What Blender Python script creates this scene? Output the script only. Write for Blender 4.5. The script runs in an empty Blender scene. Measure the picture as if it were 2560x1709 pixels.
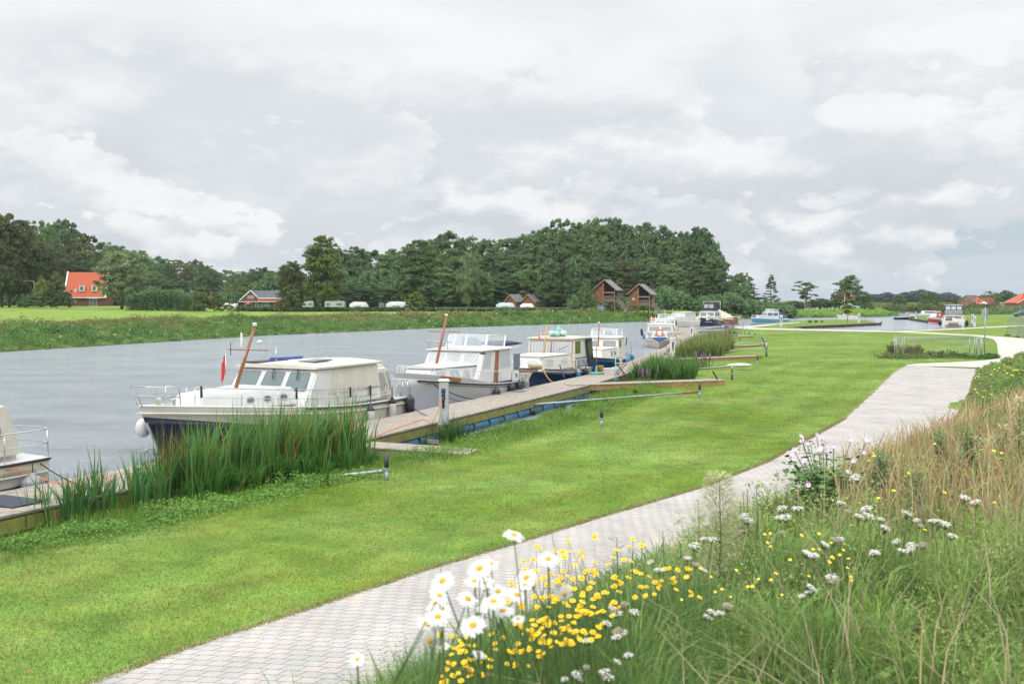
import bpy, bmesh, math, random
import numpy as np
from mathutils import Vector, Matrix
R = math.radians
random.seed(7)
rng = np.random.default_rng(11)
SC = bpy.context.scene
COL = SC.collection

# ------------------------------------------------------------------ camera
FPX, HOR, CZ = 2489.0, 748.0, 4.5
PITCH = math.atan((854.5-HOR)/FPX)
cam_d = bpy.data.cameras.new('camera'); cam = bpy.data.objects.new('camera', cam_d); COL.objects.link(cam)
cam_d.lens = 35; cam_d.sensor_width = 36; cam_d.clip_end = 9000; cam_d.clip_start = .05
cam.location = (0, 0, CZ); cam.rotation_euler = (math.pi/2-PITCH, 0, 0)
cam_d.dof.use_dof = True; cam_d.dof.focus_distance = 34; cam_d.dof.aperture_fstop = 5.0
SC.camera = cam
# ------------------------------------------------------------------ sky and sun
SUN_EL, SUN_AZ = R(48), R(215)      # azimuth clockwise from +Y
world = bpy.data.worlds.new('World'); SC.world = world; world.use_nodes = True
def build_world():
    nt = world.node_tree; N = nt.nodes; L = nt.links
    for n in list(N): N.remove(n)
    out = N.new('ShaderNodeOutputWorld'); bg = N.new('ShaderNodeBackground'); L.new(bg.outputs[0], out.inputs[0])
    bg.inputs[1].default_value = .1
    sky = N.new('ShaderNodeTexSky'); sky.sky_type = 'NISHITA'; sky.sun_disc = False
    sky.sun_elevation = SUN_EL; sky.sun_rotation = SUN_AZ; sky.dust_density = 2.5
    tc = N.new('ShaderNodeTexCoord'); sep = N.new('ShaderNodeSeparateXYZ'); L.new(tc.outputs['Generated'], sep.inputs[0])
    def M(op, a, b=None, c=None, clamp=False):
        m = N.new('ShaderNodeMath'); m.operation = op; m.use_clamp = clamp
        for i, v in enumerate((a, b, c)):
            if v is None: continue
            if isinstance(v, (int, float)): m.inputs[i].default_value = v
            else: L.new(v, m.inputs[i])
        return m.outputs[0]
    def MR(v, a, b, c=0., d=1., t='SMOOTHSTEP'):
        m = N.new('ShaderNodeMapRange'); m.interpolation_type = t
        L.new(v, m.inputs[0])
        for i, q in enumerate((a, b, c, d)): m.inputs[i+1].default_value = q
        return m.outputs[0]
    def noise(vec, sc, det, rough, dist=0., lac=2.0):
        n = N.new('ShaderNodeTexNoise'); L.new(vec, n.inputs['Vector'])
        n.inputs['Scale'].default_value = sc; n.inputs['Detail'].default_value = det
        n.inputs['Roughness'].default_value = rough; n.inputs['Distortion'].default_value = dist
        n.inputs['Lacunarity'].default_value = lac
        return n.outputs['Fac']
    def mixc(f, a, b):
        m = N.new('ShaderNodeMix'); m.data_type = 'RGBA'
        if isinstance(f, (int, float)): m.inputs[0].default_value = f
        else: L.new(f, m.inputs[0])
        for i, v in ((6, a), (7, b)):
            if isinstance(v, tuple): m.inputs[i].default_value = (*v, 1)
            else: L.new(v, m.inputs[i])
        return m.outputs[2]
    X, Y, Z = sep.outputs
    zz = M('ADD', M('MAXIMUM', Z, 0.0), .10)
    cb = N.new('ShaderNodeCombineXYZ'); L.new(M('DIVIDE', X, zz), cb.inputs[0]); L.new(M('DIVIDE', Y, zz), cb.inputs[1]); cb.inputs[2].default_value = 3.7
    n_hi = noise(cb.outputs[0], .42, 9, .52, .6)                   # high thin deck
    n_hi2 = noise(cb.outputs[0], 1.3, 6, .5, .3)
    # azimuth / elevation coordinates for the cumulus rolls near the horizon
    az = M('ARCTAN2', X, Y)
    cb2 = N.new('ShaderNodeCombineXYZ'); L.new(M('MULTIPLY', az, 1.0), cb2.inputs[0]); L.new(M('MULTIPLY', Z, 2.0), cb2.inputs[1]); cb2.inputs[2].default_value = 1.3
    n_cu = noise(cb2.outputs[0], 4.6, 10, .56, .15)
    sh = N.new('ShaderNodeVectorMath'); sh.operation = 'ADD'; L.new(cb2.outputs[0], sh.inputs[0]); sh.inputs[1].default_value = (-.012, .045, 0)
    n_cu2 = noise(sh.outputs[0], 4.6, 6, .5, .15)                 # lit side: thinner above
    base_h = mixc(MR(Z, .0, .16), (.50, .60, .67), (.68, .74, .785))
    base_h = mixc(MR(Z, .15, .27), base_h, (.84, .87, .89))
    leftd = M('MULTIPLY', MR(X, .16, -.36), MR(Z, .25, .10))
    base_h = mixc(M('MULTIPLY', leftd, .8), base_h, (.40, .49, .60))
    deck = M('MULTIPLY', MR(n_hi, .40, .58), MR(Z, .03, .19, .25, 1.))
    c = mixc(M('MULTIPLY', deck, .9), base_h, (.97, .975, .98))
    dark = M('MULTIPLY', MR(n_hi2, .48, .66), MR(Z, .06, .15))
    c = mixc(M('MULTIPLY', dark, .36), c, (.72, .755, .79))
    def cumulus(c, scale, off, lo, hi, z0, z1, amt, bright, shade, dz=.06):
        v = N.new('ShaderNodeVectorMath'); v.operation = 'ADD'; L.new(cb2.outputs[0], v.inputs[0]); v.inputs[1].default_value = off
        w = N.new('ShaderNodeVectorMath'); w.operation = 'ADD'; L.new(v.outputs[0], w.inputs[0]); w.inputs[1].default_value = (.018, dz, 0)
        a_ = noise(v.outputs[0], scale, 13, .58, .0); b_ = noise(w.outputs[0], scale, 7, .55, .0)
        m_ = M('MULTIPLY', M('MULTIPLY', MR(a_, lo, hi), M('MULTIPLY', MR(Z, z1, z1-.05), MR(Z, z0-.03, z0))), amt)
        lt = MR(M('SUBTRACT', a_, b_), -.03, .13)
        return mixc(m_, c, mixc(lt, shade, bright))
    c = cumulus(c, 2.6, (.35, .1, 0), .47, .50, .03, .26, .80, (.93, .94, .95), (.71, .75, .785), .075)
    c = cumulus(c, 3.6, (4.35, 2.1, 0), .50, .525, .02, .22, .88, (.97, .975, .98), (.72, .755, .79))
    c = cumulus(c, 6.0, (2.2, .7, 0), .515, .54, .0, .15, .9, (.95, .955, .96), (.65, .70, .75), .04)
    c = mixc(MR(Z, .03, -.01), c, (.56, .65, .72))
    lp = M('MULTIPLY_ADD', MR(Z, .29, .75), 1.5, 1.0)
    sc = N.new('ShaderNodeVectorMath'); sc.operation = 'SCALE'; L.new(c, sc.inputs[0]); L.new(M('MULTIPLY', lp, 10.0), sc.inputs[3])
    fin = mixc(.97, sky.outputs[0], sc.outputs[0])
    L.new(fin, bg.inputs[0])
build_world()
sd = bpy.data.lights.new('sun', 'SUN'); sun = bpy.data.objects.new('sun', sd); COL.objects.link(sun)
sd.energy = 1.5; sd.angle = R(12); sd.color = (1, .96, .9)
sdir = Vector((math.sin(SUN_AZ)*math.cos(SUN_EL), math.cos(SUN_AZ)*math.cos(SUN_EL), math.sin(SUN_EL)))
sun.rotation_euler = sdir.to_track_quat('Z', 'Y').to_euler(); sun.location = (0, 0, 60)
SC.view_settings.view_transform = 'Standard'; SC.view_settings.look = 'None'
SC.view_settings.exposure = 0.0; SC.view_settings.gamma = 1.0
SC.cycles.max_bounces = 6; SC.cycles.transparent_max_bounces = 8; SC.cycles.caustics_reflective = False; SC.cycles.caustics_refractive = False

# ------------------------------------------------------------------ measuring helpers (photo pixels of the 2560 px picture -> metres)
_F = np.array([0, math.cos(PITCH), -math.sin(PITCH)]); _U = np.array([0, math.sin(PITCH), math.cos(PITCH)])
def ray(x, y): return FPX*_F + np.array([x-1280., 0, 0]) + (854.5-y)*_U
def G(x, y, z=0.):
    d = ray(x, y); t = (z-CZ)/d[2]; return (float(d[0]*t), float(d[1]*t))
def at_depth(x, y, Y):
    d = ray(x, y); t = Y/d[1]; return (float(d[0]*t), Y, float(CZ+d[2]*t))
def zpx(y, Y): return at_depth(1280, y, Y)[2]

# ------------------------------------------------------------------ object helpers
def tag(o, label=None, cat=None, group=None, kind=None):
    if label: o['label'] = label
    if cat: o['category'] = cat
    if group: o['group'] = group
    if kind: o['kind'] = kind
    return o
def thing(name, label, cat, loc=(0, 0, 0), rz=0., group=None):
    o = bpy.data.objects.new(name, None); COL.objects.link(o)
    o.location = loc; o.rotation_euler = (0, 0, rz); o.empty_display_size = .3
    return tag(o, label, cat, group)
def copy_tree(o, parent=None):
    c = o.copy(); COL.objects.link(c); c.parent = parent
    for ch in [x for x in KIDS.get(o.name, [])]:
        copy_tree(ch, c)
    return c
KIDS = {}
def _reg(o, parent):
    if parent is not None:
        o.parent = parent; KIDS.setdefault(parent.name, []).append(o)
class MB:
    def __init__(s): s.v = []; s.f = []; s.sm = []
    def add(s, verts, faces, smooth=False):
        b = len(s.v); s.v += [tuple(p) for p in verts]
        s.f += [tuple(b+i for i in f) for f in faces]; s.sm += [smooth]*len(faces); return s
    def box(s, c, d, rz=0., ry=0., rx=0.):
        m = Matrix.Rotation(rz, 3, 'Z') @ Matrix.Rotation(ry, 3, 'Y') @ Matrix.Rotation(rx, 3, 'X')
        h = [x/2 for x in d]; c = Vector(c)
        vs = [c + m @ Vector((sx*h[0], sy*h[1], sz*h[2])) for sx in (-1, 1) for sy in (-1, 1) for sz in (-1, 1)]
        return s.add(vs, [(0, 1, 3, 2), (4, 6, 7, 5), (0, 4, 5, 1), (2, 3, 7, 6), (0, 2, 6, 4), (1, 5, 7, 3)])
    def hexa(s, b, t):      # bottom ring (4), top ring (4), same winding ccw from above
        return s.add(list(b)+list(t), [(3, 2, 1, 0), (4, 5, 6, 7)] + [(i, (i+1) % 4, 4+(i+1) % 4, 4+i) for i in range(4)])
    def beam(s, p0, p1, w, h):
        p0 = Vector(p0); p1 = Vector(p1); d = (p1-p0).normalized()
        r = d.cross(Vector((0, 0, 1)));  r = Vector((1, 0, 0)) if r.length < 1e-4 else r.normalized()
        u = r.cross(d); a = r*w/2; b = u*h/2
        vs = [p0-a-b, p0+a-b, p0+a+b, p0-a+b, p1-a-b, p1+a-b, p1+a+b, p1-a+b]
        return s.add(vs, [(3, 2, 1, 0), (4, 5, 6, 7), (0, 1, 5, 4), (1, 2, 6, 5), (2, 3, 7, 6), (3, 0, 4, 7)][::1])
    def tube(s, pts, r, n=6, r1=None, cap=True):
        pts = [Vector(p) for p in pts]; k = len(pts); rings = []
        up = Vector((0, 0, 1))
        for i, p in enumerate(pts):
            d = (pts[min(i+1, k-1)]-pts[max(i-1, 0)]).normalized()
            a = d.cross(up); a = d.cross(Vector((1, 0, 0))) if a.length < .05 else a
            a.normalize(); b = d.cross(a)
            rr = r if r1 is None else r+(r1-r)*i/(k-1)
            rings.append([p+(a*math.cos(2*math.pi*j/n)+b*math.sin(2*math.pi*j/n))*rr for j in range(n)])
        vs = [p for q in rings for p in q]; fs = []
        for i in range(k-1):
            for j in range(n): fs.append((i*n+j, i*n+(j+1) % n, (i+1)*n+(j+1) % n, (i+1)*n+j))
        s.add(vs, fs, True)
        if cap:
            b = len(s.v)-len(vs)
            s.f += [tuple(b+j for j in range(n-1, -1, -1)), tuple(b+(k-1)*n+j for j in range(n))]; s.sm += [False]*2
        return s
    def loft(s, rings, closed=True, caps=True, smooth=True):
        n = len(rings[0]); vs = [p for q in rings for p in q]; fs = []
        for i in range(len(rings)-1):
            for j in range(n if closed else n-1): fs.append((i*n+j, i*n+(j+1) % n, (i+1)*n+(j+1) % n, (i+1)*n+j))
        b = len(s.v); s.add(vs, fs, smooth)
        if caps and closed:
            s.f += [tuple(b+j for j in range(n-1, -1, -1)), tuple(b+(len(rings)-1)*n+j for j in range(n))]; s.sm += [False]*2
        return s
    def lathe(s, prof, c=(0, 0, 0), n=12):
        return s.loft([[(c[0]+r*math.cos(2*math.pi*j/n), c[1]+r*math.sin(2*math.pi*j/n), c[2]+z) for j in range(n)] for r, z in prof])
    def ball(s, c, r, n=8, sc=(1, 1, 1)):
        return s.loft([[(c[0]+sc[0]*r*math.sin(a)*math.cos(2*math.pi*j/n), c[1]+sc[1]*r*math.sin(a)*math.sin(2*math.pi*j/n), c[2]-sc[2]*r*math.cos(a)) for j in range(n)]
                       for a in [math.pi*(.03+.94*i/6) for i in range(7)]])
    def panel(s, F, u0, u1, v0, v1, off=.012, r=.12, th=.04):
        P = [Vector(p) for p in F]; nrm = (P[1]-P[0]).cross(P[3]-P[0]).normalized()
        W = ((P[1]-P[0]).length+(P[2]-P[3]).length)/2*abs(u1-u0); Hh = (P[3]-P[0]).length*abs(v1-v0)
        r = min(r, .45*W, .45*Hh); ru = r/W*(u1-u0); rv = r/Hh*(v1-v0)
        uv = []
        for cu, cv, a0 in ((u1-ru, v1-rv, 0), (u0+ru, v1-rv, 90), (u0+ru, v0+rv, 180), (u1-ru, v0+rv, 270)):
            for k in range(4):
                a = R(a0+30*k); uv.append((cu+ru*math.cos(a), cv+rv*math.sin(a)))
        def q(u, v): return (P[0]*(1-u)+P[1]*u)*(1-v)+(P[3]*(1-u)+P[2]*u)*v
        n = len(uv); top = [q(u, v)+nrm*off for u, v in uv]; bot = [q(u, v)+nrm*(off-th) for u, v in uv]
        return s.add(bot+top, [tuple(range(n, 2*n))]+[(i, (i+1) % n, n+(i+1) % n, n+i) for i in range(n)])
    def build(s, name, mat, parent=None, bevel=0., loc=None, seg=2):
        me = bpy.data.meshes.new(name); me.from_pydata(s.v, [], s.f); me.update()
        me.polygons.foreach_set('use_smooth', s.sm)
        if bevel:
            bm = bmesh.new(); bm.from_mesh(me)
            es = [e for e in bm.edges if len(e.link_faces) == 2 and e.calc_face_angle(0) > .5]
            bmesh.ops.bevel(bm, geom=es, offset=bevel, segments=seg, affect='EDGES', clamp_overlap=True)
            bm.to_mesh(me); bm.free()
        if mat: me.materials.append(mat)
        o = bpy.data.objects.new(name, me); COL.objects.link(o); _reg(o, parent)
        if loc: o.location = loc
        return o
def fast_mesh(name, V, Fc, mat, cols=None, parent=None, smooth=False):
    V = np.asarray(V, np.float32); Fc = np.asarray(Fc, np.int32); m, k = Fc.shape
    me = bpy.data.meshes.new(name)
    me.vertices.add(len(V)); me.vertices.foreach_set('co', V.ravel())
    me.loops.add(m*k); me.loops.foreach_set('vertex_index', Fc.ravel())
    me.polygons.add(m); me.polygons.foreach_set('loop_start', np.arange(0, m*k, k, dtype=np.int32)); me.polygons.foreach_set('loop_total', np.full(m, k, np.int32))
    if smooth: me.polygons.foreach_set('use_smooth', np.ones(m, bool))
    me.update(calc_edges=True)
    if cols is not None:
        a = me.color_attributes.new('Col', 'FLOAT_COLOR', 'POINT')
        c = np.ones((len(V), 4), np.float32); c[:, :3] = cols; a.data.foreach_set('color', c.ravel())
    if mat: me.materials.append(mat)
    o = bpy.data.objects.new(name, me); COL.objects.link(o); _reg(o, parent); return o
def text_mesh(body, size, name, mat, parent, M4, depth=.004, shear=0., font=None):
    cu = bpy.data.curves.new('t', 'FONT'); cu.body = body; cu.size = size; cu.extrude = depth; cu.shear = shear; cu.align_x = 'CENTER'; cu.align_y = 'CENTER'; cu.resolution_u = 3
    t = bpy.data.objects.new('t', cu); COL.objects.link(t)
    dg = bpy.context.evaluated_depsgraph_get(); me = bpy.data.meshes.new_from_object(t.evaluated_get(dg))
    bpy.data.objects.remove(t); me.materials.clear(); me.materials.append(mat); me.transform(M4)
    o = bpy.data.objects.new(name, me); COL.objects.link(o); _reg(o, parent); return o

# ------------------------------------------------------------------ materials
_M = {}
def mat(name, col, rough=.5, metal=0., var=.0, vscale=3., bump=0., bscale=30., coat=0., spec=.5, col2=None):
    if name in _M: return _M[name]
    m = bpy.data.materials.new(name); m.use_nodes = True; nt = m.node_tree; b = nt.nodes['Principled BSDF']
    b.inputs['Base Color'].default_value = (*col, 1); b.inputs['Roughness'].default_value = rough; b.inputs['Metallic'].default_value = metal
    b.inputs['Coat Weight'].default_value = coat; b.inputs['Specular IOR Level'].default_value = spec
    if var or bump:
        tc = nt.nodes.new('ShaderNodeTexCoord'); n = nt.nodes.new('ShaderNodeTexNoise'); nt.links.new(tc.outputs['Object'], n.inputs['Vector'])
        n.inputs['Scale'].default_value = vscale; n.inputs['Detail'].default_value = 6
        if var:
            mx = nt.nodes.new('ShaderNodeMix'); mx.data_type = 'RGBA'; mr = nt.nodes.new('ShaderNodeMapRange')
            nt.links.new(n.outputs['Fac'], mr.inputs[0]); mr.inputs[1].default_value = .35; mr.inputs[2].default_value = .68
            nt.links.new(mr.outputs[0], mx.inputs[0]); mx.inputs[6].default_value = (*col, 1)
            c2 = col2 if col2 else tuple(c*(1-var) for c in col); mx.inputs[7].default_value = (*c2, 1)
            nt.links.new(mx.outputs[2], b.inputs['Base Color'])
        if bump:
            n2 = nt.nodes.new('ShaderNodeTexNoise'); nt.links.new(tc.outputs['Object'], n2.inputs['Vector']); n2.inputs['Scale'].default_value = bscale; n2.inputs['Detail'].default_value = 4
            bp = nt.nodes.new('ShaderNodeBump'); bp.inputs['Strength'].default_value = bump; bp.inputs['Distance'].default_value = .02
            nt.links.new(n2.outputs['Fac'], bp.inputs['Height']); nt.links.new(bp.outputs[0], b.inputs['Normal'])
    _M[name] = m; return m
def leaf_mat(name, rough=.6, transl=.35, mult=1.0):
    if name in _M: return _M[name]
    m = bpy.data.materials.new(name); m.use_nodes = True; nt = m.node_tree; N = nt.nodes; L = nt.links; b = N['Principled BSDF']
    at = N.new('ShaderNodeAttribute'); at.attribute_name = 'Col'
    oi = N.new('ShaderNodeObjectInfo'); hs = N.new('ShaderNodeHueSaturation')
    mr = N.new('ShaderNodeMapRange'); L.new(oi.outputs['Random'], mr.inputs[0]); mr.inputs[3].default_value = .8*mult; mr.inputs[4].default_value = 1.2*mult
    L.new(mr.outputs[0], hs.inputs['Value']); L.new(at.outputs['Color'], hs.inputs['Color'])
    L.new(hs.outputs[0], b.inputs['Base Color']); b.inputs['Roughness'].default_value = rough; b.inputs['Specular IOR Level'].default_value = .25
    tr = N.new('ShaderNodeBsdfTranslucent'); L.new(hs.outputs[0], tr.inputs[0])
    mx = N.new('ShaderNodeMixShader'); mx.inputs[0].default_value = transl
    L.new(b.outputs[0], mx.inputs[1]); L.new(tr.outputs[0], mx.inputs[2]); L.new(mx.outputs[0], N['Material Output'].inputs[0])
    _M[name] = m; return m

WHITE = mat('white_paint', (.70, .70, .69), .3, var=.06, vscale=2)
CREAM = mat('cream_paint', (.69, .66, .57), .35, var=.08, vscale=2)
NAVY = mat('navy_paint', (.010, .014, .045), .22)
BLUEH = mat('dark_blue_paint', (.006, .028, .075), .2, var=.2)
PETROL = mat('petrol_paint', (.008, .07, .14), .2)
BLACK = mat('black_rubber', (.016, .016, .018), .5)
DGREY = mat('dark_grey_plastic', (.055, .058, .065), .5, var=.3)
GREY = mat('grey_paint', (.42, .44, .44), .45, var=.15)
CHROME = mat('stainless_steel', (.62, .62, .63), .22, .95)
GALV = mat('galvanised_steel', (.40, .44, .46), .45, .55, var=.25, vscale=9)
WOODV = mat('varnished_wood', (.30, .115, .035), .3, var=.4, vscale=6, coat=.4)
GLASS = mat('tinted_glass', (.10, .15, .15), .06, spec=.8)
CLEARG = mat('pale_glass', (.48, .55, .56), .08, spec=.8)
RED = mat('red_paint', (.55, .03, .04), .4)
ORANGE = mat('orange_cloth', (.85, .16, .03), .6)
PINK = mat('pink_cloth', (.85, .08, .16), .6)
ROPE_D = mat('dark_rope', (.03, .03, .035), .8)
ROPE_O = mat('orange_cable', (.85, .22, .05), .5)
ROPE_B = mat('blue_rope', (.05, .06, .22), .7)
ROPE_Y = mat('yellow_rope', (.75, .45, .04), .7)
CYAN = mat('turquoise_plastic', (.03, .45, .55), .45)
FENDW = mat('white_fender_vinyl', (.72, .72, .66), .4, var=.15)
FENDG = mat('grey_fender_vinyl', (.30, .31, .34), .4, var=.2)
FENDK = mat('charcoal_fender_vinyl', (.045, .047, .055), .45, var=.3)
FENDB = mat('blue_fender_vinyl', (.05, .28, .52), .45, var=.3)
CANVAS_D = mat('navy_canvas', (.02, .03, .065), .8, bump=.3, bscale=8)
# ------------------------------------------------------------------ terrain
LZ = .45        # lawn level
NEAR = [(-34, -30), (-16, 4)] + [G(x, y, .2) for x, y in ((0, 1346), (545, 1221), (894, 1161), (1067, 1117), (1270, 1067), (1400, 1029), (1530, 975), (1640, 925), (1720, 885), (1762, 850))] + \
       [G(x, y, .4) for x, y in ((1795, 832), (1815, 822), (1835, 816), (1870, 812.5), (1925, 807), (1975, 802), (2030, 799.5), (2100, 798.5), (2150, 799), (2180, 801.5), (2203, 806))] + \
       [G(x, y, 0) for x, y in ((2199, 813.5), (2106, 818), (2010, 822.6))] + [G(x, y, .4) for x, y in ((1990, 823.5), (2040, 825.5), (2180, 826), (2300, 823.5), (2360, 820.5), (2412, 818.5))] + \
       [G(x, y, 0) for x, y in ((2412, 814), (2360, 811), (2319, 807), (2276, 800))] + [G(x, y, .4) for x, y in ((2270, 795), (2278, 789.5), (2340, 787), (2450, 786), (2700, 785))]
FAR = [(-78, -12), (-62, 30)] + [G(x, y, 0) for x, y in ((0, 880), (654, 839), (1090, 820), (1603, 804), (1830, 797), (1961, 795), (2097, 793.6), (2210, 792), (2248, 789.5), (2285, 784), (2360, 782.3), (2450, 781.8), (2700, 781))]
WATER_POLY = np.array(NEAR + FAR[::-1])
def seg_dist(P, line):
    line = np.asarray(line, float); d = np.full(len(P), 1e9)
    for a, b in zip(line[:-1], line[1:]):
        ab = b-a; t = np.clip(((P-a)@ab)/max(ab@ab, 1e-9), 0, 1); q = a+t[:, None]*ab
        d = np.minimum(d, np.hypot(P[:, 0]-q[:, 0], P[:, 1]-q[:, 1]))
    return d
def inside(P, poly):
    r = np.zeros(len(P), bool); n = len(poly)
    for i in range(n):
        x0, y0 = poly[i]; x1, y1 = poly[(i+1) % n]
        if y0 == y1: continue
        c = ((y0 > P[:, 1]) != (y1 > P[:, 1])) & (P[:, 0] < (x1-x0)*(P[:, 1]-y0)/(y1-y0)+x0); r ^= c
    return r
def sst(x, a, b):
    t = np.clip((x-a)/(b-a), 0, 1); return t*t*(3-2*t)
PATH_L = [(-11.5, .5), (-7.9, 5.6)] + [G(x, y, LZ) for x, y in ((229, 1709), (523, 1602), (796, 1515), (1090, 1417), (1297, 1357), (1471, 1302), (1766, 1215), (1918, 1155), (2016, 1101), (2114, 1046), (2180, 986), (2234, 932), (2268, 913))]
PATH_R = [(-8.2, 0.0), (-4.3, 5.6), (-1.05, 10.34), (2.3, 15.1), (5.93, 20.2), (10.16, 26.0), (13.02, 30.34), (15.79, 35.01), (19.92, 43.17), (24.2, 52.0), (27.2, 58.2), (29.5, 60), (38, 62), (60, 66)]
DYKE = PATH_R
def smnoise(x, y, s, seed=0):
    r = np.random.default_rng(seed); out = np.zeros_like(x)
    for k in range(5):
        a = r.uniform(0, 6.28); f = s*(1.7**k); p = r.uniform(0, 6.28, 2)
        out += np.sin(x*f*math.cos(a)+y*f*math.sin(a)+p[0]+1.3*np.sin(x*f*.6+p[1]))/(1.5**k)
    return out/2.4
_dyke_poly = np.array(PATH_R+[(90, 60), (90, -60), (-60, -60), (-20, -14)])
def height(x, y):
    x = np.asarray(x, float).ravel(); y = np.asarray(y, float).ravel(); P = np.stack([x, y], 1)
    near = (np.abs(x) < 400) & (y > -60) & (y < 420)
    z = np.full(len(P), .9); Q = P[near]
    ins = inside(Q, WATER_POLY); dn = seg_dist(Q, NEAR); df = seg_dist(Q, FAR)
    far = df < dn
    X, Y = Q[:, 0], Q[:, 1]
    # far bank: steep vegetated bank up to a meadow
    crest = 1.85+.75*sst(-X, 50, 110)*sst(Y, 150, 250)
    rightdrop = sst(X, 66, 84)
    field = crest-(rightdrop*sst(df, 13, 30))*.75
    zf = sst(df, -1.5, 10)*field
    zf = np.where(X > 112, np.minimum(zf, .35+sst(df, 0, 60)*.5), zf)
    zn = LZ*sst(dn, -.4, np.where(Y > 90, .9, 1.9))
    inD = inside(Q, _dyke_poly); dd = seg_dist(Q, DYKE)
    ddn = np.where(inD, dd, 0)
    slope = .56-.18*sst(Y, 10, 28)
    top = 2.62
    h = slope*ddn; h = np.where(h > top-.5, top-.5+.5*(1-np.exp(-(h-(top-.5))/.5)), h)
    bump = .05*smnoise(X, Y, 1.1, 5)*sst(ddn, .3, 1.5)
    zn = zn+h+bump+.02*smnoise(X, Y, .5, 8)*sst(dn, 2, 5)*(1-inD)*sst(seg_dist(Q, PATH_L), .3, 2)
    zz = np.where(far, zf, zn); zz = np.where(ins, -.9*sst(np.minimum(dn, df), 0, 2.5)-.05, zz)
    z[near] = zz
    return z
def hz(x, y): return float(height([x], [y])[0])

def ground_sheet():
    th = np.concatenate([np.arange(-180, -50, 5.), np.arange(-50, -32, 1.), np.arange(-32, 33, .2), np.arange(33, 50, 1.), np.arange(50, 180, 5.)])
    th = np.radians(th); r = np.concatenate([[.25], 1.2*np.exp(np.arange(0, 450)/450*math.log(420/1.2)), [440, 500, 700, 1100, 1700, 2380]])
    T, Rr = np.meshgrid(th, r, indexing='ij'); x = (np.sin(T)*Rr); y = (np.cos(T)*Rr)
    z = np.concatenate([height(a, b) for a, b in zip(np.array_split(x.ravel(), 12), np.array_split(y.ravel(), 12))])
    nt_, nr = len(th), len(r)
    i = np.arange(nt_); j = np.arange(nr-1); I, J = np.meshgrid(i, j, indexing='ij'); I2 = (I+1) % nt_
    F = np.stack([I*nr+J, I2*nr+J, I2*nr+J+1, I*nr+J+1], -1).reshape(-1, 4)
    X, Y = x.ravel(), y.ravel()
    P = np.stack([X, Y], 1); c = np.zeros((len(P), 3))
    LAWN = np.array((.145, .235, .032)); MEAD = np.array((.12, .15, .045)); FIELD = np.array((.19, .30, .042)); BANK = np.array((.11, .17, .045)); BED = np.array((.03, .03, .02)); SOIL = np.array((.34, .27, .16))
    ins = inside(P, WATER_POLY); dn = seg_dist(P, NEAR); df = seg_dist(P, FAR); inD = inside(P, _dyke_poly); dp = np.minimum(seg_dist(P, PATH_L), seg_dist(P, PATH_R))
    c[:] = FIELD; nearm = dn < df
    c[nearm] = LAWN
    bk = nearm & (dn < 3); w = sst(dn, 1., 3.)[:, None]; c = np.where(bk[:, None], BANK*(1-w)+LAWN*w, c)
    fb = (~nearm) & (df < 14); w = sst(df, 9., 14.)[:, None]; c = np.where(fb[:, None], BANK*(1-w)+FIELD*w, c)
    w = (sst(dp, .16, .03)*(Y < 62))[:, None]
    c = c*(1-w*.6)+SOIL*w*.6
    lane = 1+.075*np.sin(dp*3.1)*sst(dn, 2.5, 5)*sst(dp, .2, .8)+.10*smnoise(X, Y, .33, 61)*sst(dn, 1, 4); c = np.where(nearm[:, None], c*lane[:, None], c)
    c[inD] = MEAD
    c[ins] = BED
    fa = np.hypot(X, Y) > 330; c[fa] = (.12, .17, .05)
    o = fast_mesh('ground', np.stack([X, Y, z], 1), F, ground_mat(), c, smooth=True)
    tag(o, kind='structure')
def ground_mat():
    m = bpy.data.materials.new('grass_ground'); m.use_nodes = True; nt = m.node_tree; N = nt.nodes; L = nt.links; b = N['Principled BSDF']
    at = N.new('ShaderNodeAttribute'); at.attribute_name = 'Col'; tc = N.new('ShaderNodeTexCoord')
    def noise(s, d, v=None, r=.6):
        n = N.new('ShaderNodeTexNoise'); L.new(v or tc.outputs['Object'], n.inputs['Vector']); n.inputs['Scale'].default_value = s; n.inputs['Detail'].default_value = d; n.inputs['Roughness'].default_value = r; return n.outputs['Fac']
    def mr(v, a, b_, c, d):
        n = N.new('ShaderNodeMapRange'); L.new(v, n.inputs[0]); 
        for i, q in enumerate((a, b_, c, d)): n.inputs[i+1].default_value = q
        return n.outputs[0]
    def mul(a, b_):
        n = N.new('ShaderNodeMath'); n.operation = 'MULTIPLY'; L.new(a, n.inputs[0]); L.new(b_, n.inputs[1]); return n.outputs[0]
    n1 = noise(.22, 6); n2 = noise(1.6, 6); n3 = noise(26, 4); n4 = noise(.9, 4)
    v = mul(mul(mr(n1, .32, .68, .72, 1.2), mr(n2, .3, .7, .74, 1.22)), mr(n3, .3, .7, .6, 1.35))
    hs = N.new('ShaderNodeHueSaturation'); L.new(at.outputs['Color'], hs.inputs['Color']); L.new(v, hs.inputs['Value'])
    L.new(mr(n4, .3, .7, .515, .472), hs.inputs['Hue']); L.new(mr(n1, .35, .7, 1.06, .86), hs.inputs['Saturation'])
    L.new(hs.outputs[0], b.inputs['Base Color']); b.inputs['Roughness'].default_value = .9; b.inputs['Specular IOR Level'].default_value = .15
    bp = N.new('ShaderNodeBump'); bp.inputs['Strength'].default_value = .45; bp.inputs['Distance'].default_value = .03
    L.new(noise(38, 3), bp.inputs['Height']); L.new(bp.outputs[0], b.inputs['Normal'])
    return m
ground_sheet()

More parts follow.
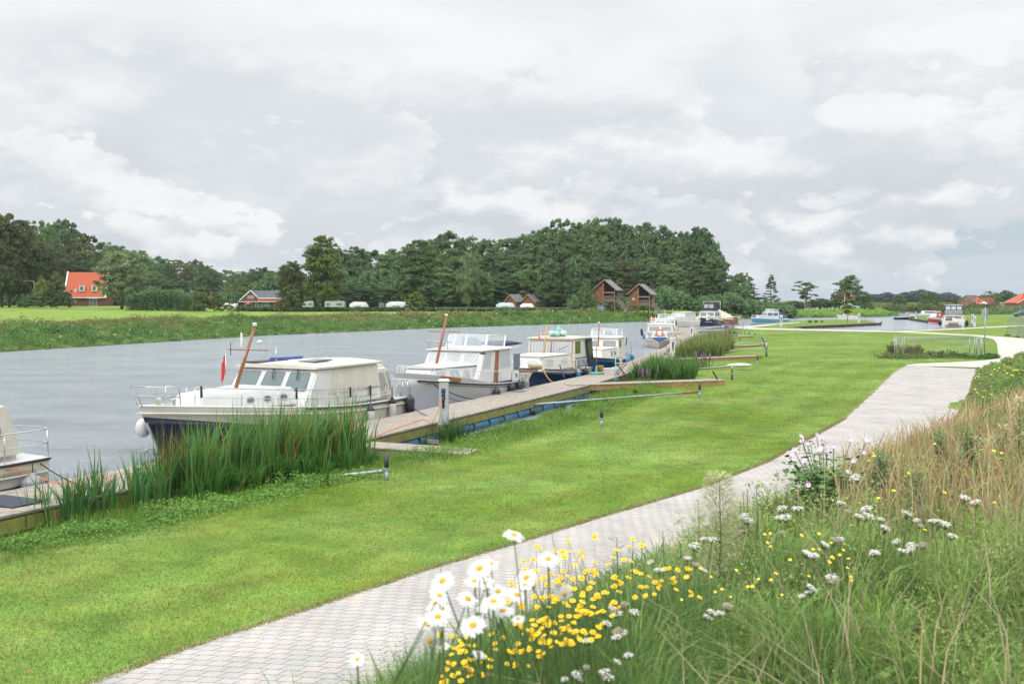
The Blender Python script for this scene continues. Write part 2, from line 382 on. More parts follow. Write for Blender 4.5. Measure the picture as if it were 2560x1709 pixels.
def water():
    m = bpy.data.materials.new('river_water'); m.use_nodes = True; nt = m.node_tree; N = nt.nodes; L = nt.links; b = N['Principled BSDF']
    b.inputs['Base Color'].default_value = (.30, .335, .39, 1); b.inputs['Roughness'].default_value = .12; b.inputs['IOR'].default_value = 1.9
    b.inputs['Specular IOR Level'].default_value = .8
    tc = N.new('ShaderNodeTexCoord'); mp = N.new('ShaderNodeMapping'); L.new(tc.outputs['Object'], mp.inputs[0]); mp.inputs['Rotation'].default_value = (0, 0, R(18)); mp.inputs['Scale'].default_value = (1, 1.9, 1)
    n = N.new('ShaderNodeTexNoise'); L.new(mp.outputs[0], n.inputs[0]); n.inputs['Scale'].default_value = 1.7; n.inputs['Detail'].default_value = 7; n.inputs['Roughness'].default_value = .66; n.inputs['Distortion'].default_value = .4
    n2 = N.new('ShaderNodeTexNoise'); L.new(mp.outputs[0], n2.inputs[0]); n2.inputs['Scale'].default_value = .16; n2.inputs['Detail'].default_value = 3
    mr = N.new('ShaderNodeMapRange'); L.new(n2.outputs[0], mr.inputs[0]); mr.inputs[1].default_value = .35; mr.inputs[2].default_value = .7; mr.inputs[3].default_value = .5; mr.inputs[4].default_value = 1.0
    bp = N.new('ShaderNodeBump'); bp.inputs['Distance'].default_value = .6; L.new(mr.outputs[0], bp.inputs['Strength'])
    L.new(n.outputs[0], bp.inputs['Height']); L.new(bp.outputs[0], b.inputs['Normal'])
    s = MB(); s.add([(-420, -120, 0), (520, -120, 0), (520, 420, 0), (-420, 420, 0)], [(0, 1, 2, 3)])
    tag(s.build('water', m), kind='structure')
water()

def brick_mat():
    m = bpy.data.materials.new('paving_stones'); m.use_nodes = True; nt = m.node_tree; N = nt.nodes; L = nt.links; b = N['Principled BSDF']
    uv = N.new('ShaderNodeUVMap'); uv.uv_map = 'UVMap'
    bk = N.new('ShaderNodeTexBrick'); L.new(uv.outputs[0], bk.inputs['Vector'])
    bk.inputs['Scale'].default_value = 1; bk.inputs['Brick Width'].default_value = .21; bk.inputs['Row Height'].default_value = .17; bk.inputs['Mortar Size'].default_value = .007; bk.inputs['Mortar Smooth'].default_value = .3
    bk.inputs['Color1'].default_value = (.45, .405, .37, 1); bk.inputs['Color2'].default_value = (.375, .37, .36, 1); bk.inputs['Mortar'].default_value = (.20, .155, .12, 1); bk.offset = .5
    tc = N.new('ShaderNodeTexCoord')
    n = N.new('ShaderNodeTexNoise'); L.new(tc.outputs['Object'], n.inputs[0]); n.inputs['Scale'].default_value = 1.1; n.inputs['Detail'].default_value = 6
    n2 = N.new('ShaderNodeTexNoise'); L.new(tc.outputs['Object'], n2.inputs[0]); n2.inputs['Scale'].default_value = 45; n2.inputs['Detail'].default_value = 3
    mu = N.new('ShaderNodeMath'); mu.operation = 'MULTIPLY'
    for q, (nn, a, c) in enumerate(((n, .86, 1.16), (n2, .84, 1.16))):
        r = N.new('ShaderNodeMapRange'); L.new(nn.outputs[0], r.inputs[0]); r.inputs[1].default_value = .3; r.inputs[2].default_value = .7; r.inputs[3].default_value = a; r.inputs[4].default_value = c; L.new(r.outputs[0], mu.inputs[q])
    hs = N.new('ShaderNodeHueSaturation'); L.new(bk.outputs['Color'], hs.inputs['Color']); L.new(mu.outputs[0], hs.inputs['Value'])
    L.new(hs.outputs[0], b.inputs['Base Color']); b.inputs['Roughness'].default_value = .85
    bp = N.new('ShaderNodeBump'); bp.inputs['Strength'].default_value = .6; bp.inputs['Distance'].default_value = .012; bp.invert = True
    L.new(bk.outputs['Fac'], bp.inputs['Height']); L.new(bp.outputs[0], b.inputs['Normal'])
    return m
def resample(line, n):
    p = np.array(line, float); d = np.r_[0, np.cumsum(np.hypot(*np.diff(p, axis=0).T))]; t = np.linspace(0, d[-1], n)
    q = np.stack([np.interp(t, d, p[:, 0]), np.interp(t, d, p[:, 1])], 1)
    for _ in range(3): q[1:-1] = (q[:-2]+2*q[1:-1]+q[2:])/4
    return q
def paths():
    n = 240; A = resample(PATH_L, n); B = resample(PATH_R[:11]+[(26.3, 57.0)], n)
    mid = (A+B)/2; s = np.r_[0, np.cumsum(np.hypot(*np.diff(mid, axis=0).T))]
    k = 9; V = []; UV = []
    jl = .05*np.sin(np.arange(n)*1.7)*np.sin(np.arange(n)*.63)+rng.uniform(-.03, .03, n)
    for i in range(n):
        for j in range(k):
            t = j/(k-1); p = A[i]*(1-t)+B[i]*t
            if j == 0: p = p+(A[i]-B[i])/3*jl[i]
            V.append((p[0], p[1], LZ+.005+.02*(1-(2*t-1)**2))); UV.append((t*3.0, s[i]))
    F = [(i*k+j, i*k+j+1, (i+1)*k+j+1, (i+1)*k+j) for i in range(n-1) for j in range(k-1)]
    o = fast_mesh('brick_path', V, F, brick_mat(), smooth=True)
    uvl = o.data.uv_layers.new(name='UVMap'); U = np.array(UV, np.float32)[np.array(F).ravel()]; uvl.data.foreach_set('uv', U.ravel())
    tag(o, kind='structure')
    conc = mat('pale_concrete', (.52, .49, .43), .85, var=.1, vscale=.8, bump=.2, bscale=60)
    def strip(name, up, lo, z, nn=60):
        a = resample([G(x, y, LZ) for x, y in up], nn); b_ = resample([G(x, y, LZ) for x, y in lo], nn)
        V = [(p[0], p[1], z) for p in a]+[(p[0], p[1], z) for p in b_]
        tag(fast_mesh(name, V, [(i+nn, i+nn+1, i+1, i) for i in range(nn-1)], conc), kind='structure')
    strip('concrete_path', [(1835, 815.5), (1862, 815.2), (1900, 812), (1950, 808), (2000, 805)], [(1838, 818.5), (1862, 818.6), (1880, 818), (1905, 815.3), (1950, 810.3), (2000, 806.4)], LZ+.014)
    strip('concrete_path', [(1838, 817), (1866, 818.3), (1900, 819.8), (2060, 823.4), (2160, 825.8), (2246, 827.9), (2330, 831.2), (2440, 837.5), (2500, 841.5), (2570, 847), (2800, 862)],
          [(1838, 820.5), (1862, 822.2), (1900, 823.6), (2060, 827.0), (2160, 829.0), (2246, 831), (2330, 834.4), (2440, 841.5), (2470, 845), (2486, 848.5), (2560, 862), (2800, 895)], LZ+.018, 120)
    strip('concrete_path', [(2240, 827.8), (2342, 823.4), (2460, 817.5), (2515, 814.6), (2700, 806)], [(2240, 830), (2342, 826), (2460, 820.2), (2515, 817.4), (2700, 809)], LZ+.022)
    strip('concrete_path', [(2268, 912.0), (2290, 909.8), (2400, 905), (2470, 901), (2494, 896.5), (2495, 880), (2492, 858), (2482, 847)], [(2264, 915.5), (2290, 915.5), (2400, 917), (2500, 922), (2600, 930), (2700, 925), (2740, 905), (2720, 860)], LZ+.026, 60)
paths()

def haze():
    m = bpy.data.materials.new('haze_air'); m.use_nodes = True; nt = m.node_tree
    for n in list(nt.nodes): nt.nodes.remove(n)
    o = nt.nodes.new('ShaderNodeOutputMaterial'); v = nt.nodes.new('ShaderNodeVolumePrincipled'); nt.links.new(v.outputs[0], o.inputs['Volume'])
    v.inputs['Color'].default_value = (.86, .92, 1, 1); v.inputs['Density'].default_value = HAZE_D; v.inputs['Anisotropy'].default_value = .2
    b = MB().box((0, 0, 20), (4900, 4900, 46)).build('haze', m); tag(b, 'thin pale haze filling the air over the river valley', 'haze', kind='stuff')
HAZE_D = .00013
haze()
# ------------------------------------------------------------------ wood, curtain and other patterned materials
def wave_mat(name, c1, c2, scale, axis='X', rough=.8, dist=.6, groove=None, bump=.0, noise_s=6., mix_n=.5):
    if name in _M: return _M[name]
    m = bpy.data.materials.new(name); m.use_nodes = True; nt = m.node_tree; N = nt.nodes; L = nt.links; b = N['Principled BSDF']
    tc = N.new('ShaderNodeTexCoord'); w = N.new('ShaderNodeTexWave'); w.bands_direction = axis; L.new(tc.outputs['Object'], w.inputs['Vector'])
    w.inputs['Scale'].default_value = scale; w.inputs['Distortion'].default_value = dist; w.inputs['Detail'].default_value = 2
    n = N.new('ShaderNodeTexNoise'); L.new(tc.outputs['Object'], n.inputs[0]); n.inputs['Scale'].default_value = noise_s; n.inputs['Detail'].default_value = 6
    mx = N.new('ShaderNodeMix'); mx.data_type = 'RGBA'; mx.inputs[6].default_value = (*c1, 1); mx.inputs[7].default_value = (*c2, 1)
    a = N.new('ShaderNodeMix'); a.data_type = 'FLOAT'; a.inputs[0].default_value = mix_n; L.new(w.outputs['Fac'], a.inputs[2]); L.new(n.outputs[0], a.inputs[3])
    L.new(a.outputs[0], mx.inputs[0]); L.new(mx.outputs[2], b.inputs['Base Color']); b.inputs['Roughness'].default_value = rough
    if bump:
        bp = N.new('ShaderNodeBump'); bp.inputs['Strength'].default_value = bump; bp.inputs['Distance'].default_value = .01; L.new(w.outputs['Fac'], bp.inputs['Height']); L.new(bp.outputs[0], b.inputs['Normal'])
    _M[name] = m; return m
CURT = wave_mat('curtained_window', (.58, .59, .60), (.36, .38, .41), 1.5, 'X', .15, .3, mix_n=.35)
def _curt_fix():
    nt = CURT.node_tree; tc = [n for n in nt.nodes if n.type == 'TEX_COORD'][0]; w = [n for n in nt.nodes if n.type == 'TEX_WAVE'][0]
    s = nt.nodes.new('ShaderNodeSeparateXYZ'); nt.links.new(tc.outputs['Object'], s.inputs[0]); a = nt.nodes.new('ShaderNodeMath'); a.operation = 'MULTIPLY_ADD'
    nt.links.new(s.outputs[1], a.inputs[0]); a.inputs[1].default_value = 1.3; nt.links.new(s.outputs[0], a.inputs[2])
    c = nt.nodes.new('ShaderNodeCombineXYZ'); nt.links.new(a.outputs[0], c.inputs[0]); nt.links.new(c.outputs[0], w.inputs['Vector'])
_curt_fix()
CANV = mat('cream_canvas', (.66, .63, .55), .75, var=.12, vscale=2.5, bump=.6, bscale=2.2)
DECKW = mat('weathered_deck_wood', (.40, .35, .295), .85, var=.3, vscale=5, bump=.3, bscale=25)
FASC = mat('mossy_wood', (.20, .165, .09), .85, var=.8, vscale=3.5, col2=(.27, .30, .035), bump=.4)
FASC2 = mat('ochre_wood', (.42, .25, .10), .8, var=.3, vscale=5, bump=.3)
GREYW = mat('grey_wood', (.30, .28, .23), .85, var=.4, vscale=6, bump=.4)
DARKW = mat('dark_pile_wood', (.085, .062, .042), .85, var=.5, vscale=4, bump=.4)
BARREL = mat('blue_float_plastic', (.02, .20, .46), .4, var=.9, vscale=2.2, col2=(.10, .13, .06))

# ------------------------------------------------------------------ boats
class Hull:
    def __init__(s, L_, B, zs, zb, rake=.9, full=.86, entry=2.3, dip=.0):
        s.L, s.B, s.zs, s.zb, s.rake, s.full, s.entry, s.dip = L_, B, zs, zb, rake, full, entry, dip
    def sheer(s, t): return s.zs+(s.zb-s.zs)*t**2.2-s.dip*math.sin(math.pi*min(1, t*1.2))
    def pt(s, t, f, side=1, out=0., inset=0.):      # t 0 stern..1 bow, f 0 keel..1 sheer
        z0 = -.35; zt = s.sheer(t); z = z0+(zt-z0)*f
        bd = s.B/2*(s.full+(1-s.full)*min(1, t/.4)) if t < .4 else s.B/2*max(.012, 1-((t-.4)/.6)**s.entry)
        bw = s.B/2*(s.full*.92+(1-s.full)*min(1, t/.4)) if t < .35 else s.B/2*.95*max(.008, 1-((t-.35)/.65)**1.8)
        y = bw+(bd-bw)*f**1.4
        if f < .3: y *= .55+.45*(f/.3)**.5
        x = -s.L/2+(s.L-s.rake)*t+s.rake*t**5*max(0, f)**.8
        return (x, side*(max(y-inset, .006)+out), z)
    def fz(s, t, z): return (z+.35)/(s.sheer(t)+.35)
    def xt(s, x):
        lo, hi = 0., 1.
        for _ in range(30):
            m = (lo+hi)/2
            if s.pt(m, 1)[0] < x: lo = m
            else: hi = m
        return lo
    def band(s, f0, f1, n=26, k=6, transom=True, out=0.):
        b = MB(); ts = [i/n for i in range(n)]+[.985, 1.]
        rings = []
        for t in ts:
            a0 = f0(t) if callable(f0) else f0; a1 = f1(t) if callable(f1) else f1
            fs = [a0+(a1-a0)*j/k for j in range(k+1)]
            rings.append([s.pt(t, f, 1, out) for f in fs]+[s.pt(t, f, -1, out) for f in fs[::-1]])
        b.loft(rings, closed=False, caps=False)
        if transom: b.add(rings[0], [tuple(range(len(rings[0])-1, -1, -1))])
        b.add(rings[-1], [tuple(range(len(rings[-1])))])
        return b
    def deck(s, dz=-.05, n=24):
        b = MB(); ts = [i/n for i in range(n+1)]
        P = [Vector(s.pt(t, 1, 1, 0, .02))+Vector((0, 0, dz)) for t in ts]; Q = [Vector(s.pt(t, 1, -1, 0, .02))+Vector((0, 0, dz)) for t in ts]
        C_ = [(p+q)/2+Vector((0, 0, .05)) for p, q in zip(P, Q)]
        m = n+1; b.add(P+C_+Q, [(i+m, i+m+1, i+1, i) for i in range(n)]+[(i+2*m, i+2*m+1, i+m+1, i+m) for i in range(n)])
        return b
    def edge(s, r, f=1., t0=0., t1=1., out=.015, dz=0., side=None, n=26, sides=(1, -1), k=6):
        b = MB()
        for sd_ in sides:
            b.tube([Vector(s.pt(t0+(t1-t0)*i/n, f, sd_, out))+Vector((0, 0, dz)) for i in range(n+1)], r, k)
        return b
    def rail(s, h, t0, t1, r=.016, posts=7, inset=.08, mid=True, sides=(1, -1), cross=False, lean=.0):
        b = MB(); n = 22
        for sd_ in sides:
            tp = [Vector(s.pt(t0+(t1-t0)*i/n, 1, sd_, 0, inset))+Vector((lean if i == n else 0, 0, h)) for i in range(n+1)]
            b.tube(tp, r, 5); b.tube([tp[0], tp[0]-Vector((0, 0, h))], r, 5)
            if mid: b.tube([p-Vector((0, 0, h*.5)) for p in tp], r*.6, 4)
            for i in range(posts):
                q = tp[min(n, round(i*n/(posts-1)))]; b.tube([q, q-Vector((0, 0, h))], r*.8, 5)
        if cross: b.tube([Vector(s.pt(t1, 1, 1, 0, inset))+Vector((lean, 0, h)), Vector(s.pt(t1, 1, -1, 0, inset))+Vector((lean, 0, h))], r, 5)
        return b
class House:        # tapered cabin box: faces F (front), P (port), S (starboard), B (back)
    def __init__(s, x0, x1, w0, w1, z0, z1, rf=.3, rb=.0, tum=.08, w1f=None):
        # x0 aft, x1 fore (at base); w0 aft half width, w1 fore half width
        b = [(x1, w1, z0), (x0, w0, z0), (x0, -w0, z0), (x1, -w1, z0)]
        t = [(x1-rf, w1-tum, z1), (x0+rb, w0-tum, z1), (x0+rb, -w0+tum, z1), (x1-rf, -w1+tum, z1)]
        s.b, s.t = b, t; s.z1 = z1
        s.F = [b[3], b[0], t[0], t[3]]; s.P = [b[0], b[1], t[1], t[0]]; s.B = [b[1], b[2], t[2], t[1]]; s.S = [b[2], b[3], t[3], t[2]]
    def mesh(s): return MB().hexa(s.b[::1], s.t[::1])
    def roof(s, over=.08, th=.05, camber=.07, front=None, back=None):
        x1 = s.t[0][0]+(over if front is None else front); x0 = s.t[1][0]-(over if back is None else back)
        w1 = s.t[0][1]+over; w0 = s.t[1][1]+over; b = MB(); m = 8; rings = []
        for i in range(7):
            f = i/6; x = x0+(x1-x0)*f; w = w0+(w1-w0)*f
            e = .5*over*((2*f-1)**8); w -= e
            top = [(x, w*(2*j/m-1), s.z1+th+camber*(1-(2*j/m-1)**2)*(1-.25*(2*f-1)**4)) for j in range(m+1)]
            bot = [(p[0], p[1], s.z1+.0+camber*.5*(1-(p[1]/w)**2)*0) for p in top[::-1]]
            rings.append(top+bot)
        return b.loft(rings, smooth=False)
def window(face, u0, u1, v0, v1, parent, glass, frame=None, r=.09, bw=.035, off=.012, name='window'):
    fr = MB().panel(face, u0, u1, v0, v1, off, r).build(name, frame or WHITE, parent)
    P = [Vector(p) for p in face]; W = ((P[1]-P[0]).length+(P[2]-P[3]).length)/2; Hh = (P[3]-P[0]).length
    MB().panel(face, u0+bw/W, u1-bw/W, v0+bw/Hh, v1-bw/Hh, off+.006, r*.8, .02).build('pane', glass, fr)
    return fr
def place(E, u, off, x_mid, name, label, cat='boat', group=None, head=1):
    """boat axis runs along u at distance off from the quay edge point E; bow points to -u when head=1"""
    u = Vector((u[0], u[1])).normalized(); n = Vector((-u.y, u.x)); C_ = Vector(E)+n*off+u*x_mid
    f = -u*head
    return thing(name, label, cat, (C_.x, C_.y, 0), math.atan2(f.y, f.x), group)
BG = 'motor boats moored along the jetty'
def mast(root, x, z0, x2, z1, r, m, cross_z=None, cw=.8, cap=True, name='mast'):
    b = MB().tube([(x, 0, z0), (x2, 0, z1)], r, 8, r*.75)
    mo = b.build(name, m, root)
    if cross_z:
        f = (cross_z-z0)/(z1-z0); xc = x+(x2-x)*f
        MB().beam((xc, -cw/2, cross_z), (xc, cw/2, cross_z), .05, .03).build('crosstree', m, mo)
    if cap: MB().tube([(x2, 0, z1), (x2+.01, 0, z1+.1)], r*1.05, 8).build('mast_lamp', WHITE, mo)
    return mo
def flag(parent, p, w, h, m, pole=True, tilt=.25, pm=None):
    b = MB(); n = 6; V = []
    for i in range(n+1):
        for j in range(4):
            u = i/n; v = j/3
            V.append((p[0]-tilt*h*0+.03*math.sin(u*6+v), p[1]-u*w*.5, p[2]-v*h-u*w*.75+.02*math.sin(5*u)))
    b.add(V, [(i*4+j, i*4+j+1, (i+1)*4+j+1, (i+1)*4+j) for i in range(n) for j in range(3)])
    fl = b.build('flag', m, parent)
    if pole: MB().tube([(p[0], p[1]+.01, p[2]+.05), (p[0], p[1]+.01, p[2]-h-.5)], .012, 5).build('flagpole', pm or CHROME, fl)
    return fl
def world_of(root, p):
    c, s = math.cos(root.rotation_euler.z), math.sin(root.rotation_euler.z)
    return (root.location.x+c*p[0]-s*p[1], root.location.y+s*p[0]+c*p[1], root.location.z+p[2])
def fender(root, H, x, z_hang, z_mid, ln, r, m, label, side=1, cap=None, grp='fenders hanging from the moored boats', top=BLACK):
    t = H.xt(x); q = H.pt(t, 1, side); p = world_of(root, (x, q[1]+side*(r*.9), 0))
    f = thing('fender', label, 'fender', (p[0], p[1], z_mid), 0, grp)
    prof = [(.02, ln/2), (.035, ln/2-.03), (r*.55, ln/2-.09), (r*.95, ln/2-.16), (r, ln/2-.22), (r, -ln/2+.12), (r*.75, -ln/2+.04), (.03, -ln/2)]
    MB().lathe(prof[::-1], n=12).build('fender_body', m, f)
    if cap: MB().lathe([(r*1.01, ln/2-.21), (r*.97, ln/2-.15), (r*.57, ln/2-.08), (.04, ln/2+.01)], n=12).build('fender_cap', cap, f)
    MB().tube([(0, 0, ln/2-.02), (0, 0, z_hang-z_mid)], .012, 5).build('fender_line', ROPE_D, f)
    return f
def rope(a, b, sag, m, label, r=.014, cat='mooring rope'):
    a = Vector(a); b = Vector(b)
    pts = [a+(b-a)*i/10-Vector((0, 0, sag*4*(i/10)*(1-i/10))) for i in range(11)]
    pts = [p-a for p in pts]
    o = MB().tube(pts, r, 5).build('mooring_rope', m, None, loc=a); return tag(o, label, cat, 'mooring ropes')

E_A, U_A = (-4.03, 33.33), (.431, .902)
# ---- boat 1 : cream cruiser with navy hull behind the reeds
b1 = place(E_A, U_A, 2.2, -3.38, 'motor_cruiser', 'large cream motor cruiser with navy hull and rear canvas behind the tall reeds', group=BG)
H1 = Hull(11.1, 3.7, 1.0, 1.66, 1.25, .84, 2.4)
H1.band(0, lambda t: H1.fz(t, H1.sheer(t)-.64+.36*t**3)).build('hull', NAVY, b1)
H1.band(lambda t: H1.fz(t, H1.sheer(t)-.64+.36*t**3), 1).build('topsides', CREAM, b1)
H1.edge(.035, out=.02, dz=-.17).build('rubbing_strake', CREAM, b1)
H1.edge(.028, t0=0, t1=.62, out=.03, dz=-.03).build('rub_rail', BLACK, b1)
H1.edge(.035, out=-.02, dz=.02).build('gunwale', WHITE, b1)
H1.deck().build('deck', WHITE, b1)
s_ = MB(); s_.loft([[H1.pt(t, f, 1, .012), H1.pt(t, f, -1, .012), tuple(Vector(H1.pt(t, f, -1, .012))+Vector((.05, 0, 0))), tuple(Vector(H1.pt(t, f, 1, .012))+Vector((.05, 0, 0)))] for t, f in ((.997, .2), (.997, .45), (.997, .78))], smooth=False).build('stem_plate', CHROME, b1)
tr = House(.5, 4.0, 1.3, .62, 1.3, 1.84, .3, 0, .16); tr.mesh().build('fore_cabin', WHITE, b1, .05)
for u in (.50, .68, .86): window(tr.P, u-.045, u+.045, .3, .68, b1, GLASS, CHROME, .1, name='porthole')
wh = House(-3.65, .66, 1.62, 1.66, 1.12, 2.34, .85, 0, .14); wm = wh.mesh().build('wheelhouse', WHITE, b1, .05)
for u0, u1 in ((.05, .33), (.36, .64), (.67, .955)): window(wh.F, u0, u1, .42, .93, b1, GLASS, WHITE, .09)
for y in (-.1, .85):
    MB().tube([(-.12, y, 2.38), (.13, y+.12, 2.02)], .016, 5).build('wiper', BLACK, b1)
MB().panel(wh.P, .25, .97, .34, .97, .02, .05).build('side_canvas', CANV, b1)
rf = wh.roof(.13, .06, .10, front=.16); rf.build('roof', CREAM, b1)
ct = House(-5.05, -3.62, 1.38, 1.45, 1.05, 2.22, 0, .42, .16); cv = ct.mesh().build('rear_canvas', CANV, b1, .12, seg=3)
window(ct.P, .22, .62, .25, .82, cv, mat('clear_vinyl', (.36, .36, .33), .12, var=.3), CANV, .1, name='canvas_window')
window(ct.P, .70, .9, .2, .85, cv, mat('clear_vinyl', (0, 0, 0)), CANV, .1, name='canvas_window')
MB().box((-1.4, .55, 2.52), (1.0, .62, .035), ry=.02).build('roof_hatch', mat('hatch_glass', (.10, .12, .15), .08), b1)
MB().box((-.9, -1.0, 2.49), (1.5, .5, .06)).build('solar_panel', DGREY, b1)
m1 = mast(b1, 1.78, 1.86, .90, 3.68, .062, WOODV, 2.97, 1.5)
MB().tube([(1.28, .5, 2.98), (1.28, .5, 3.17)], .012, 5).lathe([(.02, .0), (.09, .02), (.09, .07), (.03, .11)], (1.28, .5, 3.17), 8).build('gps_dome', WHITE, m1)
MB().loft([[(1.28+.012*math.cos(a)*q, -.2+.05*math.sin(a)*q, z) for a in np.linspace(0, 6.28, 8)[:-1]] for z, q in ((3.0, .6), (3.1, 1), (3.35, 1.1), (3.48, .7), (3.5, .1))]).build('radar_reflector', FENDW, m1)
MB().tube([(1.28, -.62, 2.8), (1.28, -.62, 3.2)], .012, 5).build('antenna', BLACK, m1)
fl = flag(b1, (1.15, -.95, 2.78), .32, .6, RED, True)
flag(b1, (-.45, -.3, 2.95), .1, .22, mat('blue_white_cloth', (.25, .28, .5), .7, var=.8, vscale=20, col2=(.8, .8, .85)), True)
H1.rail(.55, .16, .90, .017, 8, .12).build('guard_rail', CHROME, b1)
pr = MB()
for sd_ in (1, -1):
    a = Vector(H1.pt(.93, 1, sd_, 0, .05)); b_ = Vector(H1.pt(1, 1, sd_)); 
    pr.tube([a, a+Vector((.04, 0, .5)), a+Vector((.25, -.05*sd_, .56)), b_+Vector((.22, .06*sd_, .56)), b_+Vector((-.05, .05*sd_, .0))], .018, 6)
    pr.tube([a+Vector((.02, 0, .28)), b_+Vector((.1, .06*sd_, .3))], .012, 5)
pr.build('pulpit', CHROME, b1)
H1.rail(.62, .0, .12, .017, 4, .08, cross=False).tube([Vector(H1.pt(0, 1, 1, 0, .08))+Vector((0, 0, .62)), Vector(H1.pt(0, 1, -1, 0, .08))+Vector((0, 0, .62))], .017, 5).build('stern_rail', CHROME, b1)
for x, y in ((4.55, .25), (4.6, -.25)): MB().lathe([(.05, 0), (.05, .15), (.07, .16), (.07, .2), (.0, .21)], (x, y, 1.6), 8).build('bollard', CREAM, b1)
fb = MB().ball((0, 0, 0), .24, 10, (.9, .9, 1.1)).build('fender', FENDW, None, loc=world_of(b1, (5.0, -.42, 1.02))); tag(fb, 'big cream ball fender under the bow of the navy hulled cruiser', 'fender', 'fenders hanging from the moored boats')
an = MB().tube([(5.35, 0, .5), (4.9, 0, .3)], .05, 6).beam((5.3, -.3, .42), (5.3, .3, .42), .12, .05).build('anchor', GALV, b1)
fender(b1, H1, -4.05, 1.5, .72, .85, .13, FENDW, 'white fender with black cap near the stern of the navy hulled cruiser', cap=BLACK)
fender(b1, H1, -2.55, 1.5, .62, .85, .13, FENDW, 'white fender with dark cap half hidden by the end of the tall reeds', cap=DGREY)
fender(b1, H1, -5.3, 1.4, .78, .75, .17, FENDK, 'charcoal fender at the stern corner of the navy hulled cruiser', side=1)
for x in (3.9, .9, -1.6, -2.9): # rolled fenders / covers on the rail
    q = H1.pt(H1.xt(x), 1, 1, 0, .12); MB().tube([(x, q[1]+.03, q[2]+.6), (x, q[1]+.03, q[2]+.28)], .035, 6).build('rail_clip', BLACK, b1)
q = tag(MB().tube([(0, 0, 0), (1.5, 0, .02)], .05, 6).ball((1.6, 0, .02), .08, 6).build('boat_hook', mat('blue_plastic', (.03, .09, .45), .4), None, loc=world_of(b1, (-2.7, -1.0, 2.52))), 'blue boat hook with a knob lying on the roof of the navy hulled cruiser', 'boat hook'); q.rotation_euler = (0, 0, b1.rotation_euler.z)
q = tag(MB().loft([[(x, .14*math.cos(a)*k_, .05+.06*math.sin(a)*k_) for a in np.linspace(0, 6.28, 9)[:-1]] for x, k_ in ((0, .2), (.2, 1), (.6, .8), (.8, .1))]).build('folded_towel', CYAN, None, loc=world_of(b1, (-1.9, -1.2, 2.46))), 'turquoise cloth bundle on the roof of the navy hulled cruiser', 'cloth'); q.rotation_euler = (0, 0, b1.rotation_euler.z)

# ---- boat 0 : stern of a cruiser cut by the left frame edge
b0 = place((-10.43, 20.14), U_A, 2.05, -3.02, 'motor_cruiser', 'cream cruiser with navy hull cut off by the left edge', group=BG)
H0 = Hull(9.4, 3.4, 1.02, 1.6, 1.1, .86, 2.4)
H0.band(0, lambda t: H0.fz(t, .50+.3*t**2)).build('hull', NAVY, b0)
H0.band(lambda t: H0.fz(t, .50+.3*t**2), 1).build('topsides', CREAM, b0)
H0.edge(.022, out=.02, dz=-.3).build('rubbing_strake', WHITE, b0); H0.edge(.03, out=.025, dz=-.03).build('rub_rail', BLACK, b0)
H0.deck(0.0).build('deck', WHITE, b0)
c0 = House(-4.3, 1.8, 1.3, 1.35, 1.0, 2.36, .5, .35, .16); cc = c0.mesh().build('canvas_tent', mat('cream_canvas', (0, 0, 0)), b0, .16, seg=3)
window(c0.P, .66, .93, .36, .86, cc, mat('clear_vinyl', (0, 0, 0)), CANV, .2, name='canvas_window'); window(c0.P, .3, .6, .36, .86, cc, mat('clear_vinyl', (0, 0, 0)), CANV, .2, name='canvas_window')
window(c0.B, .1, .9, .3, .85, cc, mat('clear_vinyl', (0, 0, 0)), CANV, .2, name='canvas_window')
r0 = H0.rail(.62, .0, .5, .017, 5, .06)
for zz in (.62, .31): r0.tube([Vector(H0.pt(0, 1, 1, 0, .06))+Vector((0, 0, zz)), Vector(H0.pt(0, 1, 1, 0, .3))+Vector((-.12, 0, zz)), Vector(H0.pt(0, 1, -1, 0, .3))+Vector((-.12, 0, zz)), Vector(H0.pt(0, 1, -1, 0, .06))+Vector((0, 0, zz))], .017, 5)
r0.build('stern_rail', CHROME, b0)
MB().ball((-4.3, -1.15, 1.85), .14, 8, (1, 1, .8)).build('red_lamp_cover', RED, b0); MB().ball((-4.48, -1.15, 1.79), .1, 8).build('green_lamp_cover', mat('green_cloth', (.0, .22, .15), .6), b0)
text_mesh('PIKMEERKRUISER', .13, 'lettering', mat('beige_letters', (.42, .33, .2), .6), b0, Matrix.Translation((-3.75, 1.53, .78)) @ Matrix.Rotation(math.pi, 4, 'Z') @ Matrix.Rotation(math.pi/2, 4, 'X') @ Matrix.Diagonal((1.1, 1, 1, 1)))
fender(b0, H0, -4.05, 1.0, .42, .75, .24, FENDG, 'large grey fender on the cruiser cut off by the left edge')
fender(b0, H0, -2.2, 1.2, .6, .7, .12, DGREY, 'dark fender at the left edge of the picture above the planks')
rope(world_of(b0, (-4.5, 1.3, .95)), (G(205, 1215, .6)[0], G(205, 1215, .6)[1], .6), .05, ROPE_D, 'dark rope from the stern of the cruiser at the left edge to the planks')
cab = MB().tube([Vector(world_of(b0, (-3.3, 1.45, .92))), Vector(world_of(b0, (-3.85, 1.62, .9))), Vector(world_of(b0, (-4.05, 1.75, .7))), Vector((-9.55, 21.0, .585)), Vector((-8.6, 22.2, .58)), Vector((-7.2, 24.2, .58))], .012, 5).build('power_cable', ROPE_O, None)
tag(cab, 'orange power cable from the cruiser at the left edge along the planks', 'power cable')

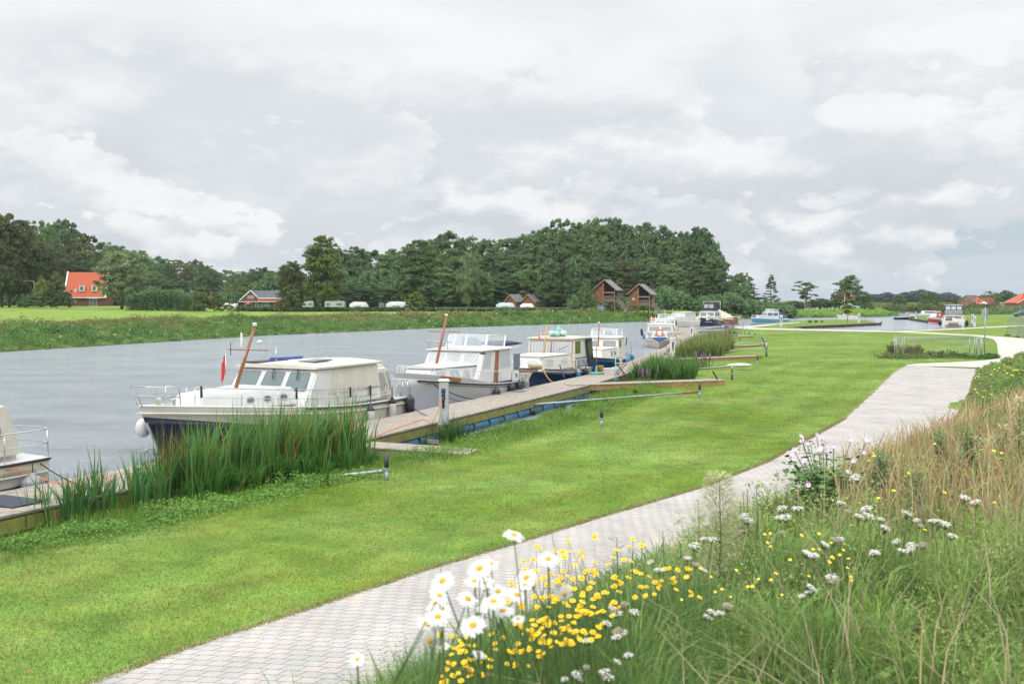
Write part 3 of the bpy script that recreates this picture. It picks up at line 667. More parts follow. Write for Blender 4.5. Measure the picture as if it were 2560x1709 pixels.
# ---- boat 2 : white steel cruiser with wooden mast
b2 = place(E_A, U_A, 2.05, 7.72, 'motor_cruiser', 'white steel cruiser with curtained windows and slanted wooden mast, second along the jetty', group=BG)
H2 = Hull(8.5, 3.3, .92, 1.55, 1.0, .88, 2.6)
H2.band(0, 1).build('hull', mat('hull_pale_grey', (.56, .56, .58), .35, var=.08, vscale=1), b2)
H2.edge(.032, out=.02, dz=-.06, t1=.93).build('rub_rail', BLACK, b2); H2.edge(.012, out=.01, dz=-.16, t1=.9).build('stripe', BLACK, b2)
H2.band(lambda t: 1., lambda t: 1.+.20*sst(t, .45, .75)/1.6, transom=False).build('bulwark', mat('hull_pale_grey', (0, 0, 0)), b2)
q = H2.pt(.8, 1.06, 1, .02); MB().beam(H2.pt(.74, 1.04, 1, .03), H2.pt(.84, 1.08, 1, .04), .03, .13).build('name_board', mat('brown_wood', (.34, .15, .04), .4, var=.3, vscale=9), b2)
H2.deck().build('deck', WHITE, b2)
f2 = House(-.6, 2.75, 1.4, .74, 1.0, 1.80, .25, 0, .14); f2.mesh().build('fore_cabin', WHITE, b2, .07)
for u0, u1 in ((.08, .33), (.37, .63), (.67, .92)): window(f2.F, u0, u1, .35, .8, b2, CURT, WHITE, .12)
for u0, u1 in ((.06, .25), (.30, .5), (.55, .70), (.73, .92)): window(f2.P, u0, u1, .32, .88, b2, CURT, WHITE, .12)
f2.roof(.05, .03, .09).build('foredeck_roof', WHITE, b2)
w2 = House(-3.0, .35, 1.5, 1.42, 1.0, 2.36, .8, 0, .12); w2.mesh().build('wheelhouse', WHITE, b2, .05)
for u0, u1 in ((.04, .33), (.36, .64), (.67, .96)): window(w2.F, u0, u1, .42, .93, b2, CURT, WHITE, .1, .03)
window(w2.P, .05, .30, .45, .95, b2, CURT, WHITE, .06); 
dr = MB().panel(w2.P, .42, .54, .02, .97, .015, .02).build('door', mat('reddish_door_wood', (.34, .13, .07), .45, var=.3, vscale=6), b2)
window(w2.P, .56, .92, .42, .96, b2, CURT, WHITE, .06)
w2.roof(.10, .05, .10, front=.14).build('roof', WHITE, b2)
ac = House(-4.1, -2.95, 1.35, 1.4, .9, 1.35, 0, .1, .08); ac.mesh().build('aft_cabin', WHITE, b2, .04)
window(ac.P, .45, .72, .3, .85, b2, GLASS, WHITE, .04)
ws = MB(); fr2 = MB()
W2 = [(-2.5, 1.25, 2.44), (-1.35, .95, 2.46), (-1.25, 0, 2.48), (-1.35, -.95, 2.46), (-2.5, -1.25, 2.44)]
T2 = [(x-.25, y*.96, z+.52) for x, y, z in W2]
for i in range(4): ws.add([W2[i], W2[i+1], T2[i+1], T2[i]], [(0, 1, 2, 3)]); 
clear = bpy.data.materials.new('clear_perspex'); clear.use_nodes = True; _b = clear.node_tree.nodes['Principled BSDF']; _b.inputs['Base Color'].default_value = (.85, .9, .92, 1); _b.inputs['Alpha'].default_value = .28; _b.inputs['Roughness'].default_value = .05; _M['clear_perspex'] = clear
wso = ws.build('windscreen', clear, b2)
for i, (a, c) in enumerate(zip(W2, T2)): fr2.beam(a, c, .08 if 0 < i < 4 else .05, .03)
fr2.tube(T2, .02, 5).build('windscreen_frame', WHITE, wso)
MB().loft([[(-1.9, -.45+.02, 2.5), (-1.9, .45, 2.5), (-1.9, .45, 2.7), (-1.9, .25, 2.86), (-1.9, -.45, 2.86)], [(-1.84, -.45, 2.5), (-1.84, .45, 2.5), (-1.84, .45, 2.7), (-1.84, .25, 2.86), (-1.84, -.45, 2.86)]], smooth=False).build('dashboard_cover', mat('slate_canvas', (.16, .20, .27), .7), b2)
MB().loft([[(x, .85*math.cos(a), 2.5+.12*k_*math.sin(a)) for a in np.linspace(0, 6.28, 13)[:-1]] for x, k_ in ((-2.6, .3), (-2.9, 1.), (-4.2, 1.), (-5.0, .9), (-5.35, .3))]).build('folded_bimini', CANVAS_D, b2)
fb2 = MB()
for sd_ in (1, -1):
    fb2.tube([(-4.0, 1.2*sd_, .95), (-4.05, 1.2*sd_, 1.75), (-3.55, 1.25*sd_, 2.1), (-3.4, 1.25*sd_, 2.15), (-3.4, 1.3*sd_, .95)], .022, 5)
    fb2.tube([(-3.1, 1.3*sd_, 2.35), (-5.2, .8*sd_, 2.42)], .02, 5)
fb2.build('stern_frame', WHITE, b2)
MB().box((-3.75, 1.27, 1.78), (.62, .03, .62)).build('side_dodger', mat('slate_canvas', (0, 0, 0)), b2); MB().box((-3.2, -1.2, 1.8), (.6, .03, .6)).build('side_dodger', mat('slate_canvas', (0, 0, 0)), b2)
mast(b2, 1.18, 1.85, .32, 3.8, .06, mat('reddish_mast_wood', (.36, .13, .06), .4, var=.25), 3.18, 1.5)
rb = MB()
for y in (-1.25, -.35): rb.tube([(-.55, y, 2.72), (-.1, y, 2.72)], .02, 5)
rb.tube([(-.15, -1.3, 2.72), (-.15, -.2, 2.72)], .025, 5).tube([(-.5, -1.3, 2.72), (-.5, -.2, 2.72)], .02, 5).tube([(-.3, -1.2, 2.45), (-.3, -1.2, 2.85)], .02, 5).tube([(-.3, -.3, 2.45), (-.3, -.3, 2.85)], .02, 5).build('roof_rack', GREY, b2)
H2.rail(.48, .34, .97, .018, 6, .08, mid=False, cross=True).build('guard_rail', WHITE, b2)
MB().lathe([(.0, 0), (.12, .02), (.14, .06), (.02, .1)], (-.02, 1.5, 2.25), 8).build('horn', BLACK, b2)
for x, z_, m_, lb, zz in ((-.75, .58, FENDK, 'first dark fender from the bow of the white steel cruiser', 1.35), (-2.3, .62, FENDK, 'dark fender below the brown door of the white steel cruiser', 1.35), (-3.2, .66, FENDK, 'dark round fender beside the folded stern gate of the white steel cruiser', 1.3), (-4.0, .72, FENDG, 'grey stern corner fender of the white steel cruiser', 1.2)):
    fender(b2, H2, x, zz, z_, .66, .15, m_, lb)
rope(world_of(b2, (3.2, 1.0, 1.3)), (G(1275, 992, .57)[0], G(1275, 992, .57)[1]-.1, .58), .35, ROPE_D, 'dark rope hanging in a curve from the bow of the white steel cruiser', .02)
rope(world_of(b2, (3.15, 1.05, 1.25)), (G(1165, 1003, .57)[0], G(1165, 1003, .57)[1], .58), .2, ROPE_D, 'thin dark rope from the bow of the white steel cruiser down to the planks', .014)
rope(world_of(b1, (-5.5, 1.2, 1.15)), (G(1068, 1040, .57)[0], G(1068, 1040, .57)[1], .58), .12, ROPE_D, 'dark stern rope of the navy hulled cruiser', .014)
rope(world_of(b2, (-4.1, 1.3, 1.0)), (G(1348, 962, .57)[0], G(1348, 962, .57)[1], .58), .1, ROPE_D, 'stern rope of the white steel cruiser crossing the dark blue bow', .014)
# dinghy hanging at the stern of boat 2
dg_ = thing('dinghy', 'small white dinghy with wooden rim hanging behind the white steel cruiser', 'dinghy', world_of(b2, (-4.75, .25, .78)), b2.rotation_euler.z+math.pi/2)
HD = Hull(2.7, 1.05, .42, .5, .5, .9, 2.2); HD.band(0, 1).build('hull', CREAM, dg_); HD.edge(.03, out=0).build('rim', WOODV, dg_); HD.deck(-.1).build('floor', GREYW, dg_)
text_mesh('V/D\nVAN', .13, 'lettering', DGREY, dg_, Matrix.Translation((-1.352, 0, .22)) @ Matrix.Rotation(-math.pi/2, 4, 'Z') @ Matrix.Rotation(math.pi/2, 4, 'X'))

# ---- boat 3 : dark blue hull, cream cabin, wheelhouse with red-brown frames
E_B, U_B = (1.13, 45.22), (.393, .919)
b3 = place(E_B, U_B, 1.95, 5.75, 'motor_cruiser', 'dark blue hulled cruiser with cream cabin and red framed curtained windows, third along the jetty', group=BG)
H3 = Hull(7.7, 3.1, .80, 1.22, .9, .88, 2.6)
H3.band(0, lambda t: H3.fz(t, .04)).build('boot_top', CREAM, b3); H3.band(lambda t: H3.fz(t, .04), lambda t: H3.fz(t, H3.sheer(t)-.16)).build('hull', BLUEH, b3)
H3.band(lambda t: H3.fz(t, H3.sheer(t)-.16), 1).build('topsides', CREAM, b3); H3.edge(.028, out=.02, dz=-.02).build('rub_rail', NAVY, b3); H3.deck(0).build('deck', WHITE, b3)
f3 = House(-1.0, 2.6, 1.3, .9, .95, 1.66, .35, 0, .12); f3.mesh().build('fore_cabin', CREAM, b3, .05)
for u0, u1 in ((.08, .42), (.55, .9)): window(f3.F, u0, u1, .3, .8, b3, CURT, CREAM, .08)
for u0, u1 in ((.18, .38), (.62, .84)): window(f3.P, u0, u1, .28, .82, b3, CURT, CREAM, .08)
f3.roof(.03, .02, .05).build('foredeck_roof', CREAM, b3)
w3 = House(-3.3, -1.05, 1.38, 1.34, .9, 2.42, .18, 0, .06); w3.mesh().build('wheelhouse', CREAM, b3, .04)
RB = mat('red_brown_frame', (.20, .045, .03), .45)
for u0, u1 in ((.04, .50), (.51, .97)): window(w3.F, u0, u1, .50, .94, b3, CURT, RB, .02, .03)
window(w3.P, .06, .42, .5, .92, b3, mat('green_glass', (.10, .16, .03), .1, var=.5), RB, .02)
window(w3.P, .05, .8, .04, .36, b3, mat('curtain_stripes', (.10, .16, .2), .2, var=.9, vscale=9, col2=(.5, .55, .6)), RB, .02)
tg = MB().beam((-3.0, 1.45, 2.40), (-3.25, 1.52, .95), .04, .55); tg.build('side_curtain', CANVAS_D, b3)
MB().beam((-3.02, 1.48, 2.2), (-3.2, 1.545, 1.5), .03, .34).build('curtain_window', mat('green_vinyl', (.12, .17, .08), .2, var=.4), b3)
w3.roof(.10, .06, .06).build('roof', CREAM, b3); MB().box((-1.06, .6, 1.38), (.03, .22, .12)).build('side_lamp', RED, b3)
mast(b3, -.1, 1.68, -.55, 3.15, .05, mat('pale_mast_wood', (.55, .33, .13), .4), 2.75, .9, cap=False)
flag(b3, (-.75, -.45, 2.75), .2, .3, ORANGE)
MB().tube([(-1.05, .45, 1.85), (-.98, 1.0, 2.08)], .014, 4).build('wiper', BLACK, b3)
q = MB(); 
for i in range(9):
    x, y = rng.uniform(-.9, .7, 2); q.ball((x*.45, y*.9, .1+.05*rng.random()), .2, 6, (1, 1.6, .7))
q.ball((0, -.1, .3), .14, 6, (1, 1, 1.6)).ball((.1, .15, .25), .13, 6, (1.2, 1.2, 1))
tag(q.build('rumpled_cover', mat('turquoise_cloth', (.22, .52, .50), .7, var=.5, vscale=2.5, col2=(.62, .70, .62)), None, loc=world_of(b3, (-2.0, .1, 2.56))), 'heap of turquoise and cream cloth on the roof of the dark blue cruiser', 'cloth heap')
H3.rail(.5, .05, .95, .017, 8, .06, cross=True).build('guard_rail', WHITE, b3)
MB().tube([(3.35, .6, 1.28), (2.75, .95, 1.2)], .12, 8).build('rolled_mat', mat('beige_roll', (.42, .33, .22), .8), b3)
fender(b3, H3, -.75, 1.2, .62, .6, .14, FENDB, 'blue fender with pale top at the middle of the dark blue cruiser', cap=FENDG)
fender(b3, H3, -2.1, 1.2, .66, .55, .14, FENDK, 'dark fender near the stern of the dark blue cruiser')
rope(world_of(b3, (2.6, 1.0, 1.15)), (G(1382, 955, .57)[0], G(1382, 955, .57)[1], .58), .12, ROPE_Y, 'yellow rope hanging down the dark blue bow', .018)
rope(world_of(b3, (1.3, 1.4, 1.25)), (G(1412, 946, .57)[0], G(1412, 946, .57)[1], .58), .05, ROPE_B, 'thick violet blue rope from the dark blue cruiser to the jetty', .035)

# ---- boat 4 : petrol blue hull with script lettering
E_C, U_C = (4.49, 53.07), (.285, .958)
b4 = place(E_C, U_C, 1.8, 9.1, 'motor_cruiser', 'white cruiser with petrol blue hull and white script lettering, fourth along the jetty', group=BG)
H4 = Hull(8.2, 2.9, .68, 1.15, .9, .88, 2.6)
H4.band(0, lambda t: H4.fz(t, H4.sheer(t)-.06)).build('hull', PETROL, b4); H4.band(lambda t: H4.fz(t, H4.sheer(t)-.06), 1).build('topsides', WHITE, b4)
H4.edge(.028, out=.02, dz=-.05).build('rub_rail', NAVY, b4); H4.deck(0).build('deck', WHITE, b4)
f4 = House(-.8, 2.4, 1.2, .75, .8, 1.45, .35, 0, .12); f4.mesh().build('fore_cabin', CREAM, b4, .05)
GG = mat('grey_curtain_glass', (.30, .30, .31), .12, var=.2)
for u0, u1 in ((.06, .45), (.55, .94)): window(f4.F, u0, u1, .3, .82, b4, GG, CREAM, .1)
for u0, u1 in ((.55, .68), (.74, .88)): window(f4.P, u0, u1, .2, .85, b4, GLASS, CREAM, .04)
f4.roof(.03, .02, .07).build('foredeck_roof', WHITE, b4)
w4 = House(-3.2, -.7, 1.22, 1.2, .8, 2.03, .35, 0, .08); w4.mesh().build('wheelhouse', CREAM, b4, .05)
for u0, u1 in ((.06, .44), (.56, .95)): window(w4.F, u0, u1, .45, .9, b4, GG, CREAM, .1)
window(w4.P, .1, .4, .5, .92, b4, GLASS, CREAM, .05); w4.roof(.08, .05, .09).build('roof', WHITE, b4)
ws = MB(); W4 = [(-3.0, 1.0, 2.12), (-2.0, .85, 2.12), (-1.95, 0, 2.14), (-2.0, -.85, 2.12), (-3.0, -1.0, 2.12)]; T4 = [(x-.2, y*.95, z+.48) for x, y, z in W4]
for i in range(4): ws.add([W4[i], W4[i+1], T4[i+1], T4[i]], [(0, 1, 2, 3)])
w_ = ws.build('windscreen', clear, b4); fr = MB()
for a, c in zip(W4, T4): fr.beam(a, c, .05, .03)
fr.tube(T4, .02, 5).build('windscreen_frame', WHITE, w_)
MB().ball((-2.5, .1, 2.25), .3, 8, (.5, 1.2, .9)).build('steering_cover', mat('slate_canvas', (0, 0, 0)), b4)
mast(b4, -.2, 1.5, -.5, 2.98, .045, mat('reddish_mast_wood', (0, 0, 0)), 2.6, .9)
sf = MB()
for x in (-3.5, -4.0): sf.tube([(x, 1.15, .75), (x, 1.1, 1.95)], .03, 5)
for z in (1.1, 1.35, 1.6): sf.box((-3.6, .6, z), (.5, .5, .05))
sf.build('stern_frame', WHITE, b4); MB().box((-3.95, 1.12, 1.7), (.3, .04, .5)).build('side_dodger', mat('mid_blue_canvas', (.03, .10, .22), .7), b4)
H4.rail(.45, .12, .95, .016, 7, .06, cross=True).build('guard_rail', WHITE, b4)
text_mesh('Vaut', .62, 'lettering', WHITE, b4, Matrix.Translation((-.1, 1.47, .62)) @ Matrix.Rotation(math.pi, 4, 'Z') @ Matrix.Rotation(math.pi/2, 4, 'X'), .012, .45)
fender(b4, H4, -1.5, 1.1, .60, .5, .16, FENDB, 'blue fender behind the folding wooden table')
fender(b4, H4, -2.9, 1.1, .58, .5, .13, FENDG, 'grey blue fender of the petrol blue cruiser, near its stern')
fender(b4, H4, -4.0, 1.6, .72, .45, .19, FENDB, 'round blue fender hanging at the very stern of the petrol blue cruiser')
rope(world_of(b4, (1.2, 1.35, 1.1)), (G(1540, 912, 1.0)[0], G(1540, 912, 1.0)[1], .62), -.02, CYAN, 'turquoise rope stretched past the script lettering', .03)

# ---- generic cruiser for the more distant boats
def cruiser(root, L_, B, zs, zb, hullm, band=None, wh=(-.35, .12), whz=1.1, fore=(.10, .38), foreh=.45, fly=False, canvas=None, glass=GLASS, cab=CREAM, mastm=None, rail=True, ns=2, rr=.02):
    Hh = Hull(L_, B, zs, zb, L_*.11, .88, 2.6)
    Hh.band(0, lambda t: Hh.fz(t, Hh.sheer(t)-.1)).build('hull', hullm, root); Hh.band(lambda t: Hh.fz(t, Hh.sheer(t)-.1), 1).build('topsides', band or cab, root); Hh.deck(0).build('deck', WHITE, root)
    w = B/2
    f = House(fore[0]*L_, fore[1]*L_, w*.82, w*.45, zs+.08, zs+.1+foreh, .3, 0, .1); f.mesh().build('fore_cabin', cab, root, .05)
    for u0, u1 in ((.1, .45), (.55, .9)): window(f.F, u0, u1, .25, .8, root, glass, cab, .08)
    for u0, u1 in ((.15, .42), (.52, .8)): window(f.P, u0, u1, .3, .8, root, glass, cab, .08); window(f.S, 1-u1, 1-u0, .3, .8, root, glass, cab, .08)
    h = House(wh[0]*L_, wh[1]*L_, w*.84, w*.8, zs, zs+whz, .4, 0, .1); h.mesh().build('wheelhouse', cab, root, .05)
    for u0, u1 in ((.05, .48), (.52, .95)): window(h.F, u0, u1, .45, .9, root, glass, cab, .07)
    for i in range(ns):
        a = .06+.9*i/ns; window(h.P, a, a+.8/ns, .45, .9, root, glass, cab, .06); window(h.S, 1-a-.8/ns, 1-a, .45, .9, root, glass, cab, .06)
    window(h.B, .1, .45, .1, .9, root, glass, cab, .04); window(h.B, .55, .9, .45, .9, root, glass, cab, .04)
    h.roof(.08, .05, .07).build('roof', WHITE, root)
    zr = zs+whz+.08
    if fly:
        Wl = [(h.t[1][0]+.2, w*.62, zr), (h.t[0][0]-.35, w*.55, zr), (h.t[0][0]-.35, -w*.55, zr), (h.t[1][0]+.2, -w*.62, zr)]
        Tl = [(x-.15, y*.95, z+.55) for x, y, z in Wl]; q = MB()
        for i in range(3): q.add([Wl[i], Wl[i+1], Tl[i+1], Tl[i]], [(0, 1, 2, 3)])
        wo = q.build('windscreen', clear, root); fr_ = MB()
        for a, c in zip(Wl, Tl): fr_.beam(a, c, .05, .04)
        m_ = [((Vector(Wl[1])+Vector(Wl[2]))/2, (Vector(Tl[1])+Vector(Tl[2]))/2)]; fr_.beam(m_[0][0], m_[0][1], .05, .04)
        fr_.tube(Tl, .022, 5).tube([Vector(a)+Vector((0, 0, .25)) for a in Wl], .015, 4).build('windscreen_frame', WHITE, wo)
    if canvas:
        c = House(h.b[1][0]-L_*.16, h.b[1][0], w*.8, w*.82, zs, zs+whz*.95, 0, .25, .1); c.mesh().build('canvas_tent', canvas, root, .1)
        window(c.B, .15, .85, .4, .85, root, glass, canvas, .05, name='canvas_window')
    if mastm: mast(root, .1*L_, zs+.4, .08*L_, zr+1.0, .035, mastm, zr+.6, .6)
    if rail: Hh.rail(.5, .1, .97, rr, 7, .06, cross=True).build('guard_rail', WHITE, root)
    return Hh
E_D = G(1662, 868, .55)
# boat 5, bow towards the camera
c5 = G(1645, 872, 0); b5 = thing('motor_cruiser', 'cream cruiser seen bow on with blue band and orange lifebuoy, fifth along the jetty', 'boat', (c5[0]+.9, c5[1]+4.6, 0), math.atan2(-.985, -.17), BG)
PINKH = mat('pinkish_cream_hull', (.62, .52, .46), .35, var=.08)
H5 = cruiser(b5, 9.2, 3.15, .80, 1.05, PINKH, band=mat('mid_blue_band', (.02, .12, .36), .35), wh=(-.30, .14), whz=1.28, fore=(.12, .36), foreh=.62, fly=True, glass=GG, rr=.022)
H5.band(0, lambda t: H5.fz(t, .03), out=.006).build('boot_top', mat('rust_red', (.22, .06, .04), .6), b5)
v = MB(); v.add([(4.60, .5, 1.0), (4.60, -.5, 1.0), (4.64, 0, .62), (4.45, .72, .98), (4.45, -.72, .98)], [(0, 1, 2), (3, 0, 2), (1, 4, 2)]); v.build('bow_flash', mat('mid_blue_band', (0, 0, 0)), b5)
lb = MB(); lb.loft([[((.0+.06*math.cos(a)), (.30+.06*math.sin(a))*math.cos(p), (.30+.06*math.sin(a))*math.sin(p)) for a in np.linspace(0, 2*math.pi, 9)[:-1]] for p in np.linspace(0, 2*math.pi, 21)], caps=False)
lo = lb.build('lifebuoy', mat('orange_red_plastic', (.62, .09, .04), .45), None, loc=world_of(b5, (3.62, 0, 1.42))); lo.rotation_euler = (0, 0, b5.rotation_euler.z); tag(lo, 'orange red lifebuoy on the cabin front of the cream cruiser seen bow on', 'lifebuoy')
for y, z, m_ in ((-1.72, 1.55, BLACK), (-1.68, 1.35, BLACK), (-1.5, 1.05, FENDB), (-1.2, .95, FENDW)):
    q = MB().ball((0, 0, 0), .17, 8, (.7, .8, 1.5)).build('fender', m_, None, loc=world_of(b5, (3.0, y+.05, z)))
    tag(q, {BLACK: ('upper' if z > 1.5 else 'lower')+' black tyre like fender left of the cream bow on cruiser', FENDB: 'blue fender left of the cream bow on cruiser', FENDW: 'round white fender at the bow of the cream bow on cruiser'}[m_], 'fender', 'fenders hanging from the moored boats')
flag(b5, (-.5, -.9, 2.9), .35, .3, ORANGE); flag(b5, (-.5, -.5, 2.9), .3, .3, PINK)
# boat 6 white flybridge behind it
c = G(1615, 842, 0); b6 = thing('motor_cruiser', 'white flybridge cruiser mostly hidden behind the cream one seen bow on', 'boat', (c[0]+1.2, 112, 0), math.atan2(-.985, -.2), BG)
cruiser(b6, 9, 3.0, .9, 1.2, WHITE, wh=(-.35, .16), whz=1.3, fly=True, mastm=WHITE)
c = G(1700, 818, 0); b7 = thing('motor_cruiser', 'cream cabin cruiser with orange pennant moored beyond the cream bow on cruiser', 'boat', (c[0]+.3, c[1]+2, 0), math.atan2(-.99, -.28)-.35, BG)
cruiser(b7, 9.5, 3.2, 1.1, 1.45, CREAM, wh=(-.34, .1), whz=1.25, fore=(.08, .38), foreh=.5, glass=CLEARG, rr=.03); flag(b7, (.9, -.9, 2.9), .35, .35, ORANGE)
c = G(1738, 815, 0); b8 = thing('sloop', 'low dark open boat under a cream cover beside the flybridge boat', 'boat', (c[0], c[1], 0), math.atan2(-.5, -.85), BG)
H8 = Hull(5.5, 2.1, .7, 1.1, .8); H8.band(0, 1).build('hull', NAVY, b8); H8.edge(.05).build('rub_rail', WHITE, b8)
MB().loft([[(x, .95*k_*math.cos(a), .85+.75*k_*max(0, math.sin(a))) for a in np.linspace(0, math.pi, 8)] for x, k_ in ((-2.4, .5), (-1, 1), (.8, .9), (2.2, .4))], closed=True).build('boat_cover', mat('cream_cover', (.62, .58, .5), .8, var=.3), b8)
c = G(1768, 814.5, 0); b9 = thing('motor_cruiser', 'white cruiser with black flybridge canvas and navy hull at the bend of the river', 'boat', (c[0]+.5, c[1]+2, 0), math.atan2(-.93, -.42), BG)
cruiser(b9, 10, 3.5, .95, 1.55, NAVY, band=WHITE, wh=(-.28, .10), whz=1.45, fore=(.07, .38), foreh=.45, rr=.03)
t9 = House(-3.0, -.3, 1.2, 1.1, 2.5, 3.9, .5, .1, .15); tt = t9.mesh().build('flybridge_tent', CANVAS_D, b9, .08); window(t9.F, .08, .48, .35, .85, tt, GG, CANVAS_D, .05, name='canvas_window'); window(t9.F, .52, .92, .35, .85, tt, GG, CANVAS_D, .05, name='canvas_window')
MB().tube([(-2.8, 1.5, 1.2), (-2.9, 1.45, 4.1), (-2.9, -1.45, 4.1), (-2.8, -1.5, 1.2)], .06, 6).build('radar_arch', WHITE, b9)
for x in (2.9, 3.2): MB().ball((x, .8, 1.75), .22, 8).build('light_globe', WHITE, b9)
c = G(1813, 811, 0); b10 = thing('sailing_dinghy', 'varnished wooden boat under a cream boom tent beside the river bend', 'boat', (c[0], c[1]+1, 0), math.atan2(-.4, .9), BG)
H10 = Hull(6.2, 2.2, .9, 1.5, 1.0); H10.band(0, 1).build('hull', mat('varnished_planks', (.33, .14, .05), .35, var=.4, vscale=5), b10); H10.edge(.05).build('rub_rail', CREAM, b10)
MB().loft([[(x, w_*1.0, .9), (x, 0.05, z_), (x, -.05, z_), (x, -w_, .9)] for x, w_, z_ in ((-2.6, .9, 3.2), (-1.2, 1.05, 2.8), (.6, 1.0, 2.0), (1.8, .7, 1.3))], smooth=False).build('boom_tent', mat('sand_canvas', (.62, .56, .42), .8, var=.15), b10)
mast(b10, -3.2, .8, -3.2, 3.6, .05, WOODV, cap=False)
c = G(1925, 806.5, 0); b11 = thing('motor_cruiser', 'white cabin boat with pale blue hull band moored on the river bend', 'boat', (c[0], c[1]+1, 0), math.atan2(-.22, -.97))
cruiser(b11, 7.6, 2.7, .75, 1.05, mat('pale_blue_hull', (.10, .28, .42), .4), band=WHITE, wh=(-.22, .16), whz=1.25, fore=(.14, .36), foreh=.5, canvas=mat('royal_blue_canvas', (.04, .09, .3), .7), cab=WHITE, fly=True, rr=.03)
flag(b11, (1.2, 0, 3.4), .3, .35, ORANGE)
c = G(2340, 810.5, 0); b12 = thing('speedboat', 'red and white speedboat under a wine red canopy in the harbour basin', 'boat', (c[0]+.3, c[1]+1.6, 0), math.atan2(-.75, -.66))
H12 = Hull(6.6, 2.5, 1.0, 1.4, 1.3); H12.band(0, .55).build('boot_top', WHITE, b12, 0); H12.band(.42, .8, out=.01).build('hull', RED, b12); H12.band(.8, 1, out=.012).build('topsides', WHITE, b12); H12.deck(.02).build('deck', WHITE, b12)
c12 = House(-2.9, .9, 1.05, .85, 1.05, 2.15, .9, .3, .18); q = c12.mesh().build('canopy', mat('wine_canvas', (.30, .02, .05), .6, bump=.3, bscale=4), b12, .15, seg=3)
window(c12.F, .08, .92, .2, .85, q, CLEARG, DGREY, .1); window(c12.P, .1, .45, .3, .8, q, CLEARG, DGREY, .1); window(c12.S, .55, .9, .3, .8, q, CLEARG, DGREY, .1)
c = G(2385, 819, 0); b13 = thing('motor_yacht', 'big white motor yacht seen from the stern with black flybridge windows in the harbour basin', 'boat', (c[0]+2.2, c[1]+5.2, 0), math.atan2(.9, .40))
H13 = cruiser(b13, 10.5, 3.7, .95, 1.5, WHITE, wh=(-.36, .12), whz=.95, cab=WHITE, rr=.03)
t13 = House(-3.4, -.2, 1.45, 1.4, 2.0, 3.55, .4, .1, .15); tt = t13.mesh().build('flybridge_tent', DGREY, b13, .06)
for u in (.05, .36, .67):
    for v_ in ((.1, .46), (.52, .92)): window(t13.B, u, u+.28, v_[0], v_[1], tt, CLEARG if v_[0] > .3 else GG, WHITE if v_[0] < .3 else DGREY, .03, name='canvas_window')
t13.roof(.08, .04, .05).build('roof', WHITE, b13)
MB().box((-5.45, 0, .42), (.5, 2.4, .08)).build('swim_platform', GREYW, b13); MB().box((-5.72, 0, .62), (.04, 1.5, .3)).build('platform_board', mat('brown_wood', (0, 0, 0)), b13)
MB().tube([(-4.9, 1.4, 1.0), (-4.9, 1.4, 1.9), (-4.9, -1.4, 1.9), (-4.9, -1.4, 1.0)], .03, 5).tube([(-4.9, 1.4, 1.5), (-4.9, -1.4, 1.5)], .02, 5).build('stern_rail', WHITE, b13)
for y in (-.9, 0, .9): MB().box((-4.93, y, 1.7), (.03, .5, .22)).build('rail_cloth', mat('rust_orange_cloth', (.5, .14, .06), .7), b13)
for y, lb_ in ((-1.95, 'black fender on the right side of the big white yacht'), (1.95, 'black fender on the left side of the big white yacht')):
    q = MB().ball((0, 0, 0), .3, 8, (1, .8, 1.6)).build('fender', BLACK, None, loc=world_of(b13, (-4.6, y, .75))); tag(q, lb_, 'fender', 'fenders hanging from the moored boats')
for i, (x, y, ln, hd, hm, lb_, tall) in enumerate(((2253, 789.5, 7, 2.9, DGREY, 'dark low boat moored at the far bank by the reeds', .6), (2268, 790.5, 4.5, 3.0, GREY, 'small grey covered boat beside the dark one at the far bank', .5), (2262, 798.8, 4.5, .1, NAVY, 'small open dark blue rowing boat by the quay corner', 0), (2312, 791, 8, 3.1, WHITE, 'white motor boat moored behind the grassy quay, left one', .9), (2330, 791, 7, 2.8, WHITE, 'white motor boat moored behind the grassy quay beside the red speedboat', .8), (2120, 794.5, 5.5, 3.1, WHITE, 'small white open boat with people cruising behind the island tree', .0), (2219, 786, 4, 3, WHITE, 'tiny white boat tucked under the far bank', .5), (1745, 806, 6, 3.3, mat('tan_boat', (.45, .33, .2), .6), 'tan covered sloop between the cream cabin cruiser and the flybridge boat', .6))):
    c = G(x, y, 0); o = thing('small_boat', lb_, 'boat', (c[0], c[1], 0), hd)
    hh = Hull(ln, ln*.33, .55, .8, ln*.12); hh.band(0, 1).build('hull', hm, o); hh.edge(.04).build('rub_rail', WHITE, o); hh.deck(-.1).build('deck', GREYW, o)
    if tall:
        k_ = House(-ln*.32, ln*.12, ln*.13, ln*.12, .5, .6+tall, .4, .2, .1); k_.mesh().build('cabin', hm, o, .05); window(k_.P, .1, .9, .4, .85, o, GLASS, hm, .05); window(k_.S, .1, .9, .4, .85, o, GLASS, hm, .05)
    if 'people' in lb_:
        for dx in (-.9, .2, 1.0):
            MB().loft([[(dx+r_*math.cos(a), r_*1.2*math.sin(a), z_) for a in np.linspace(0, 6.28, 9)[:-1]] for z_, r_ in ((.35, .2), (.6, .19), (.9, .23), (1.05, .1), (1.1, .08), (1.15, .1), (1.25, .11), (1.35, .03))]).build('passenger', ORANGE if dx < 1 else WHITE, o)
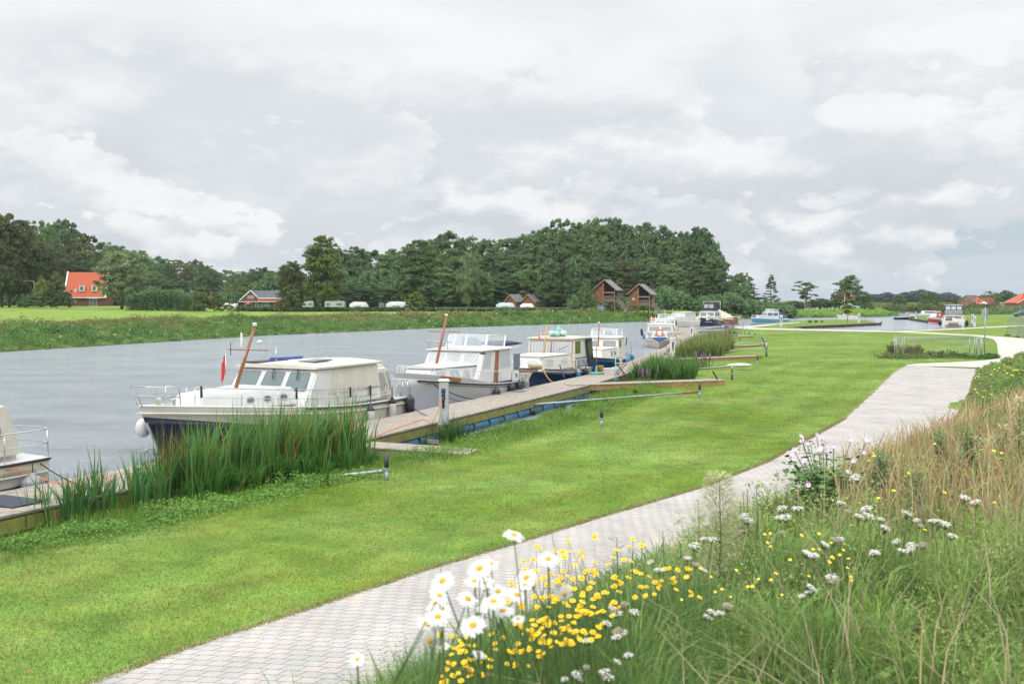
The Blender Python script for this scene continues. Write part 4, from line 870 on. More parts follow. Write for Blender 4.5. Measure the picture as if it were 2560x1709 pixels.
# ------------------------------------------------------------------ jetty, gangways, mooring gear
S_L = [(-15.4, 4.6), (-9.18, 17.71), (-4.31, 26.96), (.3, 37.57), (2.98, 43.8), (5.93, 51.67), (10.25, 64.5), (14.8, 81.4), (18.9, 100), (25.6, 138)]
W_L = [(-17.6, 5.6), (-10.43, 20.14), (-8.0, 25.2), (-4.03, 33.33), (1.13, 45.22), (4.49, 53.07), (8.06, 65.06), (12.59, 81.91), (16.5, 100.5), (23.3, 138.5)]
def stations(line, n):
    p = np.array(line, float); d = np.r_[0, np.cumsum(np.hypot(*np.diff(p, axis=0).T))]; t = np.linspace(0, d[-1], n)
    return np.stack([np.interp(t, d, p[:, 0]), np.interp(t, d, p[:, 1])], 1)
def jetty(name, label, i0, i1, z=.58):
    S = np.array(S_L[i0:i1+1]); W = np.array(W_L[i0:i1+1]); ln = float(np.sum(np.hypot(*np.diff((S+W)/2, axis=0).T)))
    org = (S[0]+W[0])/2; root = thing(name, label, 'jetty', (org[0], org[1], 0))
    n = int(ln/.155); s = stations(S-org, n+1); w = stations(W-org, n+1)
    b = MB()
    for i in range(n):
        f0, f1 = .04, .93; dz = random.uniform(-.003, .003); e = random.uniform(-.01, .015)
        q = [s[i]*(1-f0)+s[i+1]*f0, s[i]*(1-f1)+s[i+1]*f1, w[i]*(1-f1)+w[i+1]*f1, w[i]*(1-f0)+w[i+1]*f0]
        q[0] = q[0]+(s[i]-w[i])*e/2; q[1] = q[1]+(s[i]-w[i])*e/2
        b.hexa([(p[0], p[1], z-.04+dz) for p in q], [(p[0], p[1], z+dz) for p in q])
    b.build('deck_planks', DECKW, root)
    for nm, ln_, off in (('fascia', s, .01), ('water_fascia', w, -.01)):
        fb_ = MB(); k = max(2, int(ln/4))
        P = stations(ln_, k+1); O = (s[0]-w[0]); O = O/np.hypot(*O)*(.03 if nm == 'fascia' else -.03)
        for a, c in zip(P[:-1], P[1:]):
            d = (c-a)*.003; fb_.beam((a[0]+O[0]+d[0], a[1]+O[1]+d[1], z-.165), (c[0]+O[0]-d[0], c[1]+O[1]-d[1], z-.165), .05, .24)
        fb_.build('fascia', FASC, root)
        if nm == 'fascia':
            eb = MB(); O2 = O*.6
            for a, c in zip(P[:-1], P[1:]): eb.beam((a[0]+O2[0], a[1]+O2[1], z+.02), (c[0]+O2[0], c[1]+O2[1], z+.02), .09, .045)
            eb.build('edge_board', GREYW, root)
    k = int(ln/1.35); P = stations(s, k+1); O = (w[0]-s[0]); O = O/np.hypot(*O)*.22
    for a, c in list(zip(P[:-1], P[1:])):
        v = c-a; a2 = a+O+v*.06; c2 = a+O+v*.94
        MB().tube([(a2[0], a2[1], .13), (a2[0]*.9+c2[0]*.1, a2[1]*.9+c2[1]*.1, .13), (c2[0], c2[1], .13)], .2, 10).build('float', BARREL, root)
    return root
jetty('floating_jetty', 'nearest stretch of floating jetty, behind the tall reeds at the left', 0, 2)
jetty('floating_jetty', 'floating jetty on blue floats with mossy boards beside the white steel cruiser', 2, 5)
jetty('floating_jetty', 'floating jetty stretch with the folding table, ending at the cream bow on cruiser', 5, 7)
jetty('floating_jetty', 'farthest stretch of floating jetty beyond the cream bow on cruiser', 7, 9)
def gangway(p0, p1, w, z0, z1, label, fm, th=.22, end=False, trim=True):
    r = thing('gangway', label, 'gangway', (p0[0], p0[1], 0), 0, 'wooden gangways from jetty to lawn')
    d = Vector((p1[0]-p0[0], p1[1]-p0[1], z1-z0)); ln = d.length; u = d/ln; nn = Vector((-u.y, u.x, 0)).normalized(); n = int(ln/.16); b = MB()
    for i in range(n):
        a = u*(ln*(i+.04)/n)+Vector((0, 0, z0)); c = u*(ln*(i+.93)/n)+Vector((0, 0, z0)); e = random.uniform(-.015, .015)
        q = [a-nn*(w/2+e), c-nn*(w/2+e), c+nn*(w/2), a+nn*(w/2)]
        b.hexa([p-Vector((0, 0, .035)) for p in q], q)
    b.build('planks', DECKW, r)
    for sd_ in (1, -1):
        o = nn*sd_*(w/2-.06); MB().beam(o+Vector((0, 0, z0-.036-th/2)), o+u*ln+Vector((0, 0, z0-.036-th/2)), .06, th).build('side_beam', fm, r)
    if end: MB().beam(u*ln*.975+Vector((0, 0, z0+.0)), u*ln*.975+Vector((-.22, 0, z0+.38)), .16, .06).build('end_cleat', DARKW, r)
    return r
gangway((-5.3, 27.6), (-1.0, 26.3), .98, .56, .47, 'short grey plank gangway at the right end of the tall reeds', GREYW, .16)
gangway((2.5, 45.4), (9.9, 47.0), .9, .62, .72, 'long gangway with ochre side beam and tilted black end cleat', FASC2, .24, True)
gangway((9.4, 64.3), (16.9, 68.2), .9, .62, .66, 'gangway with ochre beam ending at the black topped post', FASC2, .24)
gangway((14.4, 80.9), (21.3, 85.6), .85, .62, .62, 'third gangway from the front, beside the purple flowers', FASC2, .22)
gangway((19.0, 100.6), (25.4, 106), .85, .6, .6, 'thin gangway between the two farther steel poles', FASC2, .16)
gangway((20.4, 121.6), (26.5, 124.8), .85, .6, .6, 'far gangway behind the second white power pedestal', GREYW, .2)
gangway((23.6, 135), (30.2, 139.5), .85, .6, .6, 'farthest gangway below the tan boats', GREYW, .2)
def post(px, y0, y1, label, zb=None, parts=('d', 'w'), r=.052, pipe=None, red=False):
    g = G(px, y1, .43); zb = hz(*g); g = G(px, y1, zb); h = (y1-y0)/FPX*g[1]
    o = thing('mooring_post', label, 'post', (g[0], g[1], zb), 0, 'black and grey mooring posts along the bank')
    if parts == ('d', 'w'):
        MB().tube([(0, 0, h*.46), (0, 0, h)], r*1.03, 10).build('black_sleeve', DGREY, o); MB().tube([(0, 0, -.15), (0, 0, h*.47)], r, 10).build('steel_post', GALV, o)
    else:
        MB().tube([(0, 0, -.15), (0, 0, h*.52)], r*1.03, 10).build('black_sleeve', DGREY, o); MB().tube([(0, 0, h*.5), (0, 0, h)], r, 10).build('steel_post', GALV, o)
    MB().box((0, -.03, h*.42), (.16, .05, .08)).build('bracket', GALV, o)
    if pipe:
        (xa, ya), (xb, yb), z_end, lb = pipe
        za = zb+(y1-ya)/FPX*g[1]; A = (at_depth(xa, ya, g[1])[0], g[1], za); Bg = G(xb, yb, z_end)
        q = thing('mooring_pole', lb, 'pole', A, 0, 'steel mooring poles between bank and jetty')
        Bv = Vector((Bg[0]-A[0], Bg[1]-A[1], z_end-za)); MB().tube([(0, 0, 0), Bv*.5, Bv], .038, 8).build('steel_tube', GALV, q)
        MB().tube([(0.02, 0, 0), Bv*(.09 if red else .04)], .046, 8).build('tube_sleeve', mat('rusty_red', (.35, .09, .06), .6) if red else GALV, q)
PG = 'steel mooring poles between bank and jetty'
post(967, 1135, 1199, 'nearest black and grey mooring post, right of the tall reeds', pipe=((955, 1177), (735, 1200), .28, 'nearest steel mooring pole, leading into the tall reeds'))
post(1504, 1021, 1065, 'lone black and grey mooring post without a pole on the lawn edge')
post(1749, 956, 992, 'black and grey post below the black end cleat of the long gangway', pipe=((1743, 979), (1326, 1011), .4, 'long steel pole with red sleeve below the long gangway'), red=True)
post(1830, 911, 949, 'post with grey bracket on top and black foot beside the white sack', parts=0, pipe=((1832, 914), (1655, 930), .4, 'steel pole passing behind the grey bracket post beside the white sack'))
post(1893.5, 888, 911, 'black topped post at the end of the ochre gangway behind the white sack')
post(1916, 856, 892, 'tallest post of the cluster at the lawn edge, black foot', parts=0, r=.06, pipe=((1913, 869), (1800, 882.5), .5, 'steel pole leading to the tallest post of the cluster'))
post(1911, 845, 868, 'post just left of the tallest one in the cluster', parts=0)
post(1908.5, 843.5, 862, 'second post left of the tallest one, black top', pipe=((1906, 851), (1822, 863.5), .5, 'steel pole above the third gangway from the front'))
post(1904, 835, 848, 'small post half way up the curved row of posts', parts=0)
post(1887.5, 832, 841, 'small black capped post standing alone in the curved row of posts')
post(1873, 830, 840, 'small post with a reddish cap at the far end of the row', pipe=((1869, 831), (1810, 840), .5, 'steel pole at the small reddish capped post'))
post(1861, 823, 835, 'small post under the upright bicycle', parts=0)
for xa, ya, xb, yb, lb in ((1805, 817, 1748, 822.5, 'far steel pole below the wooden tent boat'), (1790, 819.5, 1735, 824, 'farther short steel pole before the far gangway')):
    a = G(xa, ya, .6); b_ = G(xb, yb, .6); q = thing('mooring_pole', lb, 'pole', (a[0], a[1], .6), 0, PG); MB().tube([(0, 0, 0), ((b_[0]-a[0])/2, (b_[1]-a[1])/2, 0), (b_[0]-a[0], b_[1]-a[1], 0)], .05, 6).build('steel_tube', GALV, q)
sk = G(1850, 911, .75); tag(MB().loft([[(x, .3*k*math.cos(a), .11*k*math.sin(a)+.1) for a in np.linspace(0, 6.28, 9)[:-1]] for x, k in ((-.75, .15), (-.5, .8), (0, 1.1), (.4, .9), (.7, .3))]).build('white_sack', FENDW, None, loc=(sk[0], sk[1], .62)), 'white sack lying over the steel pole near the lawn edge', 'sack')

def pedestal(px, y0, y1, zb, label, m, near=False, rz=0.):
    g = G(px, y1, zb); h = (y1-y0)/FPX*g[1]
    o = thing('power_pedestal', label, 'power pedestal', (g[0], g[1], zb), rz, 'power pedestals along the harbour')
    MB().box((0, 0, h*.48), (.29, .24, h*.96)).build('column', m, o, .02)
    MB().hexa([(-.19, -.16, h*.955), (.19, -.16, h*.955), (.19, .16, h*.955), (-.19, .16, h*.955)][::1], [(-.15, -.11, h), (.15, -.11, h), (.15, .11, h), (-.15, .11, h)]).build('cap', WHITE, o, .012)
    MB().box((0, 0, .02), (.38, .34, .04)).build('base_plate', GALV, o)
    MB().box((-.03, -.128, h*.68), (.12, .02, h*.24)).build('socket_panel', DGREY, o)
    for k in range(3): MB().tube([(-.05, -.135, h*(.77-.09*k)), (-.05, -.175, h*(.765-.09*k))], .036, 8).build('socket', mat('socket_blue', (.05, .17, .5), .4), o)
    MB().box((-.03, -.132, h*.47), (.07, .03, h*.17)).build('meter_box', BLACK, o)
    return o
PDG = mat('pedestal_grey', (.50, .52, .51), .5, var=.08)
pd1 = pedestal(1110, 946, 1062, .58, 'grey power pedestal with blue sockets in front of the white steel cruiser', PDG, True, R(8))
a = Vector((pd1.location.x-.05, pd1.location.y-.2, 1.48)); 
cb_pts = [a, a+Vector((-.12, -.05, -.45)), a+Vector((-.3, 0, -.82)), Vector((*G(1060, 1047, .6), .61)), Vector((*G(1000, 1066, .6), .6)), Vector((*G(950, 1085, .6), .6)), Vector((*G(880, 1104, .6), .6)), Vector((*G(800, 1125, .6), .6))]
tag(MB().tube(cb_pts, .012, 6).build('power_cable', ROPE_O, None), 'orange cable from the blue sockets down along the jetty edge', 'power cable')
pedestal(1681, 844, 893, .58, 'white power pedestal beside the pinkish hull at the near jetty platform', WHITE, rz=.3)
pedestal(1729, 816.5, 844, .58, 'white power pedestal at the narrow far jetty', WHITE)
pedestal(1848, 793, 808, .42, 'small white pedestal by the water behind the bicycles', PDG)
pedestal(1953, 787, 817, .45, 'white pedestal on the grass where the pale path forks', WHITE)
pedestal(2147, 783, 807, .42, 'white pedestal on the grassy island beside the young tree', WHITE)
pedestal(2289, 779.5, 796.5, .45, 'white pedestal on the quay left of the red speedboat', WHITE)
pedestal(2431, 785, 809, .45, 'left one of two white pedestals right of the big yacht', WHITE)
pedestal(2436.5, 790, 817.5, .45, 'right one of two white pedestals right of the big yacht', WHITE)

# signs ------------------------------------------------------------
g = G(1083, 1153, .3); o = thing('warning_sign', 'small dark sign with white lettering in front of the short grey gangway', 'sign', (g[0], g[1], hz(*g)), R(12))
MB().tube([(0, 0, -.1), (0, 0, .30)], .028, 6).build('sign_post', FASC, o); MB().box((0, 0, .38), (.27, .025, .17), ry=R(8)).build('sign_board', DGREY, o)
text_mesh('VERBODEN\nTOEGANG', .058, 'lettering', WHITE, o, Matrix.Translation((0, -.016, .375)) @ Matrix.Rotation(R(8), 4, 'Y') @ Matrix.Rotation(math.pi/2, 4, 'X'))
g = G(2461, 886, LZ); o = thing('sign_pole', 'grey sign pole with the bare backs of two panels near the path junction', 'sign', (g[0], g[1], LZ))
hh = (886-768)/FPX*g[1]; MB().tube([(0, 0, -.1), (0, 0, hh)], .045, 10).build('pole', GALV, o); MB().box((-.13, .06, hh-.45), (.22, .02, .72)).build('panel', GREY, o, .01); MB().box((.13, .06, hh-.45), (.22, .02, .72)).build('panel', GALV, o, .01)
MB().box((0, 0, hh-.4), (.3, .05, .05)).build('clamp', GALV, o)

# fence enclosure ----------------------------------------------------
def wire_panel(x0, y0, x1, y1, h, sp=.16, r=.006, z0=.05):
    b = MB(); L_ = math.hypot(x1-x0, y1-y0); n = max(2, int(L_/sp)); m = int(h/sp)
    for i in range(n+1): f = i/n; b.tube([(x0+(x1-x0)*f, y0+(y1-y0)*f, z0), (x0+(x1-x0)*f, y0+(y1-y0)*f, h)], r, 3, cap=False)
    for j in range(m+1): z = z0+(h-z0)*j/m; b.tube([(x0, y0, z), (x1, y1, z)], r, 3, cap=False)
    return b
g0 = G(2236.5, 889, LZ); g1_ = G(2425, 887, LZ); g2_ = G(2447, 888.5, LZ)
fn = thing('mesh_fence', 'low galvanised mesh fence enclosure with weeds growing at its foot', 'fence', (g0[0], g0[1], LZ))
L1 = g1_[0]-g0[0]; L2 = g2_[0]-g0[0]; FH = 1.3
for x, y, r_ in ((0, 0, .06), (.12, 0, .04), (1.0, 1.2, .05), (1.2, 1.3, .035), (L1-.1, 0.1, .04), (L1+.05, 0.1, .05), (L2, -.1, .06), (L2-.1, 1.5, .04)):
    MB().tube([(x, y, -.1), (x, y, FH)], r_, 8).build('fence_post', GALV, fn)
rl = MB(); rl.tube([(0, 0, FH-.05), (L1, .1, FH-.03)], .028, 6).tube([(1.2, 1.3, FH-.02), (L2, 1.5, FH-.02)], .028, 6).tube([(0, 0, FH-.04), (1.0, 1.2, FH)], .028, 6).tube([(L1+.05, .1, FH-.14), (L2, -.1, FH-.06)], .03, 6).tube([(L2, -.1, FH-.06), (L2-.1, 1.5, FH-.03)], .028, 6).build('top_rail', GALV, fn)
wire_panel(L1+.05, .1, L2, -.1, FH-.16, .09, .008).build('mesh_panel', GALV, fn); wire_panel(0, 0, L1, .1, FH-.06, .2, .0035).build('mesh_panel', GALV, fn); wire_panel(1.2, 1.3, L2, 1.5, FH-.06, .2, .0035).build('mesh_panel', GALV, fn)
for x, y, z in ((1.9, 1.28, .88), (L1-.65, .06, .78)): MB().box((x, y, z), (.34, .012, .09)).build('label_plate', mat('pale_blue_plate', (.30, .42, .6), .5), fn)
MB().box((-.05, -.06, FH-.28), (.1, .05, .09)).build('lock', mat('brass', (.6, .5, .2), .4, .6), fn)
for i in range(3):
    x0p = (2519, 2544, 2572)[i]; a = G(x0p, 839+i*4, LZ); 
    o = thing('construction_fence', ('leftmost', 'middle', 'rightmost')[i]+' tall site fence panel at the right edge', 'fence panel', (a[0], a[1], LZ), R((-14, 24, -8)[i]), 'tall site fence panels at the right edge')
    w_ = 2.4; fr = MB(); fr.tube([(0, 0, 0), (0, 0, 2.0), (w_, 0, 2.0), (w_, 0, 0)], .03, 6).tube([(0, 0, .15), (w_, 0, .15)], .025, 6).build('frame', GALV, o)
    wire_panel(0, 0, w_, 0, 1.98, .055, .006, .15).build('mesh', GALV, o); MB().box((0, 0, .07), (.9, .25, .14), rz=.9).build('foot_block', DGREY, o)

# bicycles ------------------------------------------------------------
def bicycle(label, loc, rz, lean=0., m=BLACK, bag=None):
    o = thing('bicycle', label, 'bicycle', loc, rz); o.rotation_euler = (lean, 0, rz)
    for x in (-.53, .53):
        t = MB().loft([[(x+(.33+.018*math.cos(a))*math.cos(p), .018*math.sin(a), .35+(.33+.018*math.cos(a))*math.sin(p)) for a in np.linspace(0, 6.28, 6)[:-1]] for p in np.linspace(0, 2*math.pi, 19)], caps=False)
        w_ = t.build('wheel', BLACK, o); s_ = MB()
        for k in range(10): a = k*math.pi/5; s_.tube([(x, 0, .35), (x+.31*math.cos(a), 0, .35+.31*math.sin(a))], .003, 3)
        s_.build('spokes', CHROME, w_)
    f = MB(); f.tube([(-.53, 0, .35), (-.05, 0, .32), (.4, 0, .78), (-.17, 0, .80), (-.05, 0, .32)], .018, 6).tube([(-.53, 0, .35), (-.17, 0, .78)], .012, 5).tube([(.53, 0, .35), (.38, 0, .86), (.34, 0, 1.02)], .017, 6).tube([(-.17, 0, .78), (-.2, 0, .93)], .014, 5).build('frame', m, o)
    MB().tube([(.28, .26, 1.0), (.38, .2, 1.05), (.36, 0, 1.03), (.38, -.2, 1.05), (.28, -.26, 1.0)], .014, 5).build('handlebar', CHROME, o)
    MB().ball((-.2, 0, .95), .1, 8, (1.3, .8, .35)).build('saddle', BLACK, o)
    MB().tube([(-.25, .06, .74), (-.8, .06, .74)], .01, 4).tube([(-.25, -.06, .74), (-.8, -.06, .74)], .01, 4).tube([(-.55, 0, .35), (-.7, 0, .74)], .01, 4).build('carrier', m, o)
    if bag:
        for s_ in (1, -1): MB().box((-.58, .14*s_, .58), (.34, .12, .3)).build('pannier', bag, o, .04)
    return o
g = G(2244, 889, LZ); bicycle('dark bicycle leaning against the left post of the mesh fence', (g[0]-.1, g[1]+.35, LZ), R(35), R(-6))
g = G(1818, 826, .42); bicycle('bicycle with blue panniers parked on the grass by the jetty', (g[0], g[1], .42), R(70), R(-5), GREY, mat('blue_pannier', (.05, .2, .55), .6))
g = G(1849, 829, .42); bicycle('upright black city bicycle parked on the grass right of the panniers', (g[0], g[1], .42), R(5), R(4))

# things on the jetty --------------------------------------------------
g = G(1552, 937, .6); o = thing('folding_table', 'small folding table with crossed reddish wood legs on the jetty', 'table', (g[0], g[1], .585), R(10))
MB().box((0, 0, .62), (.62, .5, .03)).build('tabletop', DECKW, o, .005)
for y in (-.2, .2):
    MB().beam((-.25, y, .01), (.22, y, .60), .035, .03).build('leg', mat('dark_red_wood', (.12, .045, .025), .6), o); MB().beam((.25, y*.8, .01), (-.22, y*.8, .60), .035, .03).build('leg', mat('dark_red_wood', (0, 0, 0)), o)
MB().beam((-.2, -.2, .1), (-.2, .2, .1), .03, .03).beam((.2, -.17, .1), (.2, .17, .1), .03, .03).build('stretcher', mat('dark_red_wood', (0, 0, 0)), o)
g = G(1491, 934, .6); o = thing('parasol_stand', 'weathered turquoise parasol base with a bare pole on the jetty', 'parasol stand', (g[0], g[1], .585))
TQ = mat('weathered_turquoise', (.15, .33, .34), .7, var=.3)
MB().lathe([(.02, 0), (.42, .0), (.43, .06), (.36, .10), (.08, .12), (.06, .14), (.055, .42), (.0, .44)], n=16).build('base', TQ, o); MB().tube([(0, 0, .4), (0, 0, 1.55)], .025, 6).build('pole', mat('brown_pole', (.35, .15, .08), .6), o)
g = G(1504, 928, .6); o = thing('potted_plant', 'yellow pot with a bushy plant beside the parasol base', 'potted plant', (g[0]-.05, g[1]+.1, .585))
MB().lathe([(.0, 0), (.12, 0), (.17, .3), (.18, .32), (.14, .31), (.0, .29)], n=12).build('pot', mat('yellow_pot', (.5, .30, .03), .5), o)
g = G(1512, 925, .6); tag(MB().box((0, 0, .05), (.8, .3, .1)).build('white_bag', WHITE, None, loc=(g[0]+.35, g[1]+.4, .59)), 'flat white bag on the jetty beside the yellow pot', 'bag')
MATB = mat('dark_blue_mat', (.05, .06, .085), .9, bump=.5, bscale=60)
g = G(20, 1252, .6); tag(MB().box((0, 0, .01), (1.25, .75, .02)).build('door_mat', MATB, None, loc=(g[0], g[1], .59)), 'dark blue mat on the planks at the left edge', 'mat').rotation_euler = (0, 0, R(-26))
g = G(1297, 977, .6); tag(MB().box((0, 0, .01), (.55, .45, .02)).build('door_mat', mat('teal_mat', (.12, .2, .22), .9), None, loc=(g[0], g[1], .59)), 'small teal mat on the jetty beside the stern of the white steel cruiser', 'mat').rotation_euler = (0, 0, R(64))
g = G(1540, 953, .6); tag(MB().ball((0, 0, .08), .1, 6, (1, 1, .7)).build('blue_cap', mat('socket_blue', (0, 0, 0)), None, loc=(g[0], g[1], .6)), 'small bright blue object on the jetty behind the long gangway', 'cap')
# quay walls -----------------------------------------------------------
def quay(name, label, pts, top, z1=-.5):
    o = thing(name, label, 'quay wall', (pts[0][0], pts[0][1], 0)); b = MB(); c_ = MB(); p0 = Vector((pts[0][0], pts[0][1], 0))
    for a, c in zip(pts[:-1], pts[1:]):
        A = Vector((a[0], a[1], 0))-p0; C_ = Vector((c[0], c[1], 0))-p0; d = (C_-A); n = max(1, int(d.length/2.4))
        for k in range(3): b.beam(A+Vector((0, 0, top-.09-.16*k)), C_+Vector((0, 0, top-.09-.16*k)), .10+.012*k, .15)
        for i in range(n+1): q = A+d*i/n; b.tube([q+Vector((0, 0, -.5)), q+Vector((0, 0, top+.03))], .12, 6)
        c_.beam(A+Vector((0, 0, top+.03)), C_+Vector((0, 0, top+.03)), .22, .05)
    b.build('boards', DARKW, o); c_.build('coping', GREYW, o)
quay('quay_wall', 'brown board quay wall around the grassy island', [G(1990, 823.2, .1), G(2010, 822.4, 0), G(2106, 818, 0), G(2199, 813.3, 0), G(2203, 807.5, 0)], .43)
quay('quay_wall', 'brown board quay wall left of the red speedboat', [G(2270, 798.5, 0), G(2275, 800.3, 0), G(2319, 807.2, 0), G(2362, 811.5, 0)], .43)
quay('quay_wall', 'dark low timber edge in front of the pale blue banded cabin boat', [G(1880, 811.2, .3), G(1925, 808.8, .3), G(1960, 804, .3)], .35)

# car -------------------------------------------------------------------
g = G(2552, 792, LZ); car = thing('car', 'dark blue estate car parked at the right edge', 'car', (g[0]+.6, g[1], LZ), R(180))
BC = mat('car_blue', (.02, .04, .12), .25, coat=.6)
prof = [(-2.1, .35), (-2.12, .8), (-2.0, .95), (-1.75, 1.38), (-.4, 1.46), (.55, 1.36), (1.1, .98), (1.95, .84), (2.1, .62), (2.1, .35)]
body = MB(); body.loft([[(x, w_*(1 if z < .9 else .82)*s_, z) for x, z in prof] for s_, w_ in ((-1, .86), (1, .86))], smooth=False); body.build('body', BC, car, .05)
for s_ in (1, -1):
    MB().add([(-1.65, .80*s_, .95), (.95, .80*s_, .95), (.5, .735*s_, 1.3), (-1.5, .735*s_, 1.34)], [(0, 1, 2, 3) if s_ < 0 else (3, 2, 1, 0)]).build('side_window', GLASS, car)
    for x in (-1.3, 1.3): w_ = MB().tube([(x, .70*s_, .32), (x, .88*s_, .32)], .32, 14).build('wheel', BLACK, car); MB().tube([(x, .86*s_, .32), (x, .90*s_, .32)], .19, 10).build('hubcap', GALV, w_)
    MB().box((2.08, .6*s_, .68), (.06, .3, .12)).build('headlight', WHITE, car)

# ------------------------------------------------------------------ far bank buildings
TILE = wave_mat('orange_roof_tiles', (.52, .115, .045), (.40, .085, .04), 1.6, 'Z', .8, .3, mix_n=.6, noise_s=1.2)
SLATE = wave_mat('dark_roof_tiles', (.12, .13, .15), (.075, .08, .095), 1.6, 'Z', .7, .3, mix_n=.5, noise_s=2)
ZINC = mat('grey_metal_roof', (.16, .18, .21), .5, .2, var=.2, vscale=1)
BRK = mat('brown_brick', (.16, .075, .045), .9, var=.35, vscale=3); BRK2 = mat('pink_brick', (.30, .18, .13), .9, var=.3, vscale=3)
CEDAR = wave_mat('vertical_cedar_boards', (.28, .13, .055), (.17, .075, .035), 1.7, 'X', .8, .4, mix_n=.55, noise_s=2)
CEDARY = CEDAR
PALEW = mat('pale_trim_wood', (.42, .27, .17), .8, var=.2); SILVW = mat('silvered_wood', (.26, .23, .19), .85, var=.2)
def gable(root, w, d, he, hr, wall, roof, trim, over=.35, name='roof', c=(0, 0), th=.12):
    """ridge runs along y (away from the viewer); gable faces -y"""
    x, y = c; b = MB(); v = [(x-w/2, y-d/2, 0), (x+w/2, y-d/2, 0), (x+w/2, y-d/2, he), (x, y-d/2, hr), (x-w/2, y-d/2, he)]
    b.loft([v, [(p[0], p[1]+d, p[2]) for p in v]], smooth=False); b.build('walls', wall, root)
    sl = (hr-he)/(w/2); e = over; r_ = MB()
    for s_ in (1, -1):
        a = [(x, y-d/2-e, hr+.02), (x+s_*(w/2+e), y-d/2-e, he-sl*e+.02)]; q = [(p[0], p[1], p[2]+th) for p in a]
        r_.loft([[a[0], a[1], q[1], q[0]], [(p[0], p[1]+d+2*e, p[2]) for p in (a[0], a[1], q[1], q[0])]], smooth=False)
    ro = r_.build(name, roof, root)
    t = MB()
    for yy in (y-d/2-e-.03, y+d/2+e+.03):
        for s_ in (1, -1): t.beam((x, yy, hr+.06), (x+s_*(w/2+e+.02), yy, he-sl*e+.06), .05, .24)
    t.build('barge_boards', trim, ro); return ro
def wnd(root, x0, x1, y, z0, z1, fm=WHITE, gm=GLASS, name='window', nrm=-1, div=0):
    f = MB().box(((x0+x1)/2, y, (z0+z1)/2), (x1-x0, .08, z1-z0)).build(name, fm, root); k = .07
    n = max(1, div+1)
    for i in range(n):
        a = x0+k+(x1-x0-2*k)*i/n; c = x0+k+(x1-x0-2*k)*(i+1)/n-(k if i < n-1 else 0)
        MB().box(((a+c)/2, y+nrm*.035, (z0+z1)/2), (c-a, .04, z1-z0-2*k)).build('pane', gm, f)
    return f
def far_spot(px, ybase, z):
    g = G(px, ybase, z); return g
# orange roofed house
g = far_spot(208, 766.5, 2.45); hs = thing('house', 'brick house with big orange tiled roof at the wood edge, left', 'house', (g[0], g[1]+4, hz(g[0], g[1]+4)), R(8))
RW = 11.; k = g[1]/FPX
b = MB(); v = [(-4, 0), (4, 0), (4, 2.9), (0, 9.2), (-4, 2.9)]
b.loft([[(x, y, z) for y, z in v] for x in (-RW/2, RW/2)], smooth=False).build('walls', BRK, hs)
r_ = MB()
for s_ in (-1, 1): q = [(-RW/2+.1, s_*4.5, 2.2), (RW/2-.1, s_*4.5, 2.2), (RW/2-.1, 0, 9.3), (-RW/2+.1, 0, 9.3)]; r_.add(q+[(p[0], p[1], p[2]+.18) for p in q], [(0, 1, 2, 3), (7, 6, 5, 4), (0, 4, 5, 1), (1, 5, 6, 2), (3, 7, 4, 0)])
ro = r_.build('roof', TILE, hs)
for x in (-RW/2, RW/2):
    for s_ in (-1, 1): MB().beam((x, s_*4.5, 2.4), (x, 0, 9.6), .4, .3).build('gable_coping', WHITE, ro)
MB().box((-1+3, 1, 9.4), (.8, .8, 1.0)).build('chimney', BRK, ro)
for x in (-.9, 2.4):
    dm = MB().box((x, -3.1, 4.9), (1.3, 1.5, 1.6)).build('dormer', WHITE, ro); MB().box((x, -3.87, 4.95), (.75, .04, 1.1)).build('pane', GLASS, dm)
MB().box((-2.6, -3.5, 4.35), (.9, .3, .9)).build('skylight', CLEARG, ro)
MB().box((0, -4.4, 2.35), (RW+.2, .3, .25)).build('gutter', WHITE, ro); MB().box((2.2, -4.5, 2.2), (3, .5, .12)).build('door_canopy', WHITE, hs)
wnd(hs, 1.1, 3.1, -4.03, .05, 2.0, name='glass_door', div=1); wnd(hs, -4.2, -2.4, -4.03, .8, 1.9)
# cafe
g = far_spot(640, 775.5, 1.85); cf = thing('clubhouse', 'brick clubhouse with slate roof, flat canopy and red parasol at the camping', 'building', (g[0], g[1]+3, 1.85), R(-4))
KP = g[1]/FPX     # metres per pixel there
b = MB(); v = [(-4.2, -1, 0), (.5, -1, 0), (.5, -1, 2.7), (-1.7, -1, 4.75), (-4.2, -1, 2.6)]; b.loft([v, [(x, y+7, z) for x, y, z in v]], smooth=False).build('walls', BRK, cf)
b = MB()
for p, q in (((-1.7, 4.8), (.8, 2.45)), ((-1.7, 4.8), (-4.5, 2.4))): b.beam((p[0], -1.15, p[1]), (q[0], -1.15, q[1]), .12, .22)
b.build('barge_boards', WHITE, cf)
MB().add([(-1.7, -1.1, 4.85), (.8, -1.1, 2.5), (.8, 6.3, 2.5), (-1.7, 6.3, 4.85), (-4.5, -1.1, 2.45), (-4.5, 6.3, 2.45), (-1.7, -1.1, 4.72), (.8, -1.1, 2.38), (-4.5, -1.1, 2.33)], [(0, 1, 2, 3), (4, 0, 3, 5), (0, 6, 7, 1), (4, 8, 6, 0)]).build('roof', SLATE, cf)
MB().add([(-1.6, .3, 4.8), (6.2, .3, 4.8), (6.2, -1.6, 2.95), (.3, -1.6, 2.95)], [(3, 2, 1, 0)]).add([(-1.6, .3, 4.8), (6.2, .3, 4.8), (6.2, 4, 2.6), (-.8, 4, 2.6)], [(0, 1, 2, 3)]).build('side_roof', SLATE, cf)
MB().box((3.3, -1.62, 2.92), (6, .12, .2)).build('gutter', WHITE, cf); MB().box((3.1, -1.3, 2.5), (5.9, .2, .6)).build('orange_fascia', mat('orange_board', (.45, .13, .03), .7), cf)
